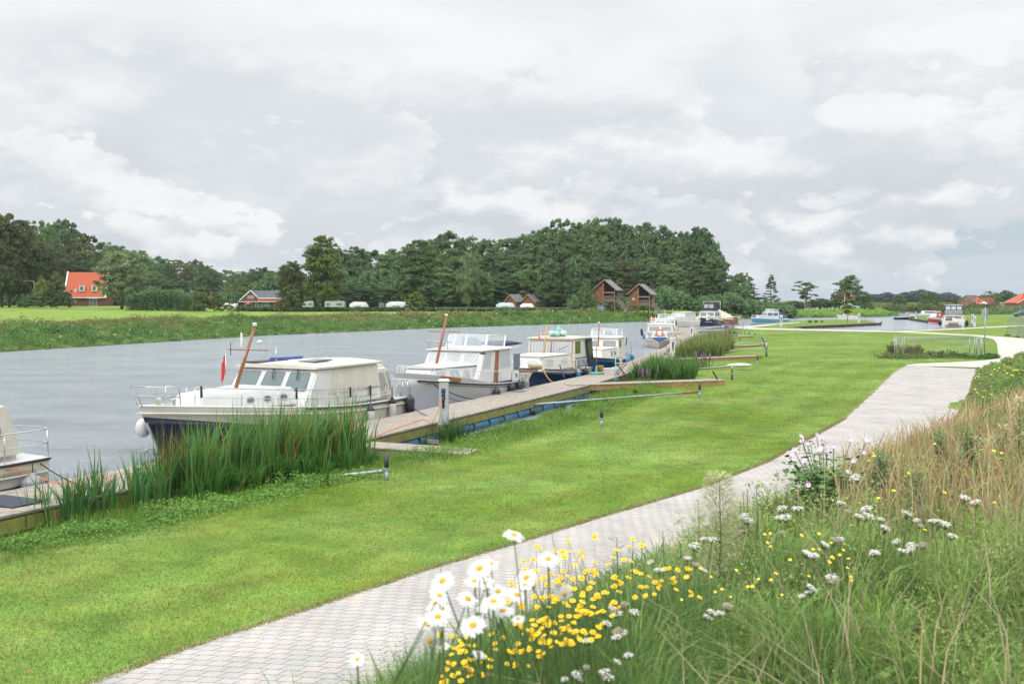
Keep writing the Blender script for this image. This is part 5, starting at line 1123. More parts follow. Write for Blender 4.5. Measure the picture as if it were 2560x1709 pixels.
MB().box((3.3, 1.5, 1.3), (5.8, 5, 2.6)).build('side_wing', BRK, cf)
for x in (-2.3, -1.75, -1.2): wnd(cf, x-.19, x+.19, -1.03, 2.85, 3.55, WHITE)
MB().box((1.0, -2.2, 1.0), (9.0, 2.2, 2.0)).build('front_wing', BRK, cf); MB().box((.9, -2.4, 2.08), (9.8, 2.9, .16)).build('flat_roof', WHITE, cf)
wnd(cf, -2.4, -.7, -3.33, .5, 1.95, div=1); wnd(cf, .1, .95, -3.33, 0, 1.7, WHITE, name='door'); wnd(cf, 1.7, 2.6, -3.33, .5, 1.95); wnd(cf, 2.9, 3.5, -3.33, .5, 1.95)
q = thing('parasol', 'small red and white parasol in front of the clubhouse window', 'parasol', (g[0]-1.6, g[1]-1.2, 1.85)); MB().tube([(0, 0, 0), (0, 0, 1.9)], .03, 5).build('pole', WHITE, q); MB().lathe([(.95, 1.5), (.02, 1.95)], n=8).build('canopy', PINK, q)
q = thing('storage_tent', 'low white pavilion tent at the left side of the clubhouse', 'tent', (g[0]-6.1, g[1], 1.85)); MB().hexa([(-1.6, -1, 0), (1.6, -1, 0), (1.6, 1, 0), (-1.6, 1, 0)], [(-1.6, -1, 1.3), (1.6, -1, 1.1), (1.6, 1, 1.6), (-1.6, 1, 1.9)]).build('canvas', WHITE, q); MB().box((.1, -1.03, .8), (2, .03, .45)).build('window', CLEARG, q)
# stilt cabins
for i, (px, yb, yr) in enumerate(((1521, 780, 702), (1608, 780, 706))):
    g = G(px, yb, 1.85); k = g[1]/FPX
    o = thing('stilt_cabin', ('left wooden stilt cabin with the dark square window', 'right wooden stilt cabin with the pale square window')[i], 'cabin', (g[0], g[1]+2, hz(g[0], g[1]+2)), R(-22), 'wooden stilt cabins under the wood edge')
    H_ = 6.6; fl_ = 2.35; D = 3.9; hw = 2.25
    v = [(-hw, -D/2, fl_), (-.35, -D/2, fl_), (-.35, -D/2, H_-.9), (-.35, -D/2, H_-.5), (-hw, -D/2, 4.75)]
    b = MB(); b.loft([v, [(x, y+D, z) for x, y, z in v]], smooth=False); v2 = [(-.35, -D/2+1.5, fl_), (hw, -D/2+1.5, fl_), (hw, -D/2+1.5, 4.75), (0, -D/2+1.5, H_-.1), (-.35, -D/2+1.5, H_-.3)]
    b.loft([v2, [(x, D/2, z) for x, y, z in v2]], smooth=False); b.build('walls', CEDAR, o)
    sl = (H_-4.75)/hw; r_ = MB()
    for s_ in (1, -1):
        a = [(0, -D/2-.45, H_+.05), (s_*(hw+.45), -D/2-.45, 4.75-.45*sl+.05)]; qq = [(p[0], p[1], p[2]+.1) for p in a]
        r_.loft([[a[0], a[1], qq[1], qq[0]], [(p[0], p[1]+D+.7, p[2]) for p in (a[0], a[1], qq[1], qq[0])]], smooth=False)
    ro = r_.build('roof', ZINC, o); t = MB()
    for yy in (-D/2-.48, D/2+.28):
        for s_ in (1, -1): t.beam((0, yy, H_+.1), (s_*(hw+.47), yy, 4.75-.45*sl+.1), .06, .17)
    t.build('barge_boards', PALEW, ro)
    MB().box((0, 0, fl_-.1), (2*hw, D, .2)).build('floor', CEDAR, o)
    MB().add([(-.3, -D/2+1.45, fl_), (hw-.05, -D/2+1.45, fl_), (hw-.05, -D/2+1.45, 4.6), (0, -D/2+1.45, H_-.3), (-.3, -D/2+1.45, H_-.5)], [(0, 1, 2, 3, 4)]).build('porch_wall', mat('dark_porch_wood', (.035, .02, .014), .8), o)
    for x, y, m_, t_ in ((-.3, -D/2-.08, 5.9, .22), (-2.0, -D/2+.2, 2.4, .18), (.3, .6, 2.4, .2), (1.2, 1, 2.4, .2), (2.0, 1.6, 2.4, .2), (-1.4, 1.6, 2.4, .2)): MB().box((x, y, m_/2), (t_, t_, m_)).build('stilt', mat('stilt_wood', (.34, .17, .075), .8, var=.3), o)
    MB().box((2.1, -D/2-.02, 2.3), (.14, .14, 4.7)).build('porch_post', SILVW, o); MB().box((.95, -D/2, 4.05), (2.4, .12, .2)).build('porch_beam', PALEW, o)
    wx, wz = ((-1.45, 3.6) if i == 0 else (-1.3, 3.6)); wnd(o, wx-.28, wx+.28, -D/2-.02, wz-.28, wz+.28, PALEW, GLASS if i == 0 else CLEARG); wnd(o, -.85, -.55, -D/2-.02, 4.75, 5.05, PALEW, GLASS)
    rl_ = MB(); rl_.beam((-.2, -D/2, 3.3), (2.1, -D/2, 3.3), .06, .08).beam((-.2, -D/2, 2.5), (2.1, -D/2, 2.5), .05, .22)
    for j in range(14): rl_.box((-.15+j*.17, -D/2, 2.9), (.07, .03, .7))
    rl_.build('railing', SILVW, o)
    st = MB(); 
    for s_ in (-.45, .45):
        st.beam((2.2, -.9+s_, 2.45), (4.0, -.9+s_, .75), .06, .22).beam((2.2, -.9+s_, 3.35), (4.0, -.9+s_, 1.65), .05, .07)
        for j in range(12): xx = 2.25+j*.155; zz = 2.4-j*.147; st.box((xx, -.9+s_, zz+.5), (.05, .03, .85))
        for xx in (4.05, 4.7): st.box((xx, -.9+s_*1.2, .8), (.1, .1, 1.6))
    for j in range(9): st.box((2.3+j*.2, -.9, 2.35-j*.19), (.24, .9, .04))
    st.box((4.4, -.9, .72), (.8, 1.1, .08)).box((4.4, -1.9, .35), (.7, 1.1, .06), rx=.6); st.beam((4.05, -1.4, .9), (4.05, -2.4, .4), .05, .5).beam((4.75, -1.4, .9), (4.75, -2.4, .4), .05, .5)
    st.build('staircase', SILVW, o)
# low wooden huts
for i, (px, yb, w_) in enumerate(((1287, 766, 3.4), (1336, 767, 4.2))):
    g = G(px, 776, 1.85); k = g[1]/FPX; o = thing('wooden_hut', ('left wooden hut with grey roof, half hidden by a young tree', 'right wooden hut with grey roof above the tents')[i], 'hut', (g[0], g[1]+6, 1.85), R(-35), 'low wooden huts behind the hedge')
    gable(o, w_*.9, 4.6 if i else 3.4, 2.2, 3.75, CEDAR, ZINC, PALEW, .3)
# camping things: caravans, tents
def caravan(label, px0, px1, ytop, ybase, m, kind=0, z=1.85, dY=0, rz=0, cat='caravan', ext=.55):
    g = G((px0+px1)/2, ybase, z); Y = g[1]+dY; X = (((px0+px1)/2-1280)/FPX)*Y; k = Y/FPX; w = (px1-px0)*k; zt = zpx(ytop, Y); zb = hz(X, Y); h = zt-zb
    o = thing('caravan' if cat == 'caravan' else cat.replace(' ', '_'), label, cat, (X, Y+1, zb), R(rz), 'caravans, campers and tents on the camping'); z0 = min(ext, h*.3)
    if kind == 0:
        v = [(-w/2, z0), (w/2-.1, z0), (w/2, z0+.3), (w/2-.02, h-.25), (w/2-.3, h), (-w/2+.55, h), (-w/2+.1, h-.5), (-w/2-.12, z0+.4)]
        MB().loft([[(x, y, zz) for x, zz in v] for y in (-1.1, 1.1)], smooth=False).build('body', m, o, .06)
        for a, c in ((.16, .32), (.64, .9)): wnd(o, -w/2+w*a, -w/2+w*c, -1.12, z0+(h-z0)*.42, z0+(h-z0)*.72, DGREY, GG)
        for s_ in (-1, 1): MB().tube([(0, .95*s_, .3), (0, 1.08*s_, .3)], .3, 10).build('wheel', BLACK, o)
        MB().box((0, 0, .3), (w*.9, 1.8, .35)).build('chassis', DGREY, o)
        MB().beam((-w/2, 0, z0), (-w/2-1, 0, z0-.1), .1, .1).build('tow_bar', DGREY, o)
    elif kind == 1:   # frame awning
        v = [(-w/2, 0), (w/2, 0), (w/2-.05, h*.72), (w/2-.25, h), (-w/2+.15, h), (-w/2, h*.72)]
        MB().loft([[(x, y, zz) for x, zz in v] for y in (-1.2, 1.2)], smooth=False).build('canvas', m, o, .05)
        for a, c in ((.06, .3), (.36, .52), (.72, .95)): wnd(o, -w/2+w*a, -w/2+w*c, -1.22, h*.08, h*.62, mat('slate_canvas', (0, 0, 0)), GG)
        MB().beam((-w/2, -1.25, h*.76), (0, -1.25, h*.92), .05, .16).beam((0, -1.25, h*.92), (w/2, -1.25, h*.76), .05, .16).build('valance', DGREY, o)
    else:             # rounded tunnel
        MB().loft([[(x, 1.2*math.cos(a)*q, h*math.sin(a)*q) for a in np.linspace(0, math.pi, 10)] for x, q in ((-w/2, .75), (-w*.3, 1), (0, 1.0), (w*.35, .97), (w/2, .55))]).build('canvas', m, o)
        sb_ = MB()
        for x in (-w*.3, 0, w*.3): sb_.tube([(x, 1.22*math.cos(a), (h+.02)*math.sin(a)) for a in np.linspace(0, math.pi, 10)], .03, 4)
        sb_.build('arches', GREY, o); wnd(o, -w*.2, w*.15, -1.2, .2, h*.55, GREY, GG)
    return o
CW = mat('caravan_white', (.52, .55, .55), .4, var=.06)
caravan('end of a white caravan peeking out behind the olive bush', 757, 781, 752.5, 776, CW); caravan('white caravan with two grey windows under the big light green tree', 808, 861, 752.5, 776, CW)
caravan('white caravan with arched awning right of the light green tree', 873, 920, 754, 776, mat('awning_white', (.62, .62, .58), .7, var=.1), 2); caravan('small dark trailer tent beside the silver tunnel tent', 945, 962, 757, 776, DGREY, 2)
caravan('silver white tunnel tent with four arches behind the low hedge', 964, 1021, 753.5, 776, mat('silver_tent', (.55, .56, .56), .55), 2); caravan('pale blue dome car tent left of the wooden huts', 1240, 1288, 756, 776, mat('pale_blue_tent', (.45, .53, .58), .6), 2); caravan('low white tent before the right wooden hut', 1300, 1336, 758, 776, WHITE, 2, dY=-2)
caravan('white camper van with awning at the far bank, leftmost on the right side camping', 1964, 1999, 757, 776.5, WHITE, 0, 1.1, 12, 0, 'camper'); caravan('white frame tent with grey windows between the campers', 2016, 2058, 760, 776.5, mat('awning_white', (0, 0, 0)), 1, 1.1, 12, 0, 'tent')
caravan('rounded white caravan half hidden by a dark bush', 2077, 2098, 760, 776.5, WHITE, 2, 1.1, 12); caravan('white caravan behind the young island tree and the pink flags', 2113, 2145, 759, 776.5, CW, 0, 1.1, 12); caravan('small blue dome tent right of the flagpoles', 2141, 2158, 767, 776.5, mat('tent_blue', (.08, .28, .5), .6), 2, 1.1, 10, 0, 'tent'); caravan('white caravan peeping left of the camper van', 1958, 1966, 759, 776.5, CREAM, 2, 1.1, 16)
caravan('white gazebo tent left of the stilt cabins', 1496, 1511, 763, 780, mat('pale_blue_tent', (0, 0, 0)), 1, cat='tent'); caravan('grey caravan behind the dark bush near the rounded one', 2098, 2110, 765, 776.5, GREY, 2, 1.1, 14)
for px, lb in ((702, 'small white car at the right corner of the clubhouse'), (1958+14, 'small dark car beside the camper van'), (1990, 'small red car in front of the camper van'), (2070, 'small car between the frame tent and the rounded caravan')):
    far_ = px > 1500; g = G(px, 776, 1.1 if far_ else 1.85); o = thing('car', lb, 'car', (g[0], g[1]+(10 if far_ else 1), hz(g[0], g[1]+(10 if far_ else 1))), R(0 if px != 702 else 80))
    m_ = {702: WHITE, 1972: DGREY, 1990: mat('car_red', (.35, .02, .06), .3), 2070: GREY}[px]; s_ = .62 if far_ else .85
    MB().loft([[(x*s_*.8, .8*s_*e, z*s_) for x, z in prof] for e in (-1, 1)], smooth=False).build('body', m_, o, .05); MB().box((0, 0, 1.12*s_), (1.7*s_, 1.5*s_, .22*s_)).build('windows', GLASS, o)
    for x in (-1, 1):
        for y in (-1, 1): MB().tube([(x*s_, .66*s_*y, .3*s_), (x*s_, .83*s_*y, .3*s_)], .3*s_, 8).build('wheel', BLACK, o)
# lamp posts, flag poles, frames, table, fences
def lamp(px, y0, y1, z, arm, label):
    g = G(px, y1, z); zb = hz(*g); h = zpx(y0, g[1])-zb; o = thing('street_lamp', label, 'street lamp', (g[0], g[1], zb)); 
    MB().tube([(0, 0, 0), (0, 0, h-.3), (arm*.15, 0, h-.05), (arm, 0, h)], .08, 6).build('pole', GALV, o); MB().box((arm*1.15, 0, h), (.7, .25, .12)).build('lamp_head', GREY, o)
lamp(86.5, 702, 768, 2.6, -1.8, 'street lamp with a bent arm before the tall brown green trees'); lamp(1144.5, 716, 772, 1.85, .2, 'slim grey lamp post rising in front of the central wood')
for px, lb in ((2111, 'left pink flag on a white pole at the far camping'), (2126, 'right pink flag on a white pole at the far camping')):
    g = G(px, 777, 1.3); zb = hz(*g); h = zpx(735, g[1])-zb; o = thing('flagpole', lb, 'flag', (g[0], g[1], zb), 0, 'pink flags at the far camping'); MB().tube([(0, 0, 0), (0, 0, h)], .09, 6).build('pole', WHITE, o); MB().loft([[(x, .03*math.sin(x*5), h-.1-.3*x), (x, .03*math.sin(x*5)+.03, h-.1-.3*x), (x, .03, h-1.1-.1*x+.6*(x/.8)*.2), (x, 0, h-1.1)] for x in (.05, .3, .55, .8)], smooth=False).build('flag', PINK, o)
for px, y0, y1, lb in ((128, 747, 773, 'white wooden A frame swing left of the orange roofed house'), (474, 736, 768, 'tilted grey beam frame in front of the dark hedge')):
    g = G(px, y1, 2.1); zb = hz(*g); h = zpx(y0, g[1])-zb; o = thing('swing_frame', lb, 'frame', (g[0], g[1], zb)); fr = MB()
    for s_ in (-1, 1): fr.beam((-.9*(1 if px < 200 else 1.2), s_, 0), (.1 if px < 200 else .8, s_*.8, h), .14, .14).beam((1.3, s_, 0), (.1 if px < 200 else .8, s_*.8, h), .14, .14)
    fr.beam((.1 if px < 200 else .8, -1, h), (.1 if px < 200 else .8, 1, h), .16, .16).build('beams', SILVW, o)
g = G(174, 773, 2.1); zb = hz(*g); o = thing('round_sign', 'round blue sign on a post before the orange roofed house', 'sign', (g[0], g[1], zb)); MB().tube([(0, 0, 0), (0, 0, zpx(749, g[1])-zb)], .06, 6).build('post', GALV, o); MB().tube([(0, -.08, zpx(750.5, g[1])-zb), (0, -.04, zpx(750.5, g[1])-zb)], .38, 14).build('sign_disc', mat('sign_blue', (.03, .15, .5), .4), o)
for px, py, lb in ((1566.5, 783, 'picnic table on the grass between the stilt cabins'), (1588, 778.5, 'picnic table under the right stilt cabin')):
    g = G(px, py, 1.85); o = thing('picnic_table', lb, 'picnic table', (g[0], g[1], hz(*g)), 0, 'picnic tables at the stilt cabins')
    MB().box((0, 0, .74), (1.7, .75, .06)).build('tabletop', SILVW, o)
    for s_ in (-1, 1): MB().box((0, .72*s_, .44), (1.7, .26, .05)).build('bench', SILVW, o)
    for x in (-.6, .6): MB().beam((x, -.7, 0), (x, .25, .72), .07, .09).beam((x, .7, 0), (x, -.25, .72), .07, .09).box((x, 0, .4), (.06, 1.5, .08)).build('leg_frame', SILVW, o)
def post_fence(p0, p1, z, n, h, label, m=SILVW, rails=1, dens=None):
    a = G(*p0, z); c = G(*p1, z); o = thing('post_fence', label, 'fence', (a[0], a[1], 0)); b = MB(); r_ = MB(); last = None
    for i in range(n+1):
        x = a[0]+(c[0]-a[0])*i/n; y = a[1]+(c[1]-a[1])*i/n; zz = hz(x, y); p = Vector((x-a[0], y-a[1], zz)); b.box(p+Vector((0, 0, h/2)), (.12, .12, h))
        if last is not None:
            for k in range(rails): r_.beam(last+Vector((0, 0, h*(.9-.35*k))), p+Vector((0, 0, h*(.9-.35*k))), .03, .05)
        last = p
    b.build('posts', m, o); r_.build('rails', m, o)
post_fence((600, 777.5), (1420, 780), 1.85, 34, .95, 'wire and post fence in front of the low hedge'); post_fence((325, 773.5), (440, 773.5), 2.2, 9, 1.0, 'grey plank fence below the dark conifer hedge', rails=2); post_fence((1690, 779), (1960, 777), 1.85, 16, 1.1, 'post fence along the far meadow right of the stilt cabins')
for i, px in enumerate((1812, 1819)): 
    g = G(px, 777, 1.85); o = thing('sheep', ('left', 'right')[i]+' of two white sheep by the dark pines', 'sheep', (g[0], g[1], hz(*g)), 0, 'sheep on the far meadow'); MB().ball((0, 0, .62), .34, 8, (1.5, .9, .85)).ball((.58, 0, .85), .14, 6, (1.3, .9, 1)).tube([(.35, .15, 0), (.33, .15, .5)], .05, 5).tube([(.35, -.15, 0), (.33, -.15, .5)], .05, 5).tube([(-.35, .15, 0), (-.33, .15, .5)], .05, 5).tube([(-.35, -.15, 0), (-.33, -.15, .5)], .05, 5).build('body', CREAM, o)
# houses far right
def rh(px, ybase, z, dY, label): g = G(px, ybase, z); return thing('house', label, 'house', (g[0], g[1]+dY, hz(g[0], g[1]+dY)), 0)
o = rh(2426, 770.5, .9, 0, 'brick farmhouse with brown ridge roof and orange lean-to behind the harbour'); o.rotation_euler[2] = R(-50); gable(o, 6.2, 8, 2.4, 5.2, BRK2, mat('brown_tiles', (.16, .09, .07), .85, var=.2), PALEW, .3)
MB().add([(-6.2, -4.3, 1.9), (-6.2, 3.8, 1.9), (-2.6, 3.8, 3.2), (-2.6, -4.3, 3.2)], [(0, 3, 2, 1)]).build('lean_to_roof', TILE, o); wnd(o, -.4, .4, -4.03, 3.4, 4.2, WHITE)
q = thing('party_tent', 'white party tent with pointed top beside the brick farmhouse', 'tent', (o.location.x+1.2, o.location.y-9, o.location.z)); MB().lathe([(2.6, 1.7), (.05, 2.9)], n=4).build('canopy', WHITE, q)
for x in (-1.7, 1.7): MB().box((x, -1.2, .85), (.12, .12, 1.7)).build('tent_pole', WHITE, q)
o = rh(2476, 771, .9, 4, 'low brick barn with orange roof between the farmhouse and the big orange house'); o.rotation_euler[2] = R(35); gable(o, 5.2, 7, 2.0, 4.2, BRK2, TILE, PALEW, .3); wnd(o, -1.2, .2, -3.53, 0, 1.9, WHITE, name='barn_door')
o = rh(2562, 773, .9, -6, 'large brick house with bright orange roof and dormer at the right edge'); gable(o, 16, 9, 2.9, 6.9, BRK2, TILE, WHITE, .4); 
MB().add([(-8.6, -4.9, 2.5), (8.6, -4.9, 2.5), (3.4, -1, 6.95), (-3.4, -1, 6.95)], [(0, 1, 2, 3)]).build('front_roof', TILE, o)
dm = MB().box((-1.6, -3.9, 4.6), (4.4, 2.0, 1.9)).build('dormer', BRK2, o); MB().add([(-4.2, -5.2, 5.4), (1.0, -5.2, 5.4), (1.0, -1.5, 6.9), (-4.2, -1.5, 6.9)], [(0, 1, 2, 3)]).build('dormer_roof', TILE, dm)
for x in (-2.8, -.6): wnd(o, x-.6, x+.6, -4.95, 4.0, 5.3, WHITE, CLEARG)
wnd(o, -7.4, -5.4, -4.55, .2, 2.2, WHITE); wnd(o, -2, 1.4, -4.55, .4, 2.1, WHITE, div=2)
o = thing('van', 'white van parked between the barn and the big orange roofed house', 'van', (*G(2504, 769.5, .9), .9)); MB().box((0, 0, 1.3), (4.6, 1.9, 2.1)).build('body', WHITE, o, .2); MB().box((-1.6, -.96, 1.6), (1.1, .05, .6)).build('window', GLASS, o)
for x in (-1.4, 1.4): MB().tube([(x, -1.0, .35), (x, -.8, .35)], .35, 10).build('wheel', BLACK, o)
# ------------------------------------------------------------------ foliage generators
LEAF = leaf_mat('leaves', .6, .35, 1.0); GRASSM = leaf_mat('grass_blades', .55, .45)
def nrmz(v): return v/np.maximum(np.linalg.norm(v, axis=-1, keepdims=True), 1e-6)
def leaf_cloud(C_, Nn, size, col, jit=.7, r=None, aspect=.75):
    r = r or rng; n = len(C_); nn = nrmz(Nn+r.normal(0, jit, (n, 3))); a = nrmz(np.cross(nn, r.normal(0, 1, (n, 3)))); b = np.cross(nn, a)
    s = (size*r.uniform(.6, 1.25, n))[:, None]; V = np.stack([C_-a*s, C_-b*s*aspect, C_+a*s, C_+b*s*aspect], 1).reshape(-1, 3)
    F = np.arange(4*n).reshape(n, 4); return V, F, np.repeat(col, 4, 0)
def blades(B, h, w, lean, col, r=None, tipc=1.15, curl=.5):
    """B base points Nx3, h heights, w widths, lean Nx2 tip offset"""
    r = r or rng; n = len(B); a = r.uniform(0, 2*np.pi, n); sd = np.stack([np.cos(a), np.sin(a), 0*a], 1)*(w/2)[:, None]
    L3 = np.concatenate([lean, np.zeros((n, 1))], 1); up = np.zeros((n, 3)); up[:, 2] = h
    m = B+up*.55+L3*(.55**2)*(1-curl*.3); t = B+up*(1-.0)+L3; t[:, 2] -= np.hypot(lean[:, 0], lean[:, 1])*curl
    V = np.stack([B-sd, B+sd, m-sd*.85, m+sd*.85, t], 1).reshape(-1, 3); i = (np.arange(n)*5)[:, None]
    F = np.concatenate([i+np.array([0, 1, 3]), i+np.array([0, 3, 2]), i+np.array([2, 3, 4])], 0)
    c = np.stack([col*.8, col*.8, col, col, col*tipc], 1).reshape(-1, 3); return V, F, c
def merge(parts_):
    V, F, Cc, o = [], [], [], 0
    for v, f, c in parts_: V.append(v); F.append(f+o); Cc.append(c); o += len(v)
    return np.concatenate(V), np.concatenate(F), np.concatenate(Cc)
def colvar(base, n, r=None, v=.22, hue=.12):
    r = r or rng; c = np.array(base)[None]*r.uniform(1-v, 1+v, (n, 1)); c = c*(1+r.uniform(-hue, hue, (n, 3))*np.array([1, .4, .7])); return c

# ------------------------------------------------------------------ trees
BARK = mat('bark', (.11, .085, .06), .9, var=.4, vscale=3); BARKP = mat('pine_bark', (.26, .13, .075), .9, var=.4, vscale=2); BARKW = mat('pale_bark', (.40, .36, .28), .8, var=.3)
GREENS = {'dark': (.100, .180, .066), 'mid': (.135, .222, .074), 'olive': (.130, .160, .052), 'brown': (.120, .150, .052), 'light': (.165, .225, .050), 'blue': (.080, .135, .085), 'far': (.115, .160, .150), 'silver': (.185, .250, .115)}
def tree_proto(kind, colr, seed, nl=16000):
    r = np.random.default_rng(seed); H_ = 10.; root = thing('tree', 'x', 'tree'); t = MB(); c0 = np.array(GREENS[colr])
    cl = []
    if kind in ('oak', 'tall', 'shrub', 'birch', 'willow'):
        rw, zb_, nc = {'oak': (4.3, .14, 210), 'tall': (3.0, .12, 200), 'shrub': (5.5, .02, 90), 'birch': (3.0, .12, 60), 'willow': (5.0, .12, 90)}[kind]
        for _ in range(nc):
            u = r.uniform(-1, 1); th = r.uniform(0, 2*np.pi); rad = r.uniform(.55, 1.0)**.5
            zc = zb_*H_+(1-zb_)*H_*(.5+.5*u*rad*.93)
            f = (zc/H_-zb_)/(1-zb_); prof_ = max(.05, (1-abs(2*f-.85)**2.4/1.6))**.6 if kind != 'tall' else max(.05, (1-abs(2*f-.8)**2.2/1.5))**.5
            if kind == 'shrub': prof_ = max(.05, 1-f**2)**.5
            rr = rw*prof_*math.sqrt(max(.02, r.uniform(.25, 1)))*r.uniform(.8, 1.08)
            cl.append((rr*math.cos(th), rr*math.sin(th), min(zc, H_*.97), r.uniform(.5, 1.1)*(1. if kind != 'shrub' else 1.1)))
        # a few outlying sprays to roughen the outline
        for _ in range(26):
            th = r.uniform(0, 2*np.pi); zc = H_*r.uniform(zb_+.1, .97); f = (zc/H_-zb_)/(1-zb_); rr = rw*max(.1, (1-abs(2*f-.85)**2.4/1.6))**.6*r.uniform(1.0, 1.14); cl.append((rr*math.cos(th), rr*math.sin(th), zc+.1, .45))
        for _ in range(12): th = r.uniform(0, 6.28); rr = rw*.45*r.random(); cl.append((rr*math.cos(th), rr*math.sin(th), H_*r.uniform(.93, 1.02), .5))
    elif kind == 'conifer':
        for i in range(120):
            f = r.random()**.8; rr = 2.6*(1-f)**.8*r.uniform(.55, 1.1)+.12; th = r.uniform(0, 6.28); cl.append((rr*math.cos(th), rr*math.sin(th), H_*(.06+.92*f)-.15*rr, .3+.55*(1-f)))
    elif kind == 'pine':
        for i in range(17):
            f = i/16; th = r.uniform(0, 6.28); rr = r.uniform(.8, 4.6)*(1-.35*f); zc = H_*(.42+.52*f); 
            for k in range(5): cl.append((rr*math.cos(th)+r.normal(0, .7), rr*math.sin(th)+r.normal(0, .7), zc+r.normal(0, .16), r.uniform(.5, .85)))
            t.tube([(0, 0, zc-1.6), (rr*.5*math.cos(th), rr*.5*math.sin(th), zc-.7), (rr*math.cos(th), rr*math.sin(th), zc-.1)], .13, 4, .05)
    elif kind == 'young':
        for i in range(46): f = r.random(); rr = 1.9*math.sin(math.pi*min(1, f*.85+.12))*r.uniform(.3, 1); th = r.uniform(0, 6.28); cl.append((rr*math.cos(th), rr*math.sin(th), H_*(.28+.7*f), .5))
    cl = np.array(cl); per = max(8, nl//len(cl)); n = per*len(cl)
    cc = np.repeat(cl, per, 0); d = nrmz(r.normal(0, 1, (n, 3))); d[:, 2] = np.abs(d[:, 2])*.9-.25; d = nrmz(d)
    flat = {'conifer': (.9, .28), 'pine': (1, .35)}.get(kind, (1, .78))
    P = cc[:, :3]+d*cc[:, 3:4]*np.array([flat[0], flat[0], flat[1]])*(r.uniform(.25, 1.05, (n, 1))**.5)
    if kind == 'willow' or kind == 'birch': P[:, 2] -= r.random(n)**2*.7
    out = nrmz(P-np.array([0, 0, H_*.45])); nn = d*.8+out*.5+np.array([0, 0, .35])
    size = {'oak': .22, 'tall': .20, 'shrub': .24, 'birch': .14, 'willow': .15, 'conifer': .17, 'pine': .17, 'young': .13}[kind]*(9000/nl)**.5
    cv = r.uniform(.78, 1.25, len(cl)); hv = r.uniform(-.12, .16, len(cl)); col = c0[None]*np.repeat(cv, per)[:, None]*r.uniform(.75, 1.3, (n, 1)); col[:, 0] *= 1+np.repeat(hv, per)
    V, F, Cv = leaf_cloud(P, nn, np.full(n, size), col, .55, r, {'conifer': .4, 'pine': .5, 'willow': .45}.get(kind, .75))
    tb = {'oak': .32, 'tall': .24, 'shrub': .12, 'birch': .13, 'willow': .3, 'conifer': .22, 'pine': .26, 'young': .08}[kind]
    lean = r.uniform(-.3, .3, 2); top = H_*(.8 if kind != 'shrub' else .4)
    pts = [(0, 0, -.4), (lean[0]*.2, lean[1]*.2, top*.25), (lean[0]*.6, lean[1]*.5, top*.6), (lean[0], lean[1], top)]
    t.tube(pts, tb, 8, tb*.25)
    if kind not in ('conifer', 'pine', 'shrub'):
        for _ in range(9): th = r.uniform(0, 6.28); z_ = H_*r.uniform(.2, .6); l_ = r.uniform(1.2, 2.8)*(.5 if kind == 'young' else 1); t.tube([(lean[0]*.4, lean[1]*.4, z_), (l_*.5*math.cos(th), l_*.5*math.sin(th), z_+l_*.45), (l_*math.cos(th), l_*math.sin(th), z_+l_*1.1)], tb*.4, 5, tb*.12)
    t.build('trunk', BARKP if kind == 'pine' else BARKW if kind == 'birch' else BARK, root)
    fast_mesh('crown', V, F, LEAF, Cv, root)
    return root
PROTO = {}
def place_tree(kind, colr, px, ytop, wpx, Y, label, group=None, cat='tree', name=None, z=None, var=0, nl=16000, sink=0.):
    X = (px-1280)/FPX*Y*1.0; zb = hz(X, Y) if z is None else z; zt = zpx(ytop, Y); h = max(.5, zt-zb); k = (kind, colr, var, nl)
    wnat = {'oak': 9.4, 'tall': 6.8, 'shrub': 11.4, 'birch': 6.4, 'willow': 10.4, 'conifer': 5.6, 'pine': 10.0, 'young': 3.9}[kind]
    if k not in PROTO: PROTO[k] = o = tree_proto(kind, colr, hash_s(kind+colr)+var*17, nl)
    else: o = copy_tree(PROTO[k])
    o.name = name or {'conifer': 'conifer', 'pine': 'pine_tree', 'birch': 'birch_tree', 'shrub': 'shrub', 'young': 'young_tree', 'willow': 'willow_tree'}.get(kind, 'tree'); o['label'] = label; o['category'] = cat
    if group: o['group'] = group
    s = wpx*Y/FPX/wnat; o.location = (X, Y, zb-sink); o.scale = (s, s, h/10.1); o.rotation_euler = (0, 0, random.uniform(0, 6.28)); return o
def hash_s(s): return sum((i+1)*ord(c) for i, c in enumerate(s)) % 9973
q_ = 1.0899
def T(kind, colr, dx, dytop, dw, Y, label, **kw): return place_tree(kind, colr, dx*q_, dytop*q_, dw*q_, Y, label, **kw)
KW = {}
_copyfix = copy_tree
def copy_tree(o, parent=None):
    c = o.copy(); COL.objects.link(c); c.parent = parent
    ks = KIDS.get(o['kidkey'] if 'kidkey' in o else o.name, [])
    for ch in ks: copy_tree(ch, c)
    return c
# prototypes are renamed after use, so look children up through the real hierarchy
def copy_tree(o, parent=None):
    c = o.copy(); COL.objects.link(c); c.parent = parent
    for ch in list(o.children): copy_tree(ch, c)
    return c
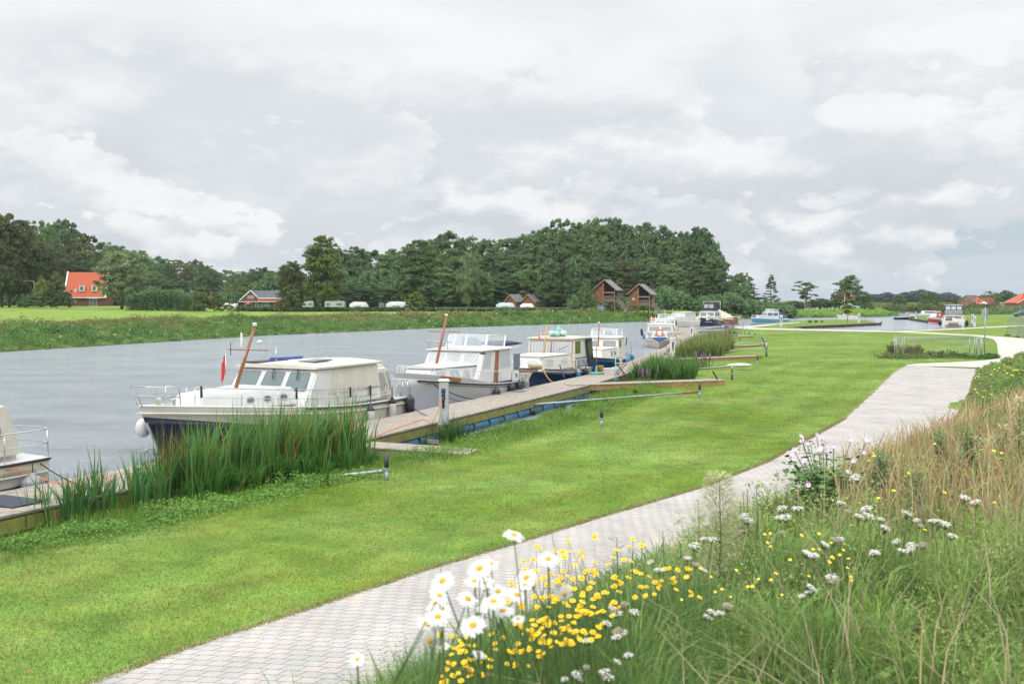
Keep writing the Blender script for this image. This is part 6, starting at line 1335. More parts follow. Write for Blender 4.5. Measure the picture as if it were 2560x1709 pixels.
# left wood -------------------------------------------------------------
LW = 'trees of the wood at the left'
for i, (dx, dy, dw, Y, k, c, lb) in enumerate((
    (-25, 488, 120, 235, 'tall', 'brown', 'brownish tall tree cut by the left edge, nearest the frame'), (22, 497, 92, 240, 'tall', 'olive', 'tall olive brown tree, second from the left edge'),
    (60, 512, 88, 246, 'tall', 'brown', 'tall tree with tawny crown, third from the left edge'), (96, 560, 84, 252, 'tall', 'olive', 'olive tree leaning to the street lamp at the end of the tall row'),
    (45, 540, 90, 250, 'tall', 'dark', 'dark tree filling the gap in the tall left row'), (5, 560, 90, 245, 'tall', 'dark', 'dark lower tree in the tall left row at the frame edge'),
    (100, 512, 90, 300, 'oak', 'mid', 'fresh green crown rising behind the tall left row'), (150, 510, 110, 310, 'oak', 'dark', 'broad dark crown left above the orange roofed house'),
    (200, 540, 100, 305, 'oak', 'olive', 'olive crown right above the ridge of the orange roof'), (120, 560, 90, 285, 'oak', 'olive', 'olive crown low behind the end of the tall left row'),
    (180, 590, 90, 292, 'oak', 'dark', 'dark crown directly behind the orange roof'), (236, 560, 90, 330, 'oak', 'mid', 'crown just right of the orange house skyline'),
    (275, 568, 110, 345, 'oak', 'dark', 'dark rounded crown behind the big green garden tree'), (325, 578, 90, 350, 'oak', 'mid', 'crown sloping down right of the garden tree'),
    (300, 610, 90, 320, 'oak', 'olive', 'lower olive crown behind the garden tree'), (365, 592, 90, 360, 'oak', 'dark', 'dark crown above the conifer hedge, left part'),
    (350, 625, 80, 320, 'oak', 'mid', 'lower green crown above the conifer hedge, left part'), (410, 600, 80, 370, 'oak', 'olive', 'olive crown above the conifer hedge, right part'),
    (405, 640, 80, 320, 'oak', 'dark', 'lower dark crown above the conifer hedge, right part'), (450, 598, 60, 390, 'oak', 'dark', 'small dark dome on the low skyline'),
    (478, 612, 70, 330, 'oak', 'dark', 'dark crown above the olive bush'), (520, 622, 80, 400, 'oak', 'mid', 'pale crown on the low skyline left of the clubhouse'),
    (560, 625, 80, 380, 'oak', 'mid', 'green crown directly left above the clubhouse ridge'), (545, 650, 70, 320, 'oak', 'light', 'lighter low crown left of the clubhouse'),
    (605, 616, 76, 330, 'oak', 'dark', 'round dark tree right behind the clubhouse roof'), (650, 625, 60, 350, 'oak', 'mid', 'tree in the gap between clubhouse and brown tree'), (455, 660, 60, 290, 'conifer', 'blue', 'blue green spruce tips beside the conifer hedge'))):
    T(k, c, dx, dy, dw, Y, lb, group=LW, var=i % 2)
T('oak', 'silver', 280, 575, 118, 225, 'big round silvery green tree right of the orange roofed house', var=1)
for i, (dx, dy, dw, Y, k, c, lb) in enumerate(((88, 672, 60, 222, 'shrub', 'mid', 'green shrub below the street lamp at the left'), (130, 634, 62, 226, 'shrub', 'olive', 'olive brown tall shrub left of the orange roofed house'), (100, 640, 40, 224, 'birch', 'light', 'thin fresh green sapling sticking up beside the street lamp'), (60, 680, 40, 222, 'shrub', 'dark', 'low dark shrub under the tall left row'), (150, 670, 40, 224, 'shrub', 'dark', 'dark ivy shrub at the left corner of the orange roofed house'),
    (468, 660, 72, 205, 'shrub', 'olive', 'yellowish olive bush right of the conifer hedge'), (518, 683, 46, 206, 'shrub', 'light', 'clipped fresh green bush left of the clubhouse'), (668, 655, 62, 208, 'shrub', 'olive', 'olive bush between clubhouse and caravan'), (953, 670, 54, 215, 'shrub', 'light', 'pale yellow green bush right of the tunnel tent'), (640, 690, 24, 210, 'shrub', 'light', 'small light bush right of the clubhouse'))):
    T(k, c, dx, dy, dw, Y, lb, name='shrub', cat='shrub', nl=5000, var=i % 2)
def hedge(label, px0, px1, ytop, Y0, Y1, colr, dens=34, dpt=1.6, h=None, name='hedge', cat='hedge', leaf=.16, ybase=None, wob=.12):
    n = int(abs(px1-px0)*dens); r = rng; u = r.random(n); px = px0+(px1-px0)*u; Y = Y0+(Y1-Y0)*u+r.normal(0, dpt/2, n); X = (px-1280)/FPX*(Y0+(Y1-Y0)*u)
    zb = np.interp(u, np.linspace(0, 1, 9), [hz((px0+(px1-px0)*q-1280)/FPX*(Y0+(Y1-Y0)*q), Y0+(Y1-Y0)*q) for q in np.linspace(0, 1, 9)])
    yt = np.interp(u, np.linspace(0, 1, len(ytop)), ytop)+0; zt = CZ-(yt-HOR)/FPX*(Y0+(Y1-Y0)*u); hh = (zt-zb)*(1+wob*np.sin(px*.21+3*np.sin(px*.053))+.5*wob*np.sin(px*.9))
    v = r.random(n); Z = zb+hh*v**.7; X0, Yc0 = float(X.mean()), float(Y.mean())
    P = np.stack([X-X0, Y-Yc0, Z], 1); nn = np.tile([0, -.7, .5], (n, 1))+0.; col = colvar(GREENS[colr], n, v=.3)*(1+.25*np.sin(px*.35+1)[:, None]*np.sin(px*.11)[:, None])
    V, F, Cv = leaf_cloud(P, nn, np.full(n, leaf*(Y0/200)), col, .7); o = fast_mesh(name, V, F, LEAF, Cv); o.location = (X0, Yc0, 0); tag(o, label, cat)
    return o
hedge('tall dark clipped conifer hedge right of the silvery tree', 322, 512, [738, 728, 724, 735, 742], 214, 214, 'dark', 90, 2.4, wob=.04); hedge('low clipped hedge along the camping, in front of the caravans', 590, 1420, [767, 768, 768, 769], 216, 214, 'dark', 30, 1.2, wob=.03)
hedge('loose mixed shrub row behind the caravans', 890, 1262, [748, 752, 742, 750, 744, 752, 756], 250, 250, 'mid', 60, 4, cat='shrubs', name='shrub_row', wob=.25, leaf=.22); hedge('bramble and young tree edge in front of the wood beside the stilt cabins', 1420, 1980, [748, 735, 752, 728, 750, 742, 762, 768], 232, 240, 'dark', 70, 5, cat='shrubs', name='shrub_row', wob=.25, leaf=.25)
hedge('dark undergrowth under the left wood', -30, 600, [720, 730, 715, 735, 725, 740, 735], 300, 300, 'dark', 60, 6, cat='shrubs', name='undergrowth', wob=.2, leaf=.3); hedge('dark undergrowth under the central wood', 640, 1860, [700, 690, 700, 695, 700, 720], 262, 262, 'dark', 75, 6, cat='shrubs', name='undergrowth', wob=.15, leaf=.34)
# central wood ----------------------------------------------------------
CWG = 'trees of the central wood'
T('oak', 'brown', 668, 600, 66, 222, 'brown leaved tree beside the tall light green one', var=0); T('tall', 'light', 742, 545, 96, 216, 'tall light green tree with pointed crown behind the white caravan', var=1, nl=14000); T('tall', 'mid', 960, 556, 112, 222, 'tall broad tree with feathery crown standing before the wood', var=0, nl=14000)
T('shrub', 'mid', 1342, 640, 42, 206, 'dense oval green tree left of the stilt cabins', name='tree', var=0)
cw = []
prof_c = [(780, 575), (830, 572), (880, 570), (915, 582), (1000, 545), (1040, 534), (1085, 545), (1130, 546), (1180, 540), (1215, 528), (1265, 514), (1320, 512), (1370, 504), (1420, 510), (1480, 513), (1530, 525), (1580, 530)]
where = lambda x: 'behind the white caravans' if x < 930 else 'behind the low hedge' if x < 1130 else 'behind the wooden huts' if x < 1290 else 'behind the stilt cabins' if x < 1510 else 'right of the stilt cabins'
adj = {'dark': 'dark green', 'mid': 'mid green', 'olive': 'olive', 'light': 'light green', 'blue': 'blue green'}
for row, (dyo, Yr, step) in enumerate(((0, 285, 42), (34, 262, 48), (78, 248, 58))):
    x = 775+row*17
    while x < 1625:
        top = np.interp(x, [p[0] for p in prof_c], [p[1] for p in prof_c])+dyo+random.uniform(-4, 12)
        c = random.choice(['dark', 'mid', 'dark', 'mid', 'mid', 'dark', 'olive']) if row else random.choice(['dark', 'mid', 'dark'])
        k = random.choice(['oak', 'oak', 'tall']); w = random.uniform(92, 125) if k == 'oak' else random.uniform(70, 90)
        T(k, c, x, top, w, Yr+random.uniform(-6, 6), f"{adj[c]} {'round' if k == 'oak' else 'upright'} crown in the {('back', 'middle', 'front')[row]} of the central wood {where(x)}", group=CWG, var=random.randrange(3) if k == 'oak' else random.randrange(2))
        x += step+random.uniform(-6, 6)
T('birch', 'silver', 1075, 580, 55, 240, 'pale birch like crown in front of the central wood', var=0); T('oak', 'dark', 1605, 532, 92, 262, 'dark tree with ragged outline at the right end of the central wood', var=1, nl=7000); T('oak', 'dark', 1640, 590, 80, 255, 'lower dark tree at the right end of the central wood', var=2)
T('conifer', 'dark', 1085, 533, 14, 270, 'small spruce tip poking out of the central wood')
for dx, dy, l_, lb in ((1338, 650, 1, 'bare pale dead trunk leaning in the central wood'), (1628, 640, 1, 'second bare pale branch in the central wood')):
    X, Y, Z = at_depth(dx*q_ if dx < 1500 else 1628, 692 if dx < 1500 else 642, 240); o = thing('dead_branch', lb, 'branch', (X, Y, Z)); MB().tube([(0, 0, 0), (-1.6, 0, 1.8), (-2.0, -.4, 4.0)], .13, 5, .05).tube([(-1.6, 0, 1.8), (-.6, -.3, 3.4)], .07, 4, .03).build('bare_wood', BARKW, o)
# right side ------------------------------------------------------------
for i, (k, c, dx, dy, dw, Y, lb) in enumerate((('oak', 'mid', 1700, 628, 62, 285, 'pale topped tree right of the central wood'), ('pine', 'blue', 1710, 655, 92, 262, 'spreading blue green pine right of the central wood'), ('conifer', 'dark', 1768, 628, 46, 262, 'dark pointed spruce at the right end of the wood'), ('oak', 'dark', 1680, 690, 60, 260, 'low dark tree under the spreading pine'), ('oak', 'olive', 1668, 700, 40, 262, 'small yellow brown tree at the foot of the spreading pine'),
    ('pine', 'dark', 1850, 642, 72, 285, 'umbrella shaped pine above the frame tent'), ('pine', 'dark', 1937, 636, 60, 290, 'ragged pine left of the pink flags'), ('birch', 'mid', 1950, 632, 52, 288, 'airy tree with drooping twigs behind the pink flags'), ('oak', 'olive', 1925, 668, 44, 280, 'light olive tree behind the left pink flag'), ('oak', 'dark', 1975, 668, 48, 285, 'dark round tree right of the pink flags'),
    ('oak', 'dark', 1880, 685, 62, 285, 'dark bushy tree behind the frame tent'), ('oak', 'mid', 1822, 690, 56, 290, 'low green tree behind the camper van'), ('oak', 'mid', 1905, 690, 50, 300, 'low green tree between the pines'), ('oak', 'olive', 1800, 695, 40, 275, 'olive low tree right of the dark spruce'), ('shrub', 'dark', 1946, 700, 30, 266, 'dark bush in front of the rounded caravan'), ('shrub', 'dark', 1992, 693, 30, 270, 'dark bush at the right end of the far camping'), ('shrub', 'olive', 1757, 695, 36, 245, 'brownish shrub at the foot of the dark spruce'),
    ('oak', 'dark', 2063, 677, 36, 300, 'round dark tree on the far bank, left of the pair by the harbour'), ('oak', 'dark', 2132, 671, 42, 300, 'round dark tree on the far bank, right of the pair by the harbour'), ('willow', 'olive', 2270, 668, 46, 380, 'drooping olive tree before the brick barn'), ('oak', 'dark', 2307, 667, 40, 430, 'dark round tree behind the brick barn'), ('oak', 'mid', 2341, 690, 20, 385, 'small tree in front of the big orange roofed house'), ('oak', 'mid', 2318, 690, 16, 385, 'small tree left of the big orange roofed house'), ('shrub', 'silver', 2195, 706, 50, 270, 'grey green willow bush behind the big white yacht'), ('shrub', 'mid', 2095, 704, 50, 290, 'low bush between the two round dark trees'))):
    T(k, c, dx, dy, dw, Y, lb, cat='shrub' if k == 'shrub' else 'tree', nl=6000, var=i % 2)
FT = 'trees of the distant tree line'
x = 1995; i = 0
while x < 2420:
    top = np.interp(x, [1995, 2030, 2060, 2100, 2118, 2150, 2170, 2210, 2250, 2420], [676, 672, 674, 668, 664, 672, 671, 684, 676, 674])+random.uniform(-2, 3)
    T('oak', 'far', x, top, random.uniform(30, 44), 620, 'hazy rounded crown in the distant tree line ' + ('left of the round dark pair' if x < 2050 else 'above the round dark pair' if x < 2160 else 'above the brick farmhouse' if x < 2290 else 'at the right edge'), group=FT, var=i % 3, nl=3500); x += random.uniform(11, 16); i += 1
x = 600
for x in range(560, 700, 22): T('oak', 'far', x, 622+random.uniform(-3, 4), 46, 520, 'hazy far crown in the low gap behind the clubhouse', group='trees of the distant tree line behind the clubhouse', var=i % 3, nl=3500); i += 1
hedge('pale green maize field in front of the distant tree line', 2160, 2700, [757, 757, 757], 430, 430, 'light', 16, 30, cat='maize field', name='maize_field', leaf=.2, wob=.01)['kind'] = 'stuff'
hedge('flowering shrub border along the far harbour bank', 2215, 2470, [762, 768, 764, 770, 766], 290, 300, 'olive', 40, 4, cat='shrubs', name='shrub_row', wob=.3, leaf=.18); hedge('green hedge before the brick farmhouse', 2385, 2450, [766, 765, 766], 350, 350, 'mid', 40, 2, wob=.05, leaf=.12); hedge('green shrubs along the right harbour meadow', 2400, 2700, [777, 772, 776, 772], 280, 290, 'mid', 40, 5, cat='shrubs', name='shrub_row', wob=.2)
yt = T('young', 'light', 1944, 665, 36, 176, 'young tree with pale green leaves on the grassy island'); 
for dx, w_ in ((2025, 10), (2040, 7), (2055, 5)): T('shrub', 'mid', dx/q_, 799.5/q_, w_, 172, 'small tuft of weeds at the water edge of the grassy island', cat='plant', name='weed_tuft', nl=700, group='weed tufts on the grassy island')

# ------------------------------------------------------------------ far bank vegetation
def along(line, n, r=rng):
    p = np.array(line, float); d = np.r_[0, np.cumsum(np.hypot(*np.diff(p, axis=0).T))]; t = r.random(n)*d[-1]; x = np.interp(t, d, p[:, 0]); y = np.interp(t, d, p[:, 1])
    i = np.clip(np.searchsorted(d, t)-1, 0, len(p)-2); v = nrmz(p[i+1]-p[i]); return np.stack([x, y], 1), np.stack([-v[:, 1], v[:, 0]], 1)
def bank_veg():
    out = []
    for line, n, per, rad, leaf, wmax in ((FAR[1:5], 4200, 36, .55, .085, 13.5), (FAR[4:7], 1900, 30, .8, .14, 13), (FAR[6:12], 1500, 26, .95, .17, 10)):
        P, Nn = along(line, n); off = rng.random(n)**.85*wmax-.3; C_ = P+Nn*off[:, None]; z = height(C_[:, 0], C_[:, 1]); z = np.maximum(z, 0); pxx = 1280+C_[:, 0]/C_[:, 1]*FPX; mown = ((pxx > 1530) & (off > 4.5)) | ((pxx > 1985) & (off > 2))
        big = .5+.5*smnoise(C_[:, 0], C_[:, 1], .55, 3); hgt = (.35+1.25*np.clip(big, 0, 1)**1.3*rng.uniform(.5, 1.2, n))*np.where(off > wmax*.72, .62, 1.0)
        hgt *= np.clip((wmax+.8-off)/2.5, .25, 1); hgt = np.where(mown, hgt*.22, hgt)
        m = n*per; cc = np.repeat(np.c_[C_, z], per, 0); d = nrmz(rng.normal(0, 1, (m, 3))); d[:, 2] = np.abs(d[:, 2]); hh = np.repeat(hgt, per)
        Q = cc+d*np.c_[np.full(m, rad), np.full(m, rad), hh]*rng.uniform(.45, 1.0, (m, 1)); 
        f = np.repeat(off/wmax, per); kind = np.repeat(smnoise(C_[:, 0], C_[:, 1], .35, 9), per)
        c_ = np.where((f < .5)[:, None], np.array([.085, .165, .040]), np.array([.135, .165, .05])); c_ = np.where(((kind > .35) & (f > .3))[:, None], np.array([.16, .15, .065]), c_); c_ = np.where(((kind < -.35) & (f < .75))[:, None], np.array([.06, .125, .035]), c_)
        c_ = c_*np.repeat(rng.uniform(.7, 1.3, n), per)[:, None]*rng.uniform(.7, 1.35, (m, 1)); wsel = rng.random(m) < .004; c_[wsel] = (.7, .7, .66)
        mw = np.repeat(mown, per); c_[mw] = np.array([.17, .28, .05])*rng.uniform(.75, 1.25, (int(mw.sum()), 1)); c_ = c_*np.array([1.35, 1.35, 1.25])
        rs = np.repeat(rng.random(n) < .018, per) & (f > .35); c_[rs] = np.array([.23, .15, .10])*rng.uniform(.7, 1.2, (int(rs.sum()), 1))
        V, F, Cv = leaf_cloud(Q, d+np.array([0, -.2, .4]), np.full(m, leaf), c_, .7); out.append((V, F, Cv))
    V, F, Cv = merge(out); tag(fast_mesh('bank_vegetation', V, F, LEAF, Cv), 'dense green and olive herbs covering the far river bank', 'bank plants', kind='stuff')
bank_veg()

# ------------------------------------------------------------------ near shore: reeds, bank grass, lawn blades
def reedbed(label, pts, wid, n, h, w, base, spread=.25, yellow=.06, name='reed_bed', drop=.5, cat='reeds', z0=None):
    nc = max(6, n//24); P, Nn = along([G(x, y, .15) for x, y in pts], nc); C0 = P+Nn*(rng.normal(0, wid/2, nc))[:, None]; wt = rng.random(nc)**1.3+.12; ci = rng.choice(nc, n, p=wt/wt.sum()); hc = rng.uniform(.62, 1.08, nc)
    rr = .03+.05*h; dv = rng.normal(0, 1, (n, 2)); C_ = C0[ci]+dv*rr*.8
    z = np.maximum(height(C_[:, 0], C_[:, 1]), -.1); hh = h*hc[ci]*rng.uniform(.6, 1.05, n); le = (dv*.5+rng.normal(0, .8, (n, 2)))*spread*hh[:, None]*.9+rng.normal(.03, .05, (nc, 2))[ci]*hh[:, None]
    col = colvar(base, n, v=.35)*rng.uniform(.75, 1.3, nc)[ci][:, None]; ys = rng.random(n) < yellow; col[ys] = np.array([.42, .27, .05])*rng.uniform(.6, 1.1, (int(ys.sum()), 1))
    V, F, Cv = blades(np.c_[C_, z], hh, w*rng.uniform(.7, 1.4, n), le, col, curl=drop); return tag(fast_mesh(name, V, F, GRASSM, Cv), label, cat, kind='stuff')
RC = (.105, .215, .06)
reedbed('dense tall reeds in front of the bow and middle of the navy hulled cruiser', [(440, 1262), (600, 1232), (760, 1196), (885, 1166)], .95, 2800, 2.1, .034, RC, .14, .06)
reedbed('yellowing reed tips at the left end of the tall reeds', [(400, 1262), (490, 1245)], .7, 520, 2.0, .018, (.09, .13, .03), .10, .3)
reedbed('sparser reeds in front of the nearest stretch of jetty', [(90, 1330), (200, 1308), (330, 1280), (440, 1262)], .75, 760, 1.6, .034, (.085, .20, .06), .15, .03)
reedbed('lower arching grass among the tall reeds', [(410, 1278), (600, 1245), (760, 1208), (885, 1178)], .9, 3000, .95, .024, (.10, .25, .05), .42, .03, drop=.55)
reedbed('thin reeds beside the grey power pedestal', [(1065, 1128), (1160, 1102)], .7, 330, 1.3, .018, (.05, .13, .04), .14, .05)
reedbed('thick clump of arching sedge right of the folding table', [(1628, 968), (1672, 950)], 1.5, 2800, 1.5, .045, (.11, .23, .06), .36, .02, drop=.5)
reedbed('high tan and green grass thicket beside the near jetty platform', [(1712, 908), (1740, 895), (1790, 872)], 1.7, 5200, 1.85, .06, (.16, .215, .07), .34, .10, drop=.5)
reedbed('green reed stalks at the foot of the white pedestal on the platform', [(1690, 903), (1716, 890)], 1.2, 260, 1.7, .04, (.06, .14, .03), .12, .12)
reedbed('low green plants under the long gangway', [(1290, 1062), (1400, 1030), (1500, 990), (1600, 955)], 1.6, 4200, .42, .02, (.07, .16, .04), .45, .02, name='shore_plants', drop=.4, cat='shore plants')
reedbed('low green plants along the shore by the grey gangway', [(1060, 1125), (1160, 1100), (1290, 1062)], 1.1, 3000, .38, .018, (.08, .18, .04), .45, .03, name='shore_plants', drop=.4, cat='shore plants')
reedbed('rough shore grass between the farther gangways', [(1640, 930), (1720, 893), (1770, 860), (1800, 838)], 2.6, 5200, .38, .05, (.10, .19, .045), .35, .06, name='shore_plants', drop=.4, cat='shore plants')
for x, y, lb in ((1605, 962, 'purple loosestrife in front of the sedge clump, left stem group'), (1627, 968, 'purple loosestrife in front of the sedge clump, right stem group'), (1752, 925, 'purple loosestrife left of the white sack, nearest to the ochre gangway'), (1770, 925, 'bushy purple loosestrife beside the white sack'), (1806, 868, 'purple loosestrife at the root of the third gangway'), (1822, 866, 'small purple loosestrife right of the third gangway root'), (1816, 838, 'distant purple loosestrife below the blue panniers')):
    g = G(x, y, .4); k = g[1]/60; o = thing('purple_loosestrife', lb, 'flower', (g[0], g[1], hz(*g)), 0, 'purple loosestrife plants on the bank'); st = MB(); fl_ = MB()
    for j in range(9 if k > .9 else 5):
        dx, dy = random.uniform(-.42, .42)*k, random.uniform(-.3, .3)*k; hh = random.uniform(.8, 1.15)*max(.9, k); st.tube([(dx*.4, dy*.4, 0), (dx, dy, hh*.6)], .012*k+.004, 4); fl_.tube([(dx, dy, hh*.55), (dx*1.05, dy, hh*.8), (dx*1.1, dy, hh)], .022*k+.008, 5, .008)
    st.build('stems', mat('stem_green', (.07, .13, .04), .7), o); fl_.build('flower_spikes', mat('purple_petals', (.36, .17, .36), .7, var=.4, vscale=20), o)
def weeds_at(label, pts, wid, n, h, base, leaf=.05, name='weeds'):
    P, Nn = along([G(x, y, LZ) for x, y in pts], n); C_ = P+Nn*rng.normal(0, wid/2, n)[:, None]; z = height(C_[:, 0], C_[:, 1])+h*rng.random(n)*np.clip(.45+.75*smnoise(C_[:, 0], C_[:, 1], 2.1, 12), .08, 1.2); V, F, Cv = leaf_cloud(np.c_[C_, z], np.tile([0, -.4, .8], (n, 1))+0., np.full(n, leaf), colvar(base, n, v=.35), .7)
    return tag(fast_mesh(name, V, F, LEAF, Cv), label, 'weeds', kind='stuff')
weeds_at('dark green nettles under the right part of the mesh fence', [(2390, 893), (2490, 897)], 1.0, 4200, .36, (.09, .19, .05), .07); weeds_at('brambles and olive weeds at the left foot of the mesh fence', [(2232, 896), (2260, 893), (2340, 894), (2400, 894)], 1.1, 5200, .5, (.14, .185, .06), .07)
reedbed('thin tan grass stalks among the weeds of the mesh fence', [(2240, 895), (2300, 893)], 1.4, 700, .95, .03, (.16, .16, .07), .25, .2, name='weeds', cat='weeds')
for pts_, lb in (([(430, 1290), (700, 1232), (890, 1185)], 'leafy herbs at the foot of the tall reeds'), ([(0, 1375), (180, 1335), (430, 1290)], 'leafy herbs on the bank at the left beside the jetty'), ([(1000, 1150), (1160, 1118), (1290, 1082), (1400, 1048), (1520, 1002)], 'leafy herbs on the bank beside the blue floats'), ([(1560, 985), (1640, 945), (1700, 915)], 'leafy herbs on the bank between gangway and sedge')):
    weeds_at(lb, pts_, .8, 5200, .3, (.155, .29, .06), .028, name='bank_herbs')
def lawn_blades():
    out = []
    # near lawn
    n = 240000; Y = 9.5+rng.random(n)**2.1*62; X = rng.uniform(-.56, .42, n)*Y; P = np.stack([X, Y], 1)
    lp = np.array(PATH_L+[(60, 70), (60, 120), (-80, 120)]+NEAR[:2][::-1]); ok = ~inside(P, np.array(PATH_L+PATH_R[::-1])) & ~inside(P, _dyke_poly) & ~inside(P, WATER_POLY); P = P[ok]; n = len(P)
    z = height(P[:, 0], P[:, 1]); v = smnoise(P[:, 0], P[:, 1], .7, 21); c = colvar((.150, .250, .034), n, v=.28)*(1+.16*v[:, None]); dn = seg_dist(P, NEAR); c = c*(1+.075*np.sin(seg_dist(P, PATH_L)*3.1)*sst(dn, 2.5, 5))[:, None]; tall = (dn < 2.6)
    dk = smnoise(P[:, 0], P[:, 1], 1.5, 31) > .55; c[dk] *= np.array([.62, .8, .8]); st = rng.random(n) < .03; c[st] = np.array([.33, .27, .12])*rng.uniform(.7, 1.2, (int(st.sum()), 1))
    h = rng.uniform(.022, .055, n)*(1+.35*np.clip(v, -1, 1)); h = np.where(tall, h*rng.uniform(1.5, 3.6, n), h); w = np.clip(.0035*P[:, 1]/9, .003, .02)*rng.uniform(.8, 1.4, n)
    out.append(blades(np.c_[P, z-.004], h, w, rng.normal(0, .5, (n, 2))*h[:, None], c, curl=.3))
    # ragged fringe along the path
    for line, sg in ((PATH_L[1:12], 1), (PATH_R[1:10], -1)):
        m = 17000; Q, Nn = along(line, m); C_ = Q+Nn*(sg*(rng.random(m)**1.5*.17-.05))[:, None]; zz = height(C_[:, 0], C_[:, 1]); hh = rng.uniform(.015, .06, m); cc = colvar((.21, .28, .06), m, v=.3); ss = rng.random(m) < .42; cc[ss] = np.array([.44, .34, .20])*rng.uniform(.7, 1.2, (int(ss.sum()), 1))
        out.append(blades(np.c_[C_, zz], hh, np.clip(.004*C_[:, 1]/9, .003, .014), rng.normal(0, .6, (m, 2))*hh[:, None], cc, curl=.3))
    V, F, Cv = merge(out); tag(fast_mesh('lawn_grass', V, F, GRASSM, Cv), 'short mown grass of the lawn between path and river', 'grass', kind='stuff')
    # taller rough bank fringe
    m = 120000; Q, Nn = along(NEAR[1:13], m); off = rng.random(m)**1.2*3.0-.1; C_ = Q-Nn*off[:, None]; bad = inside(C_, WATER_POLY); C_ = C_[~bad]; off = off[~bad]; m = len(C_); zz = height(C_[:, 0], C_[:, 1]); hh = rng.uniform(.10, .42, m)*np.clip(1.35-off/2.4, .16, 1)*np.clip(1+.75*smnoise(C_[:, 0], C_[:, 1], 1.9, 6), .25, 1.8)
    cc = colvar((.165, .29, .045), m, v=.35)*(1+.3*smnoise(C_[:, 0], C_[:, 1], 1.9, 16))[:, None]; ss = rng.random(m) < .06; cc[ss] = (.34, .30, .13); w = np.clip(.0055*C_[:, 1]/18, .004, .03)
    V, F, Cv = blades(np.c_[C_, zz], hh, w*rng.uniform(.8, 1.5, m), rng.normal(0, .5, (m, 2))*hh[:, None], cc, curl=.4); tag(fast_mesh('bank_grass', V, F, GRASSM, Cv), 'longer fresh green grass along the near river bank', 'grass', kind='stuff')
    # fallen leaves
    n = 420; Y = 10+rng.random(n)**1.3*14; X = rng.uniform(-.5, .1, n)*Y; P = np.stack([X, Y], 1); ok = ~inside(P, np.array(PATH_L+PATH_R[::-1])) & ~inside(P, WATER_POLY) & ~inside(P, _dyke_poly); P = P[ok]; n = len(P); z = height(P[:, 0], P[:, 1])+.045
    V, F, Cv = leaf_cloud(np.c_[P, z], np.tile([0, 0, 1.], (n, 1)), np.full(n, .032), colvar((.50, .20, .06), n, v=.3), .35, None, .5); tag(fast_mesh('fallen_leaves', V, F, GRASSM, Cv), 'orange brown fallen leaves scattered on the lawn', 'leaves', kind='stuff')
lawn_blades()
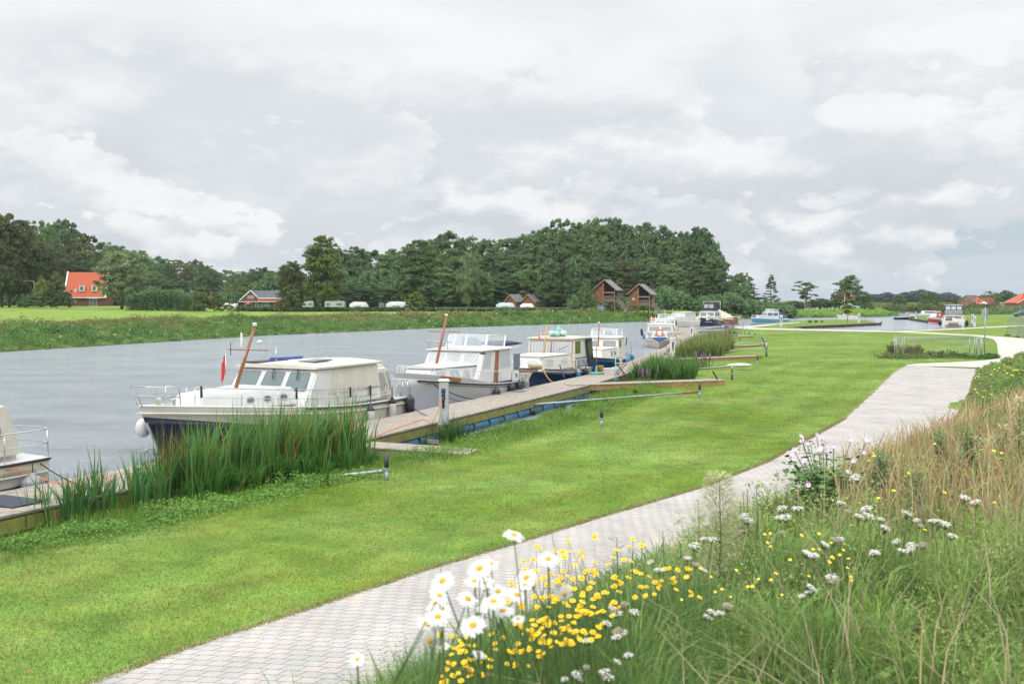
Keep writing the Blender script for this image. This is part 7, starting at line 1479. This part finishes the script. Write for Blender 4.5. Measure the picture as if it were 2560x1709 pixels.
# ------------------------------------------------------------------ wild flower slope on the dyke
def meadow():
    out = []
    zones = ((1.1, 3.2, 32000, .32, .0044), (3.2, 6.5, 52000, .33, .006), (6.5, 13, 56000, .31, .009), (13, 30, 52000, .30, .017), (30, 62, 26000, .32, .034))
    for y0, y1, n, h, w in zones:
        Y = y0+(y1-y0)*rng.random(n)**.8; X = -.62*Y+(1.22*Y+.6)*rng.random(n)-.2; P = np.stack([X, Y], 1)
        if y0 > 10: X = rng.uniform(.16, .60, n)*Y; P = np.stack([X, Y], 1)
        ok = inside(P, _dyke_poly); P = P[ok]; dd = seg_dist(P, DYKE); ok = dd > .02; P = P[ok]; dd = dd[ok]; n = len(P)
        if n == 0: continue
        z = height(P[:, 0], P[:, 1]); near_edge = np.clip(dd/1.6, .28, 1); k1 = smnoise(P[:, 0], P[:, 1], .8, 41); k2 = smnoise(P[:, 0], P[:, 1], 1.9, 42)
        px = 1280+P[:, 0]/P[:, 1]*FPX
        dryf = np.clip(.30+.25*k1+.30*sst(px, 1700, 2350)*sst(P[:, 1], 3.5, 7)*(1-sst(P[:, 1], 22, 36)), 0, .72)
        # tussocks: blades share a centre, a lean and a colour
        nt_ = max(8, n//30); ci = rng.integers(0, n, nt_); C0 = P[ci]; # nearest-centre by hashing cells
        cs = .16+.012*P[:, 1]; key = (np.floor(P[:, 0]/cs).astype(int)*73856093) ^ (np.floor(P[:, 1]/cs).astype(int)*19349663); tr = np.abs(np.sin(key*.000137+1.7)*43758.5453) % 1; tr2 = np.abs(np.sin(key*.00031+.3)*24634.6345) % 1; tr3 = np.abs(np.sin(key*.00073+2.3)*13579.1234) % 1
        ctr = np.stack([(np.floor(P[:, 0]/cs)+.5)*cs, (np.floor(P[:, 1]/cs)+.5)*cs], 1); rel = (P-ctr)/cs[:, None]; P = ctr+rel*cs[:, None]*(.45+.5*tr2)[:, None]
        z = height(P[:, 0], P[:, 1]); c = colvar((.215, .355, .085), n, v=.28)*(.68+.66*tr)[:, None]*np.stack([.85+.35*tr3, np.ones(n), .8+.5*tr2], 1); u = rng.random(n)
        green_edge = sst(dd, 2.2, .6)*(P[:, 1] > 9); dryf = dryf*(1-.7*green_edge); dry = (.55*u+.45*tr3) < dryf*.95; c[dry] = colvar((.50, .43, .235), int(dry.sum()), v=.3)
        red = (px > 2120) & (P[:, 1] > 7) & (P[:, 1] < 20) & (rng.random(n) < .35+.4*k2) & (dd > 2.0); c[red] = colvar((.36, .235, .13), int(red.sum()), v=.3)
        hh = h*rng.uniform(.35, 1.1, n)*near_edge*(1+.3*k2)*(.7+.55*tr2); ww = w*rng.uniform(.7, 1.7, n)*np.where(dry, .5, 1.15)
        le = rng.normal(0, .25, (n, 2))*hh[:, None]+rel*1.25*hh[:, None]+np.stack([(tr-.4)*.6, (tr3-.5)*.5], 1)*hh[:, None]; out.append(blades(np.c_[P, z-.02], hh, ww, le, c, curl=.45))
        # broad soft leaves close to the soil
        m = n//3; i = rng.integers(0, n, m); Q = np.c_[P[i]+rng.normal(0, .02, (m, 2)), z[i]+.02+rng.random(m)*.16*near_edge[i]]; V, F, Cv = leaf_cloud(Q, np.tile([0, -.2, 1.], (m, 1)), w*2.6*rng.uniform(.6, 1.4, m), colvar((.21, .33, .09), m, v=.35), .8, None, .45)
        F3 = np.concatenate([F[:, [0, 1, 2]], F[:, [0, 2, 3]]]); out.append((V, F3, Cv))
    V, F, Cv = merge(out); tag(fast_mesh('meadow_grass', V, F, GRASSM, Cv), 'wild green, straw and reddish grass covering the dyke slope', 'meadow', kind='stuff')
    n = 7000; Y = rng.uniform(6, 24, n); X = rng.uniform(.33, .60, n)*Y; P = np.stack([X, Y], 1); dd = seg_dist(P, DYKE); k2 = smnoise(X, Y, 1.1, 77); ok = inside(P, _dyke_poly) & (dd > 2.0) & (k2+rng.normal(0, .35, n) > .0); P = P[ok]; n = len(P); z = height(P[:, 0], P[:, 1]); hh = rng.uniform(.3, .62, n)
    c = colvar((.42, .275, .155), n, v=.3); q = rng.random(n) < .4; c[q] = colvar((.56, .47, .27), int(q.sum()), v=.25); V, F, Cv = blades(np.c_[P, z], hh, .0011*P[:, 1]*rng.uniform(.6, 1.3, n), rng.normal(0, .3, (n, 2))*hh[:, None], c, curl=.3)
    tag(fast_mesh('reddish_grass', V, F, GRASSM, Cv), 'reddish brown seeding grass on the right part of the dyke slope', 'grass', kind='stuff')
    Q = []
    for _ in range(34):
        cx, cy = rng.uniform(.16, .56), rng.uniform(2.3, 9); cx *= cy; k = int(220); Q.append(np.c_[cx+rng.normal(0, .10, k), cy+rng.normal(0, .10, k), hz(cx, cy)+rng.uniform(.05, .38, k)])
    Q = np.concatenate(Q); Q = Q[inside(Q[:, :2], _dyke_poly)]; n = len(Q); V, F, Cv = leaf_cloud(Q, np.tile([0, -.3, 1.], (n, 1)), .0020*Q[:, 1]*rng.uniform(.6, 1.3, n), colvar((.30, .38, .12), n, v=.35), .9, None, .5)
    tag(fast_mesh('seed_heads', V, F, GRASSM, Cv), 'pale green seeding herbs among the grass of the dyke slope', 'herbs', kind='stuff')
    # long bleached stalks
    n = 520; Y = 1.7+rng.random(n)**.8*7; X = rng.uniform(.02, .6, n)*Y; P = np.stack([X, Y], 1); ok = inside(P, _dyke_poly) & (seg_dist(P, DYKE) > 1.0); P = P[ok]; n = len(P); z = height(P[:, 0], P[:, 1]); h = rng.uniform(.3, .62, n); a = rng.normal(-.6, .9, n)
    le = np.stack([np.sin(a)*1.0, np.cos(a)*.3], 1)*(h*rng.uniform(.3, 1.5, n))[:, None]; V, F, Cv = blades(np.c_[P, z], h, np.full(n, .0045)*rng.uniform(.7, 1.5, n), le, colvar((.62, .52, .33), n, v=.2), curl=.3)
    tag(fast_mesh('dry_stalks', V, F, GRASSM, Cv), 'long bleached bent grass stalks at the lower right', 'grass stalks', kind='stuff')
meadow()
def solve(px, py, h, y0=1.5, y1=60.):
    """ground spot whose plant top (h above ground) is seen at the pixel"""
    Y = y0; st = .06
    while Y < y1:
        X, _, Z = at_depth(px, py, Y)
        if Z-hz(X, Y) <= h: return X, Y, Z
        Y += st; st *= 1.03
    return at_depth(px, py, y1)
GST = mat('flower_stem', (.10, .17, .045), .6); GST2 = mat('dark_leaf', (.10, .19, .06), .6)
PET = mat('white_petals', (.68, .69, .67), .6); YEL = mat('yellow_disc', (.82, .42, .01), .65, var=.25, vscale=80); YP = mat('yellow_petals', (.88, .60, .012), .6, var=.15, vscale=60); PKP = mat('pink_petals', (.80, .56, .74), .6, var=.2, vscale=30); YAR = mat('yarrow_white', (.74, .72, .66), .8, var=.3, vscale=60); YAR2 = mat('faded_yarrow', (.45, .38, .30), .85, var=.3, vscale=40); YCEN = mat('golden_button', (.86, .50, .012), .7, var=.2, vscale=90)
def petal_ring(n, r0, r1, w, droop=.15, jit=.1, z=0., r=random):
    b = MB()
    for i in range(n):
        a = 2*math.pi*i/n+r.uniform(-jit, jit); L_ = r1*r.uniform(.88, 1.05); ca, sa = math.cos(a), math.sin(a); zt = -droop*L_*r.uniform(.2, 1.6)
        def p(rad, off, z_): return (rad*ca-off*sa, rad*sa+off*ca, z+z_)
        m = (r0+L_)/2
        b.add([p(r0, -w*.25, 0), p(r0, w*.25, 0), p(m, w*.5, .06*L_), p(L_*.93, w*.38, zt), p(L_, 0, zt*1.1), p(L_*.93, -w*.38, zt), p(m, -w*.5, .06*L_)], [(0, 1, 2, 6), (6, 2, 3, 5), (5, 3, 4)], True)
    return b
def daisy_proto(nm, cat, R_, npet, w, disc, pm, dm, zsc=.5, droop=.12, seed=1):
    r = random.Random(seed); o = thing(nm, 'x', cat); hd = petal_ring(npet, disc*.7, R_, w, droop, .07, 0, r)
    hd.add(petal_ring(npet, disc*.7, R_*.93, w, droop*.5+.05, .1, -.0015, r).v, []) if False else None
    h = hd.build('petals', pm, o); MB().ball((0, 0, disc*.12), disc, 10, (1, 1, zsc)).build('flower_centre', dm, o); return o
def stem_mesh(base, top, r, m=GST, bow=.06, name='stem'):
    b_ = Vector(base); t_ = Vector(top); mid = (b_+t_)/2+Vector((random.uniform(-bow, bow), random.uniform(-bow, bow), 0))*(t_-b_).length
    pts = [((1-u)**2)*b_+2*u*(1-u)*mid+u*u*t_-t_ for u in (0, .2, .4, .6, .8, 1)]; return MB().tube(pts, r, 5, r*.8)
def plant_flower(proto, first, px, py, h, label, group, tilt=.35, s=1., r=.0022, face=True, Y=None, stem_m=GST, dpx=0):
    if Y is None: X, Y, Z = solve(px, py, h)
    else: X, Y, Z = at_depth(px, py, Y)
    o = proto if first else copy_tree(proto); o.location = (X, Y, Z); o['label'] = label; o['group'] = group
    az = random.uniform(0, 6.28); tl = tilt*random.uniform(.3, 1.4)
    if dpx: s = s*dpx*Y/FPX
    m = Matrix.Rotation(random.uniform(-.5, .5), 4, 'Y') @ Matrix.Rotation(tl, 4, 'X') @ Matrix.Rotation(az, 4, 'Z')
    for ch in o.children: ch.matrix_basis = m @ Matrix.Scale(s, 4)
    bx, by = X+random.uniform(-.06, .06), Y+random.uniform(-.05, .1); zb = hz(bx, by); st = stem_mesh((bx, by, zb), (X, Y, Z-.002), r, stem_m).build('stem', stem_m, o)
    return o
# ox-eye daisies
DG = 'ox-eye daisies beside the path'; pD = daisy_proto('oxeye_daisy', 'daisy', .031, 20, .0066, .0090, PET, YEL)
dz = [(915, 170, 1.12, 'tallest ox-eye daisy standing alone above the paving'), (660, 420, 1.15, 'broad petalled daisy high in the group, upper left of its centre'), (1175, 350, 1.1, 'large daisy at the upper right of the white group, among yellow flowers'), (380, 515, 1.1, 'outermost daisy at the upper left of the group'), (1010, 490, 1.2, 'wide daisy in the centre right, above the yellow carpet'), (570, 650, 1.12, 'fully open daisy in the middle left of the group'), (765, 670, 1.1, 'open daisy in the very middle of the group'), (835, 740, 1.0, 'open daisy at the lower right of the group, over yellow flowers'), (355, 625, .95, 'upper of two overlapping daisies at the left side of the group'), (330, 685, 1., 'lower of two overlapping daisies at the left side of the group'), (345, 785, 1.15, 'ragged daisy at the left, just above the leftmost low one'), (265, 842, 1.05, 'leftmost low daisy over the paving'), (610, 850, 1.1, 'low wide daisy under the middle of the group'), (1300, 610, .9, 'half folded daisy seen from the side at the right of the group'), (745, 385, .85, 'side-on daisy touching the broad petalled upper left one'), (620, 515, .9, 'left of two pale side-on daisies under the broad petalled one'), (705, 530, .8, 'right of two pale side-on daisies under the broad petalled one'), (800, 595, .9, 'flat daisy right above the one in the very middle of the group'), (940, 620, 1.1, 'daisy directly below the wide centre right one'), (700, 710, .95, 'half hidden daisy just below the one in the very middle'), (285, 965, .85, 'half closed daisy at the lower left of the group'), (395, 1008, .6, 'tiny daisy low at the left between yellow flowers'), (650, 1065, .8, 'small lowest daisy of the white group'), (1000, 545, .9, 'daisy tucked close under the wide centre right one'), (950, 800, .7, 'small half hidden daisy among yellow flowers at the lower right'), (380, 725, .8, 'half hidden daisy between the left pair and the ragged one')]
for i, (zx, zy, s, lb) in enumerate(dz):
    px, py = 980+zx/3.0115, 1280+zy/3.0115
    plant_flower(pD, i == 0, px, py, 0, lb or 'white ox-eye daisy with yellow centre inside the crowded group by the path', DG, .42 if i not in (13, 20) else 1.25, s*random.uniform(.82, .98), .0021, Y=2.42+random.uniform(-.12, .25))
plant_flower(pD, False, 893, 1647, 0, 'small drooping daisy alone near the bottom edge, over the paving', DG, .9, .62, .003, Y=2.35)
# yellow chamomile
YG = 'yellow chamomile flowers of the big clump'; pY = daisy_proto('yellow_chamomile', 'flower', .0165, 15, .0075, .0085, YP, YCEN, .6, .05, 3)
pB = daisy_proto('yellow_chamomile', 'flower', .009, 9, .004, .0095, YP, YCEN, .95, .8, 5)
random.seed(23); ny = 0; first = [True, True]
def yel(px, py, h, lb='yellow chamomile flower in the big clump right of the daisies', bud=False, s=1.):
    global ny
    p = pB if bud else pY; k = 1 if bud else 0
    if lb.startswith('yellow chamomile flower'):
        zone = 'at the lower left among the daisy stems' if px < 1240 and py > 1560 else 'close to the daisies' if px < 1320 else 'in the middle of the clump' if px < 1450 else 'at the right part of the clump'
        hgt = 'high' if py < 1430 else 'mid height' if py < 1540 else 'low'
        lb = ('round yellow chamomile bud ' if bud else 'open yellow chamomile flower ')+hgt+' '+zone
    plant_flower(p, first[k], px, py, h, lb, YG, .4, s*random.uniform(.8, 1.15), .0012, dpx=8.3/.0165); first[k] = False; ny += 1
for zx, zy, lb in ((1525, 180, 'tallest single yellow flower over the paving, right of centre'), (1085, 245, 'highest yellow flower just left of the upper right daisy'), (1325, 215, 'yellow flower on a long stem between the two tall ones'), (1880, 245, 'rightmost tall yellow flower beside the grey green plant'), (1815, 200, 'small tall yellow flower right of the grey green plant'), (1105, 270, 0), (1230, 290, 0), (1285, 295, 0), (1340, 290, 0), (1425, 300, 0), (1425, 335, 0), (1060, 355, 0), (990, 365, 0), (1380, 395, 0), (1665, 335, 0), (1690, 280, 0), (1795, 258, 0), (1745, 355, 0), (1530, 375, 0), (1090, 435, 0), (1150, 485, 0), (1005, 430, 0), (1300, 335, 0), (1800, 365, 0)):
    yel(980+zx/3.0115, 1280+zy/3.0115, .52, lb or 'yellow chamomile flower on a long stem above the clump')
for _ in range(150):
    zx = random.gauss(1330, 210); zy = 430+random.random()**.8*560+(1330-zx)*.18; 
    if zx < 850 or zx > 1900: continue
    yel(980+zx/3.0115, 1280+zy/3.0115, .42, bud=random.random() < .16)
for _ in range(62):
    zx = random.uniform(350, 1150); zy = random.uniform(880, 1290)-(zx-350)*.12
    yel(980+zx/3.0115, 1280+zy/3.0115, .36, 'yellow chamomile flower low between the daisy stems' if random.random() < 2 else '', bud=False)
for _ in range(34):
    zx = random.uniform(1600, 2340); zy = random.uniform(440, 680)+(zx-1600)*-.05; yel(980+zx/3.0115, 1280+zy/3.0115, .36, 'small yellow chamomile flower at the right fringe of the clump', s=.9)
# feathery chamomile foliage as loose ground stuff
def feathery():
    n = 15000; px = rng.uniform(960, 1800, n); P = []
    Y = rng.uniform(1.9, 4.6, n); X = (px-1280)/FPX*Y; P = np.stack([X, Y], 1); ok = inside(P, _dyke_poly) & (seg_dist(P, DYKE) > .4); P = P[ok]; n = len(P); z = height(P[:, 0], P[:, 1]); h = rng.uniform(.12, .40, n)
    V, F, Cv = blades(np.c_[P, z], h, np.full(n, .0022), rng.normal(0, .28, (n, 2))*h[:, None], colvar((.16, .27, .09), n, v=.3), curl=.1)
    m = 16000; i = rng.integers(0, n, m); Q = np.c_[P[i]+rng.normal(0, .012, (m, 2)), z[i]+h[i]*rng.uniform(.2, .95, m)]; V2, F2, C2 = leaf_cloud(Q, np.tile([0, 0, 1.], (m, 1)), np.full(m, .012), colvar((.14, .25, .085), m, v=.3), .9, None, .18)
    F2 = np.concatenate([F2[:, [0, 1, 2]], F2[:, [0, 2, 3]]]); V, F, Cv = merge([(V, F, Cv), (V2, F2, C2)]); tag(fast_mesh('feathery_leaves', V, F, GRASSM, Cv), 'fine feathery stems and leaves under the yellow and white flowers', 'flower foliage', kind='stuff')
feathery()
# yarrow umbels
def umbel_proto(m, seed, R_=.030):
    r = random.Random(seed); o = thing('yarrow', 'x', 'flower'); b = MB(); s = MB()
    for i in range(58):
        a = r.uniform(0, 6.28); q = R_*math.sqrt(r.random()); z = .006*(1-(q/R_)**2)+r.uniform(-.002, .002); b.ball((q*math.cos(a), q*math.sin(a), z), r.uniform(.0028, .0046), 5, (1, 1, .6))
        if i % 5 == 0: s.tube([(0, 0, -.035), (q*math.cos(a), q*math.sin(a), z-.002)], .0008, 3)
    b.build('flower_head', m, o); s.build('head_stalks', GST, o); return o
pW = umbel_proto(YAR, 2); pF = umbel_proto(YAR2, 4); YGp = 'yarrow umbels on the dyke slope'; fw = [True, True]
yl = [(1680+a/3.563, 1040+b/3.563) for a, b in ((1505, 770), (1118, 822), (1012, 898), (1570, 850), (1730, 825), (1670, 890), (1755, 888), (1860, 915), (1900, 995), (1365, 1140), (1500, 1092), (1210, 1222), (1265, 1238), (2090, 865), (1630, 548), (980, 820), (680, 925), (950, 905), (985, 1035), (640, 885), (280, 1090), (200, 1150), (140, 1260), (220, 1320), (285, 1370), (300, 960), (360, 1095), (1795, 1215), (1460, 1110))] + \
     [(1760+a/2.936, 1240+b/2.936) for a, b in ((1990, 42), (1915, 10), (1495, 128), (1560, 175), (1590, 215), (1680, 180), (1750, 195), (1335, 232), (1520, 360), (1605, 355), (1460, 400), (1515, 392), (1260, 410), (890, 352), (1000, 315), (760, 418), (815, 430), (60, 850), (120, 855), (175, 805), (30, 885), (790, 670), (770, 700), (935, 595), (950, 620), (715, 730), (1825, 290), (1410, 330), (1770, 205))] + \
     [(980+a/3.0115, 1280+b/3.0115) for a, b in ((1750, 690), (1660, 722), (1690, 755), (1825, 750), (1620, 835), (1695, 890), (1750, 905), (1690, 938), (1470, 965), (1700, 1125), (1465, 1165), (1600, 1200), (1625, 1240), (1300, 1255), (1410, 1245), (2225, 345), (2010, 435), (1945, 375), (1780, 1075), (1390, 1215))]
for i, (px, py) in enumerate(yl):
    fd = i % 5 == 3; p = pF if fd else pW; k = int(fd)
    lb = ('faded brownish yarrow umbel on the dyke slope' if fd else 'white yarrow umbel low among the yellow flowers' if px < 1660 else 'white yarrow umbel right of the tall feathery weed' if px < 1960 else 'white yarrow umbel on the slope below the pink mallow' if px < 2200 else 'white yarrow umbel in the grass at the right part of the slope')
    plant_flower(p, fw[k], px, py, .42, lb, YGp, .25, random.uniform(.75, 1.2), .0018, dpx=13.5/.030); fw[k] = False
# mallow
pM = daisy_proto('x', 'flower', .03, 5, .034, .005, PKP, mat('pale_stamen', (.75, .62, .62), .6), .9, -.25, 9)
Xm, Ym, Zm = solve(2075, 1262, .05); mal = thing('pink_mallow', 'bushy mallow with many pale pink flowers beside the path', 'mallow', (Xm, Ym, hz(Xm, Ym)))
ml = [(1150, 180), (1160, 220), (1290, 165), (1335, 185), (1340, 255), (1375, 285), (1035, 335), (1090, 300), (1145, 345), (1440, 265), (1740, 210), (1710, 325), (1180, 395), (1430, 420), (1620, 400), (1575, 500), (1215, 610), (1380, 315), (1200, 240), (1230, 235), (1590, 215), (1085, 385), (1060, 345), (1320, 300)]
sm = MB(); lm = MB()
MK = [c for c in pM.children if c.name.startswith('petals')]
for i, (zx, zy) in enumerate(ml):
    px, py = 1680+zx/3.563, 1040+zy/3.563; Yf = Ym+random.uniform(-.35, .35); P = Vector(at_depth(px, py, Yf)); L_ = P-mal.location
    m4 = Matrix.Translation(L_) @ Matrix.Rotation(random.uniform(.5, 1.3), 4, 'X') @ Matrix.Rotation(random.uniform(-.6, .6), 4, 'Y') @ Matrix.Rotation(random.uniform(0, 6), 4, 'Z') @ Matrix.Scale(random.uniform(.7, 1.1)*8.5*Ym/FPX/.03, 4)
    fl_ = MK[0].copy(); COL.objects.link(fl_); fl_.parent = mal; fl_.name = 'flower'; fl_.matrix_parent_inverse = Matrix.Identity(4); fl_.matrix_basis = m4
    bx = L_.x*.28+random.uniform(-.08, .08); sm.tube([(bx, L_.y*.4, 0), (L_.x*.6, L_.y*.7, L_.z*.5), (L_.x, L_.y, L_.z-.005)], .0005*Ym, 4)
    for k in range(46):
        u = random.random(); q = Vector((bx*(1-u)+L_.x*u, L_.y*(.4+.6*u), L_.z*u*.95))+Vector((random.gauss(0, .05), random.gauss(0, .05), random.gauss(0, .02))); a = random.uniform(0, 6.28); r_ = random.uniform(.012, .026)*(1.5-u*.8)*Ym/5.5; t1 = random.uniform(-.5, .5)*r_
        lm.add([q, q+Vector((r_*math.cos(a), r_*math.sin(a), t1)), q+Vector((1.8*r_*math.cos(a+.5), 1.8*r_*math.sin(a+.5), t1*.4)), q+Vector((r_*math.cos(a+1), r_*math.sin(a+1), -t1))], [(0, 1, 2, 3)])
for c in list(pM.children): bpy.data.objects.remove(c)
bpy.data.objects.remove(pM)
for k in range(260):
    a = random.uniform(0, 6.28); rr = abs(random.gauss(0, .22)); q = Vector((rr*math.cos(a), rr*math.sin(a), random.uniform(.0, .3))); r_ = random.uniform(.02, .04)*Ym/5.5; t1 = random.uniform(-.6, .6)*r_
    lm.add([q, q+Vector((r_*math.cos(a), r_*math.sin(a), t1)), q+Vector((1.8*r_*math.cos(a+.5), 1.8*r_*math.sin(a+.5), t1*.4)), q+Vector((r_*math.cos(a+1), r_*math.sin(a+1), -t1))], [(0, 1, 2, 3)])
sm.build('stems', GST, mal); lm.build('leaves', mat('mallow_leaf', (.13, .25, .075), .6, var=.3, vscale=12), mal)
# tall single weeds
def weed(label, px, ytop, ybase, name, kind, m_leaf, spread, n, lf):
    X, Y, Z = solve(px, ybase, .12); lf = lf*max(1, Y/4.2); zb = hz(X, Y); h = at_depth(px, ytop, Y)[2]-zb; w = spread*Y/FPX; o = thing(name, label, 'plant', (X, Y, zb)); s = MB().tube([(0, 0, 0), (.01, 0, h*.5), (0, 0, h*.97)], .004*Y/4+.002, 5, .002); L_ = MB()
    for i in range(n):
        u = random.random() if kind != 'spike' else random.uniform(.25, 1); a = random.uniform(0, 6.28); z = h*(.12+.86*u)
        if kind == 'plume': rr = w*(.25+1.1*math.sin(math.pi*min(1, (u*.8+.12))))*random.random()**.5; z += rr*.5; s_ = lf*random.uniform(.5, 1.2)
        elif kind == 'spike': rr = lf*.5; s_ = lf*random.uniform(.6, 1.1)*(1.2-u*.6)
        else: rr = lf*.4; s_ = lf*random.uniform(.7, 1.2)*(1.25-u*.8)
        q = Vector((rr*math.cos(a), rr*math.sin(a), z)); d = Vector((math.cos(a), math.sin(a), random.uniform(-.2, .6))).normalized(); sd_ = Vector((-math.sin(a), math.cos(a), 0)); e = q+d*s_*2
        wd = .28 if kind != 'plume' else .2
        L_.add([q, q+d*s_-sd_*s_*wd, e, q+d*s_+sd_*s_*wd], [(0, 1, 2, 3)])
    if kind == 'plume':
        for i in range(46): a = random.uniform(0, 6.28); u = random.uniform(.15, .9); rr = w*(.25+.95*math.sin(math.pi*min(1, u*.8+.12))); s.tube([(0, 0, h*u*.85), (rr*math.cos(a), rr*math.sin(a), min(h, h*u*.85+rr*.9))], .0005*Y/4+.0002, 3)
    s.build('stem', GST, o); L_.build('leaves', m_leaf, o); return o
PLM = mat('pale_plume_leaf', (.40, .46, .20), .7, var=.35, vscale=14, col2=(.52, .46, .27))
weed('tall pale feathery weed with a plume shaped top over the paving', 1796, 1186, 1470, 'feathery_weed', 'plume', PLM, 44, 5200, .012)
weed('smaller pale feathery weed left of the green leafy one', 1700, 1350, 1440, 'feathery_weed', 'plume', PLM, 20, 1200, .010); weed('low pale feathery weed just right of the tall plume', 1850, 1252, 1340, 'feathery_weed', 'plume', PLM, 24, 1000, .012)
weed('upright dark green leafy weed left of the tall plume', 1744, 1242, 1400, 'leafy_weed', 'leafy', mat('leafy_green', (.13, .25, .07), .6), 10, 90, .022)
for px, yt, lb in ((1857, 1224, 'left of three thin dark green spikes before the paving'), (1867, 1217, 'middle one of three thin dark green spikes before the paving'), (1890, 1212, 'right one of three thin dark green spikes before the paving')): weed(lb, px, yt, 1360, 'spike_weed', 'spike', GST2, 6, 150, .010)
weed('grey green broad leaved plant among the right yellow flowers', 1541, 1336, 1520, 'leafy_weed', 'leafy', mat('grey_green_leaf', (.09, .15, .09), .6), 12, 40, .030)
weed('thin weed with a small yellow flower left of the pale feathery one', 1656, 1320, 1450, 'leafy_weed', 'leafy', mat('leafy_green', (0, 0, 0)), 8, 70, .014)
for px, yt, yb, lb, m_ in ((2196, 1126, 1240, 'evening primrose with yellow flowers right of the mallow, left stem', GST2), (2208, 1132, 1245, 'dark seed spike right of the mallow', GST2), (2415, 1062, 1190, 'bushy upright green weed on the right slope', mat('leafy_green', (0, 0, 0))), (2545, 990, 1150, 'tall light green weed at the right edge of the slope', PLM), (2505, 1060, 1160, 'second light green weed near the right edge', PLM), (2440, 1090, 1200, 'third light green weed, left of the reddish grass', PLM), (2350, 1075, 1160, 'slender green weed rising over the paving edge', mat('leafy_green', (0, 0, 0))), (2290, 1175, 1290, 'dark green upright weed before the reddish grass', GST2)):
    weed(lb, px, yt, yb, 'upright_weed', 'spike', m_, 8, 320, .020)
# small yellow flowers higher on the slope
pS = daisy_proto('small_yellow_flower', 'flower', .014, 6, .014, .004, mat('lemon_petals', (.85, .68, .03), .6), YCEN, .6, -.1, 8); f1 = True
for px, py, lb in [(1895, 1206, 'lone small yellow flower above the dark spikes'), (2182, 1131, 'yellow evening primrose bloom right of the mallow, top'), (2186, 1139, 'yellow evening primrose bloom just below the top one'), (2200, 1139, 'yellow evening primrose bloom, right'), (2172, 1151, 'yellow evening primrose bloom, lower left')]+[(random.uniform(1840, 2130), random.uniform(1330, 1470), 'tiny yellow flower in the grass below the mallow') for _ in range(24)]+[(random.uniform(2140, 2560), random.uniform(1090, 1330), 'scattered small yellow flower on the right slope') for _ in range(10)]+[(random.uniform(1700, 2000), random.uniform(1440, 1500), 'tiny yellow flower right of the chamomile clump') for _ in range(10)]:
    plant_flower(pS, f1, px, py, .38, lb, 'small yellow flowers on the slope', .5, random.uniform(.8, 1.2), .0012, dpx=4.6/.014); f1 = False
for i in range(46):
    if i < 26: px, py = random.gauss(2530, 24), random.gauss(926, 12)
    else: px, py = random.gauss(2460, 28), random.gauss(955, 22)
    if px < 2432 or px > 2600: continue
    plant_flower(pS, False, px, py, .45, 'distant yellow flower where the slope meets the pale path', 'yellow flowers at the path corner', .5, random.uniform(.6, 1.1), .006, dpx=2.2/.014)
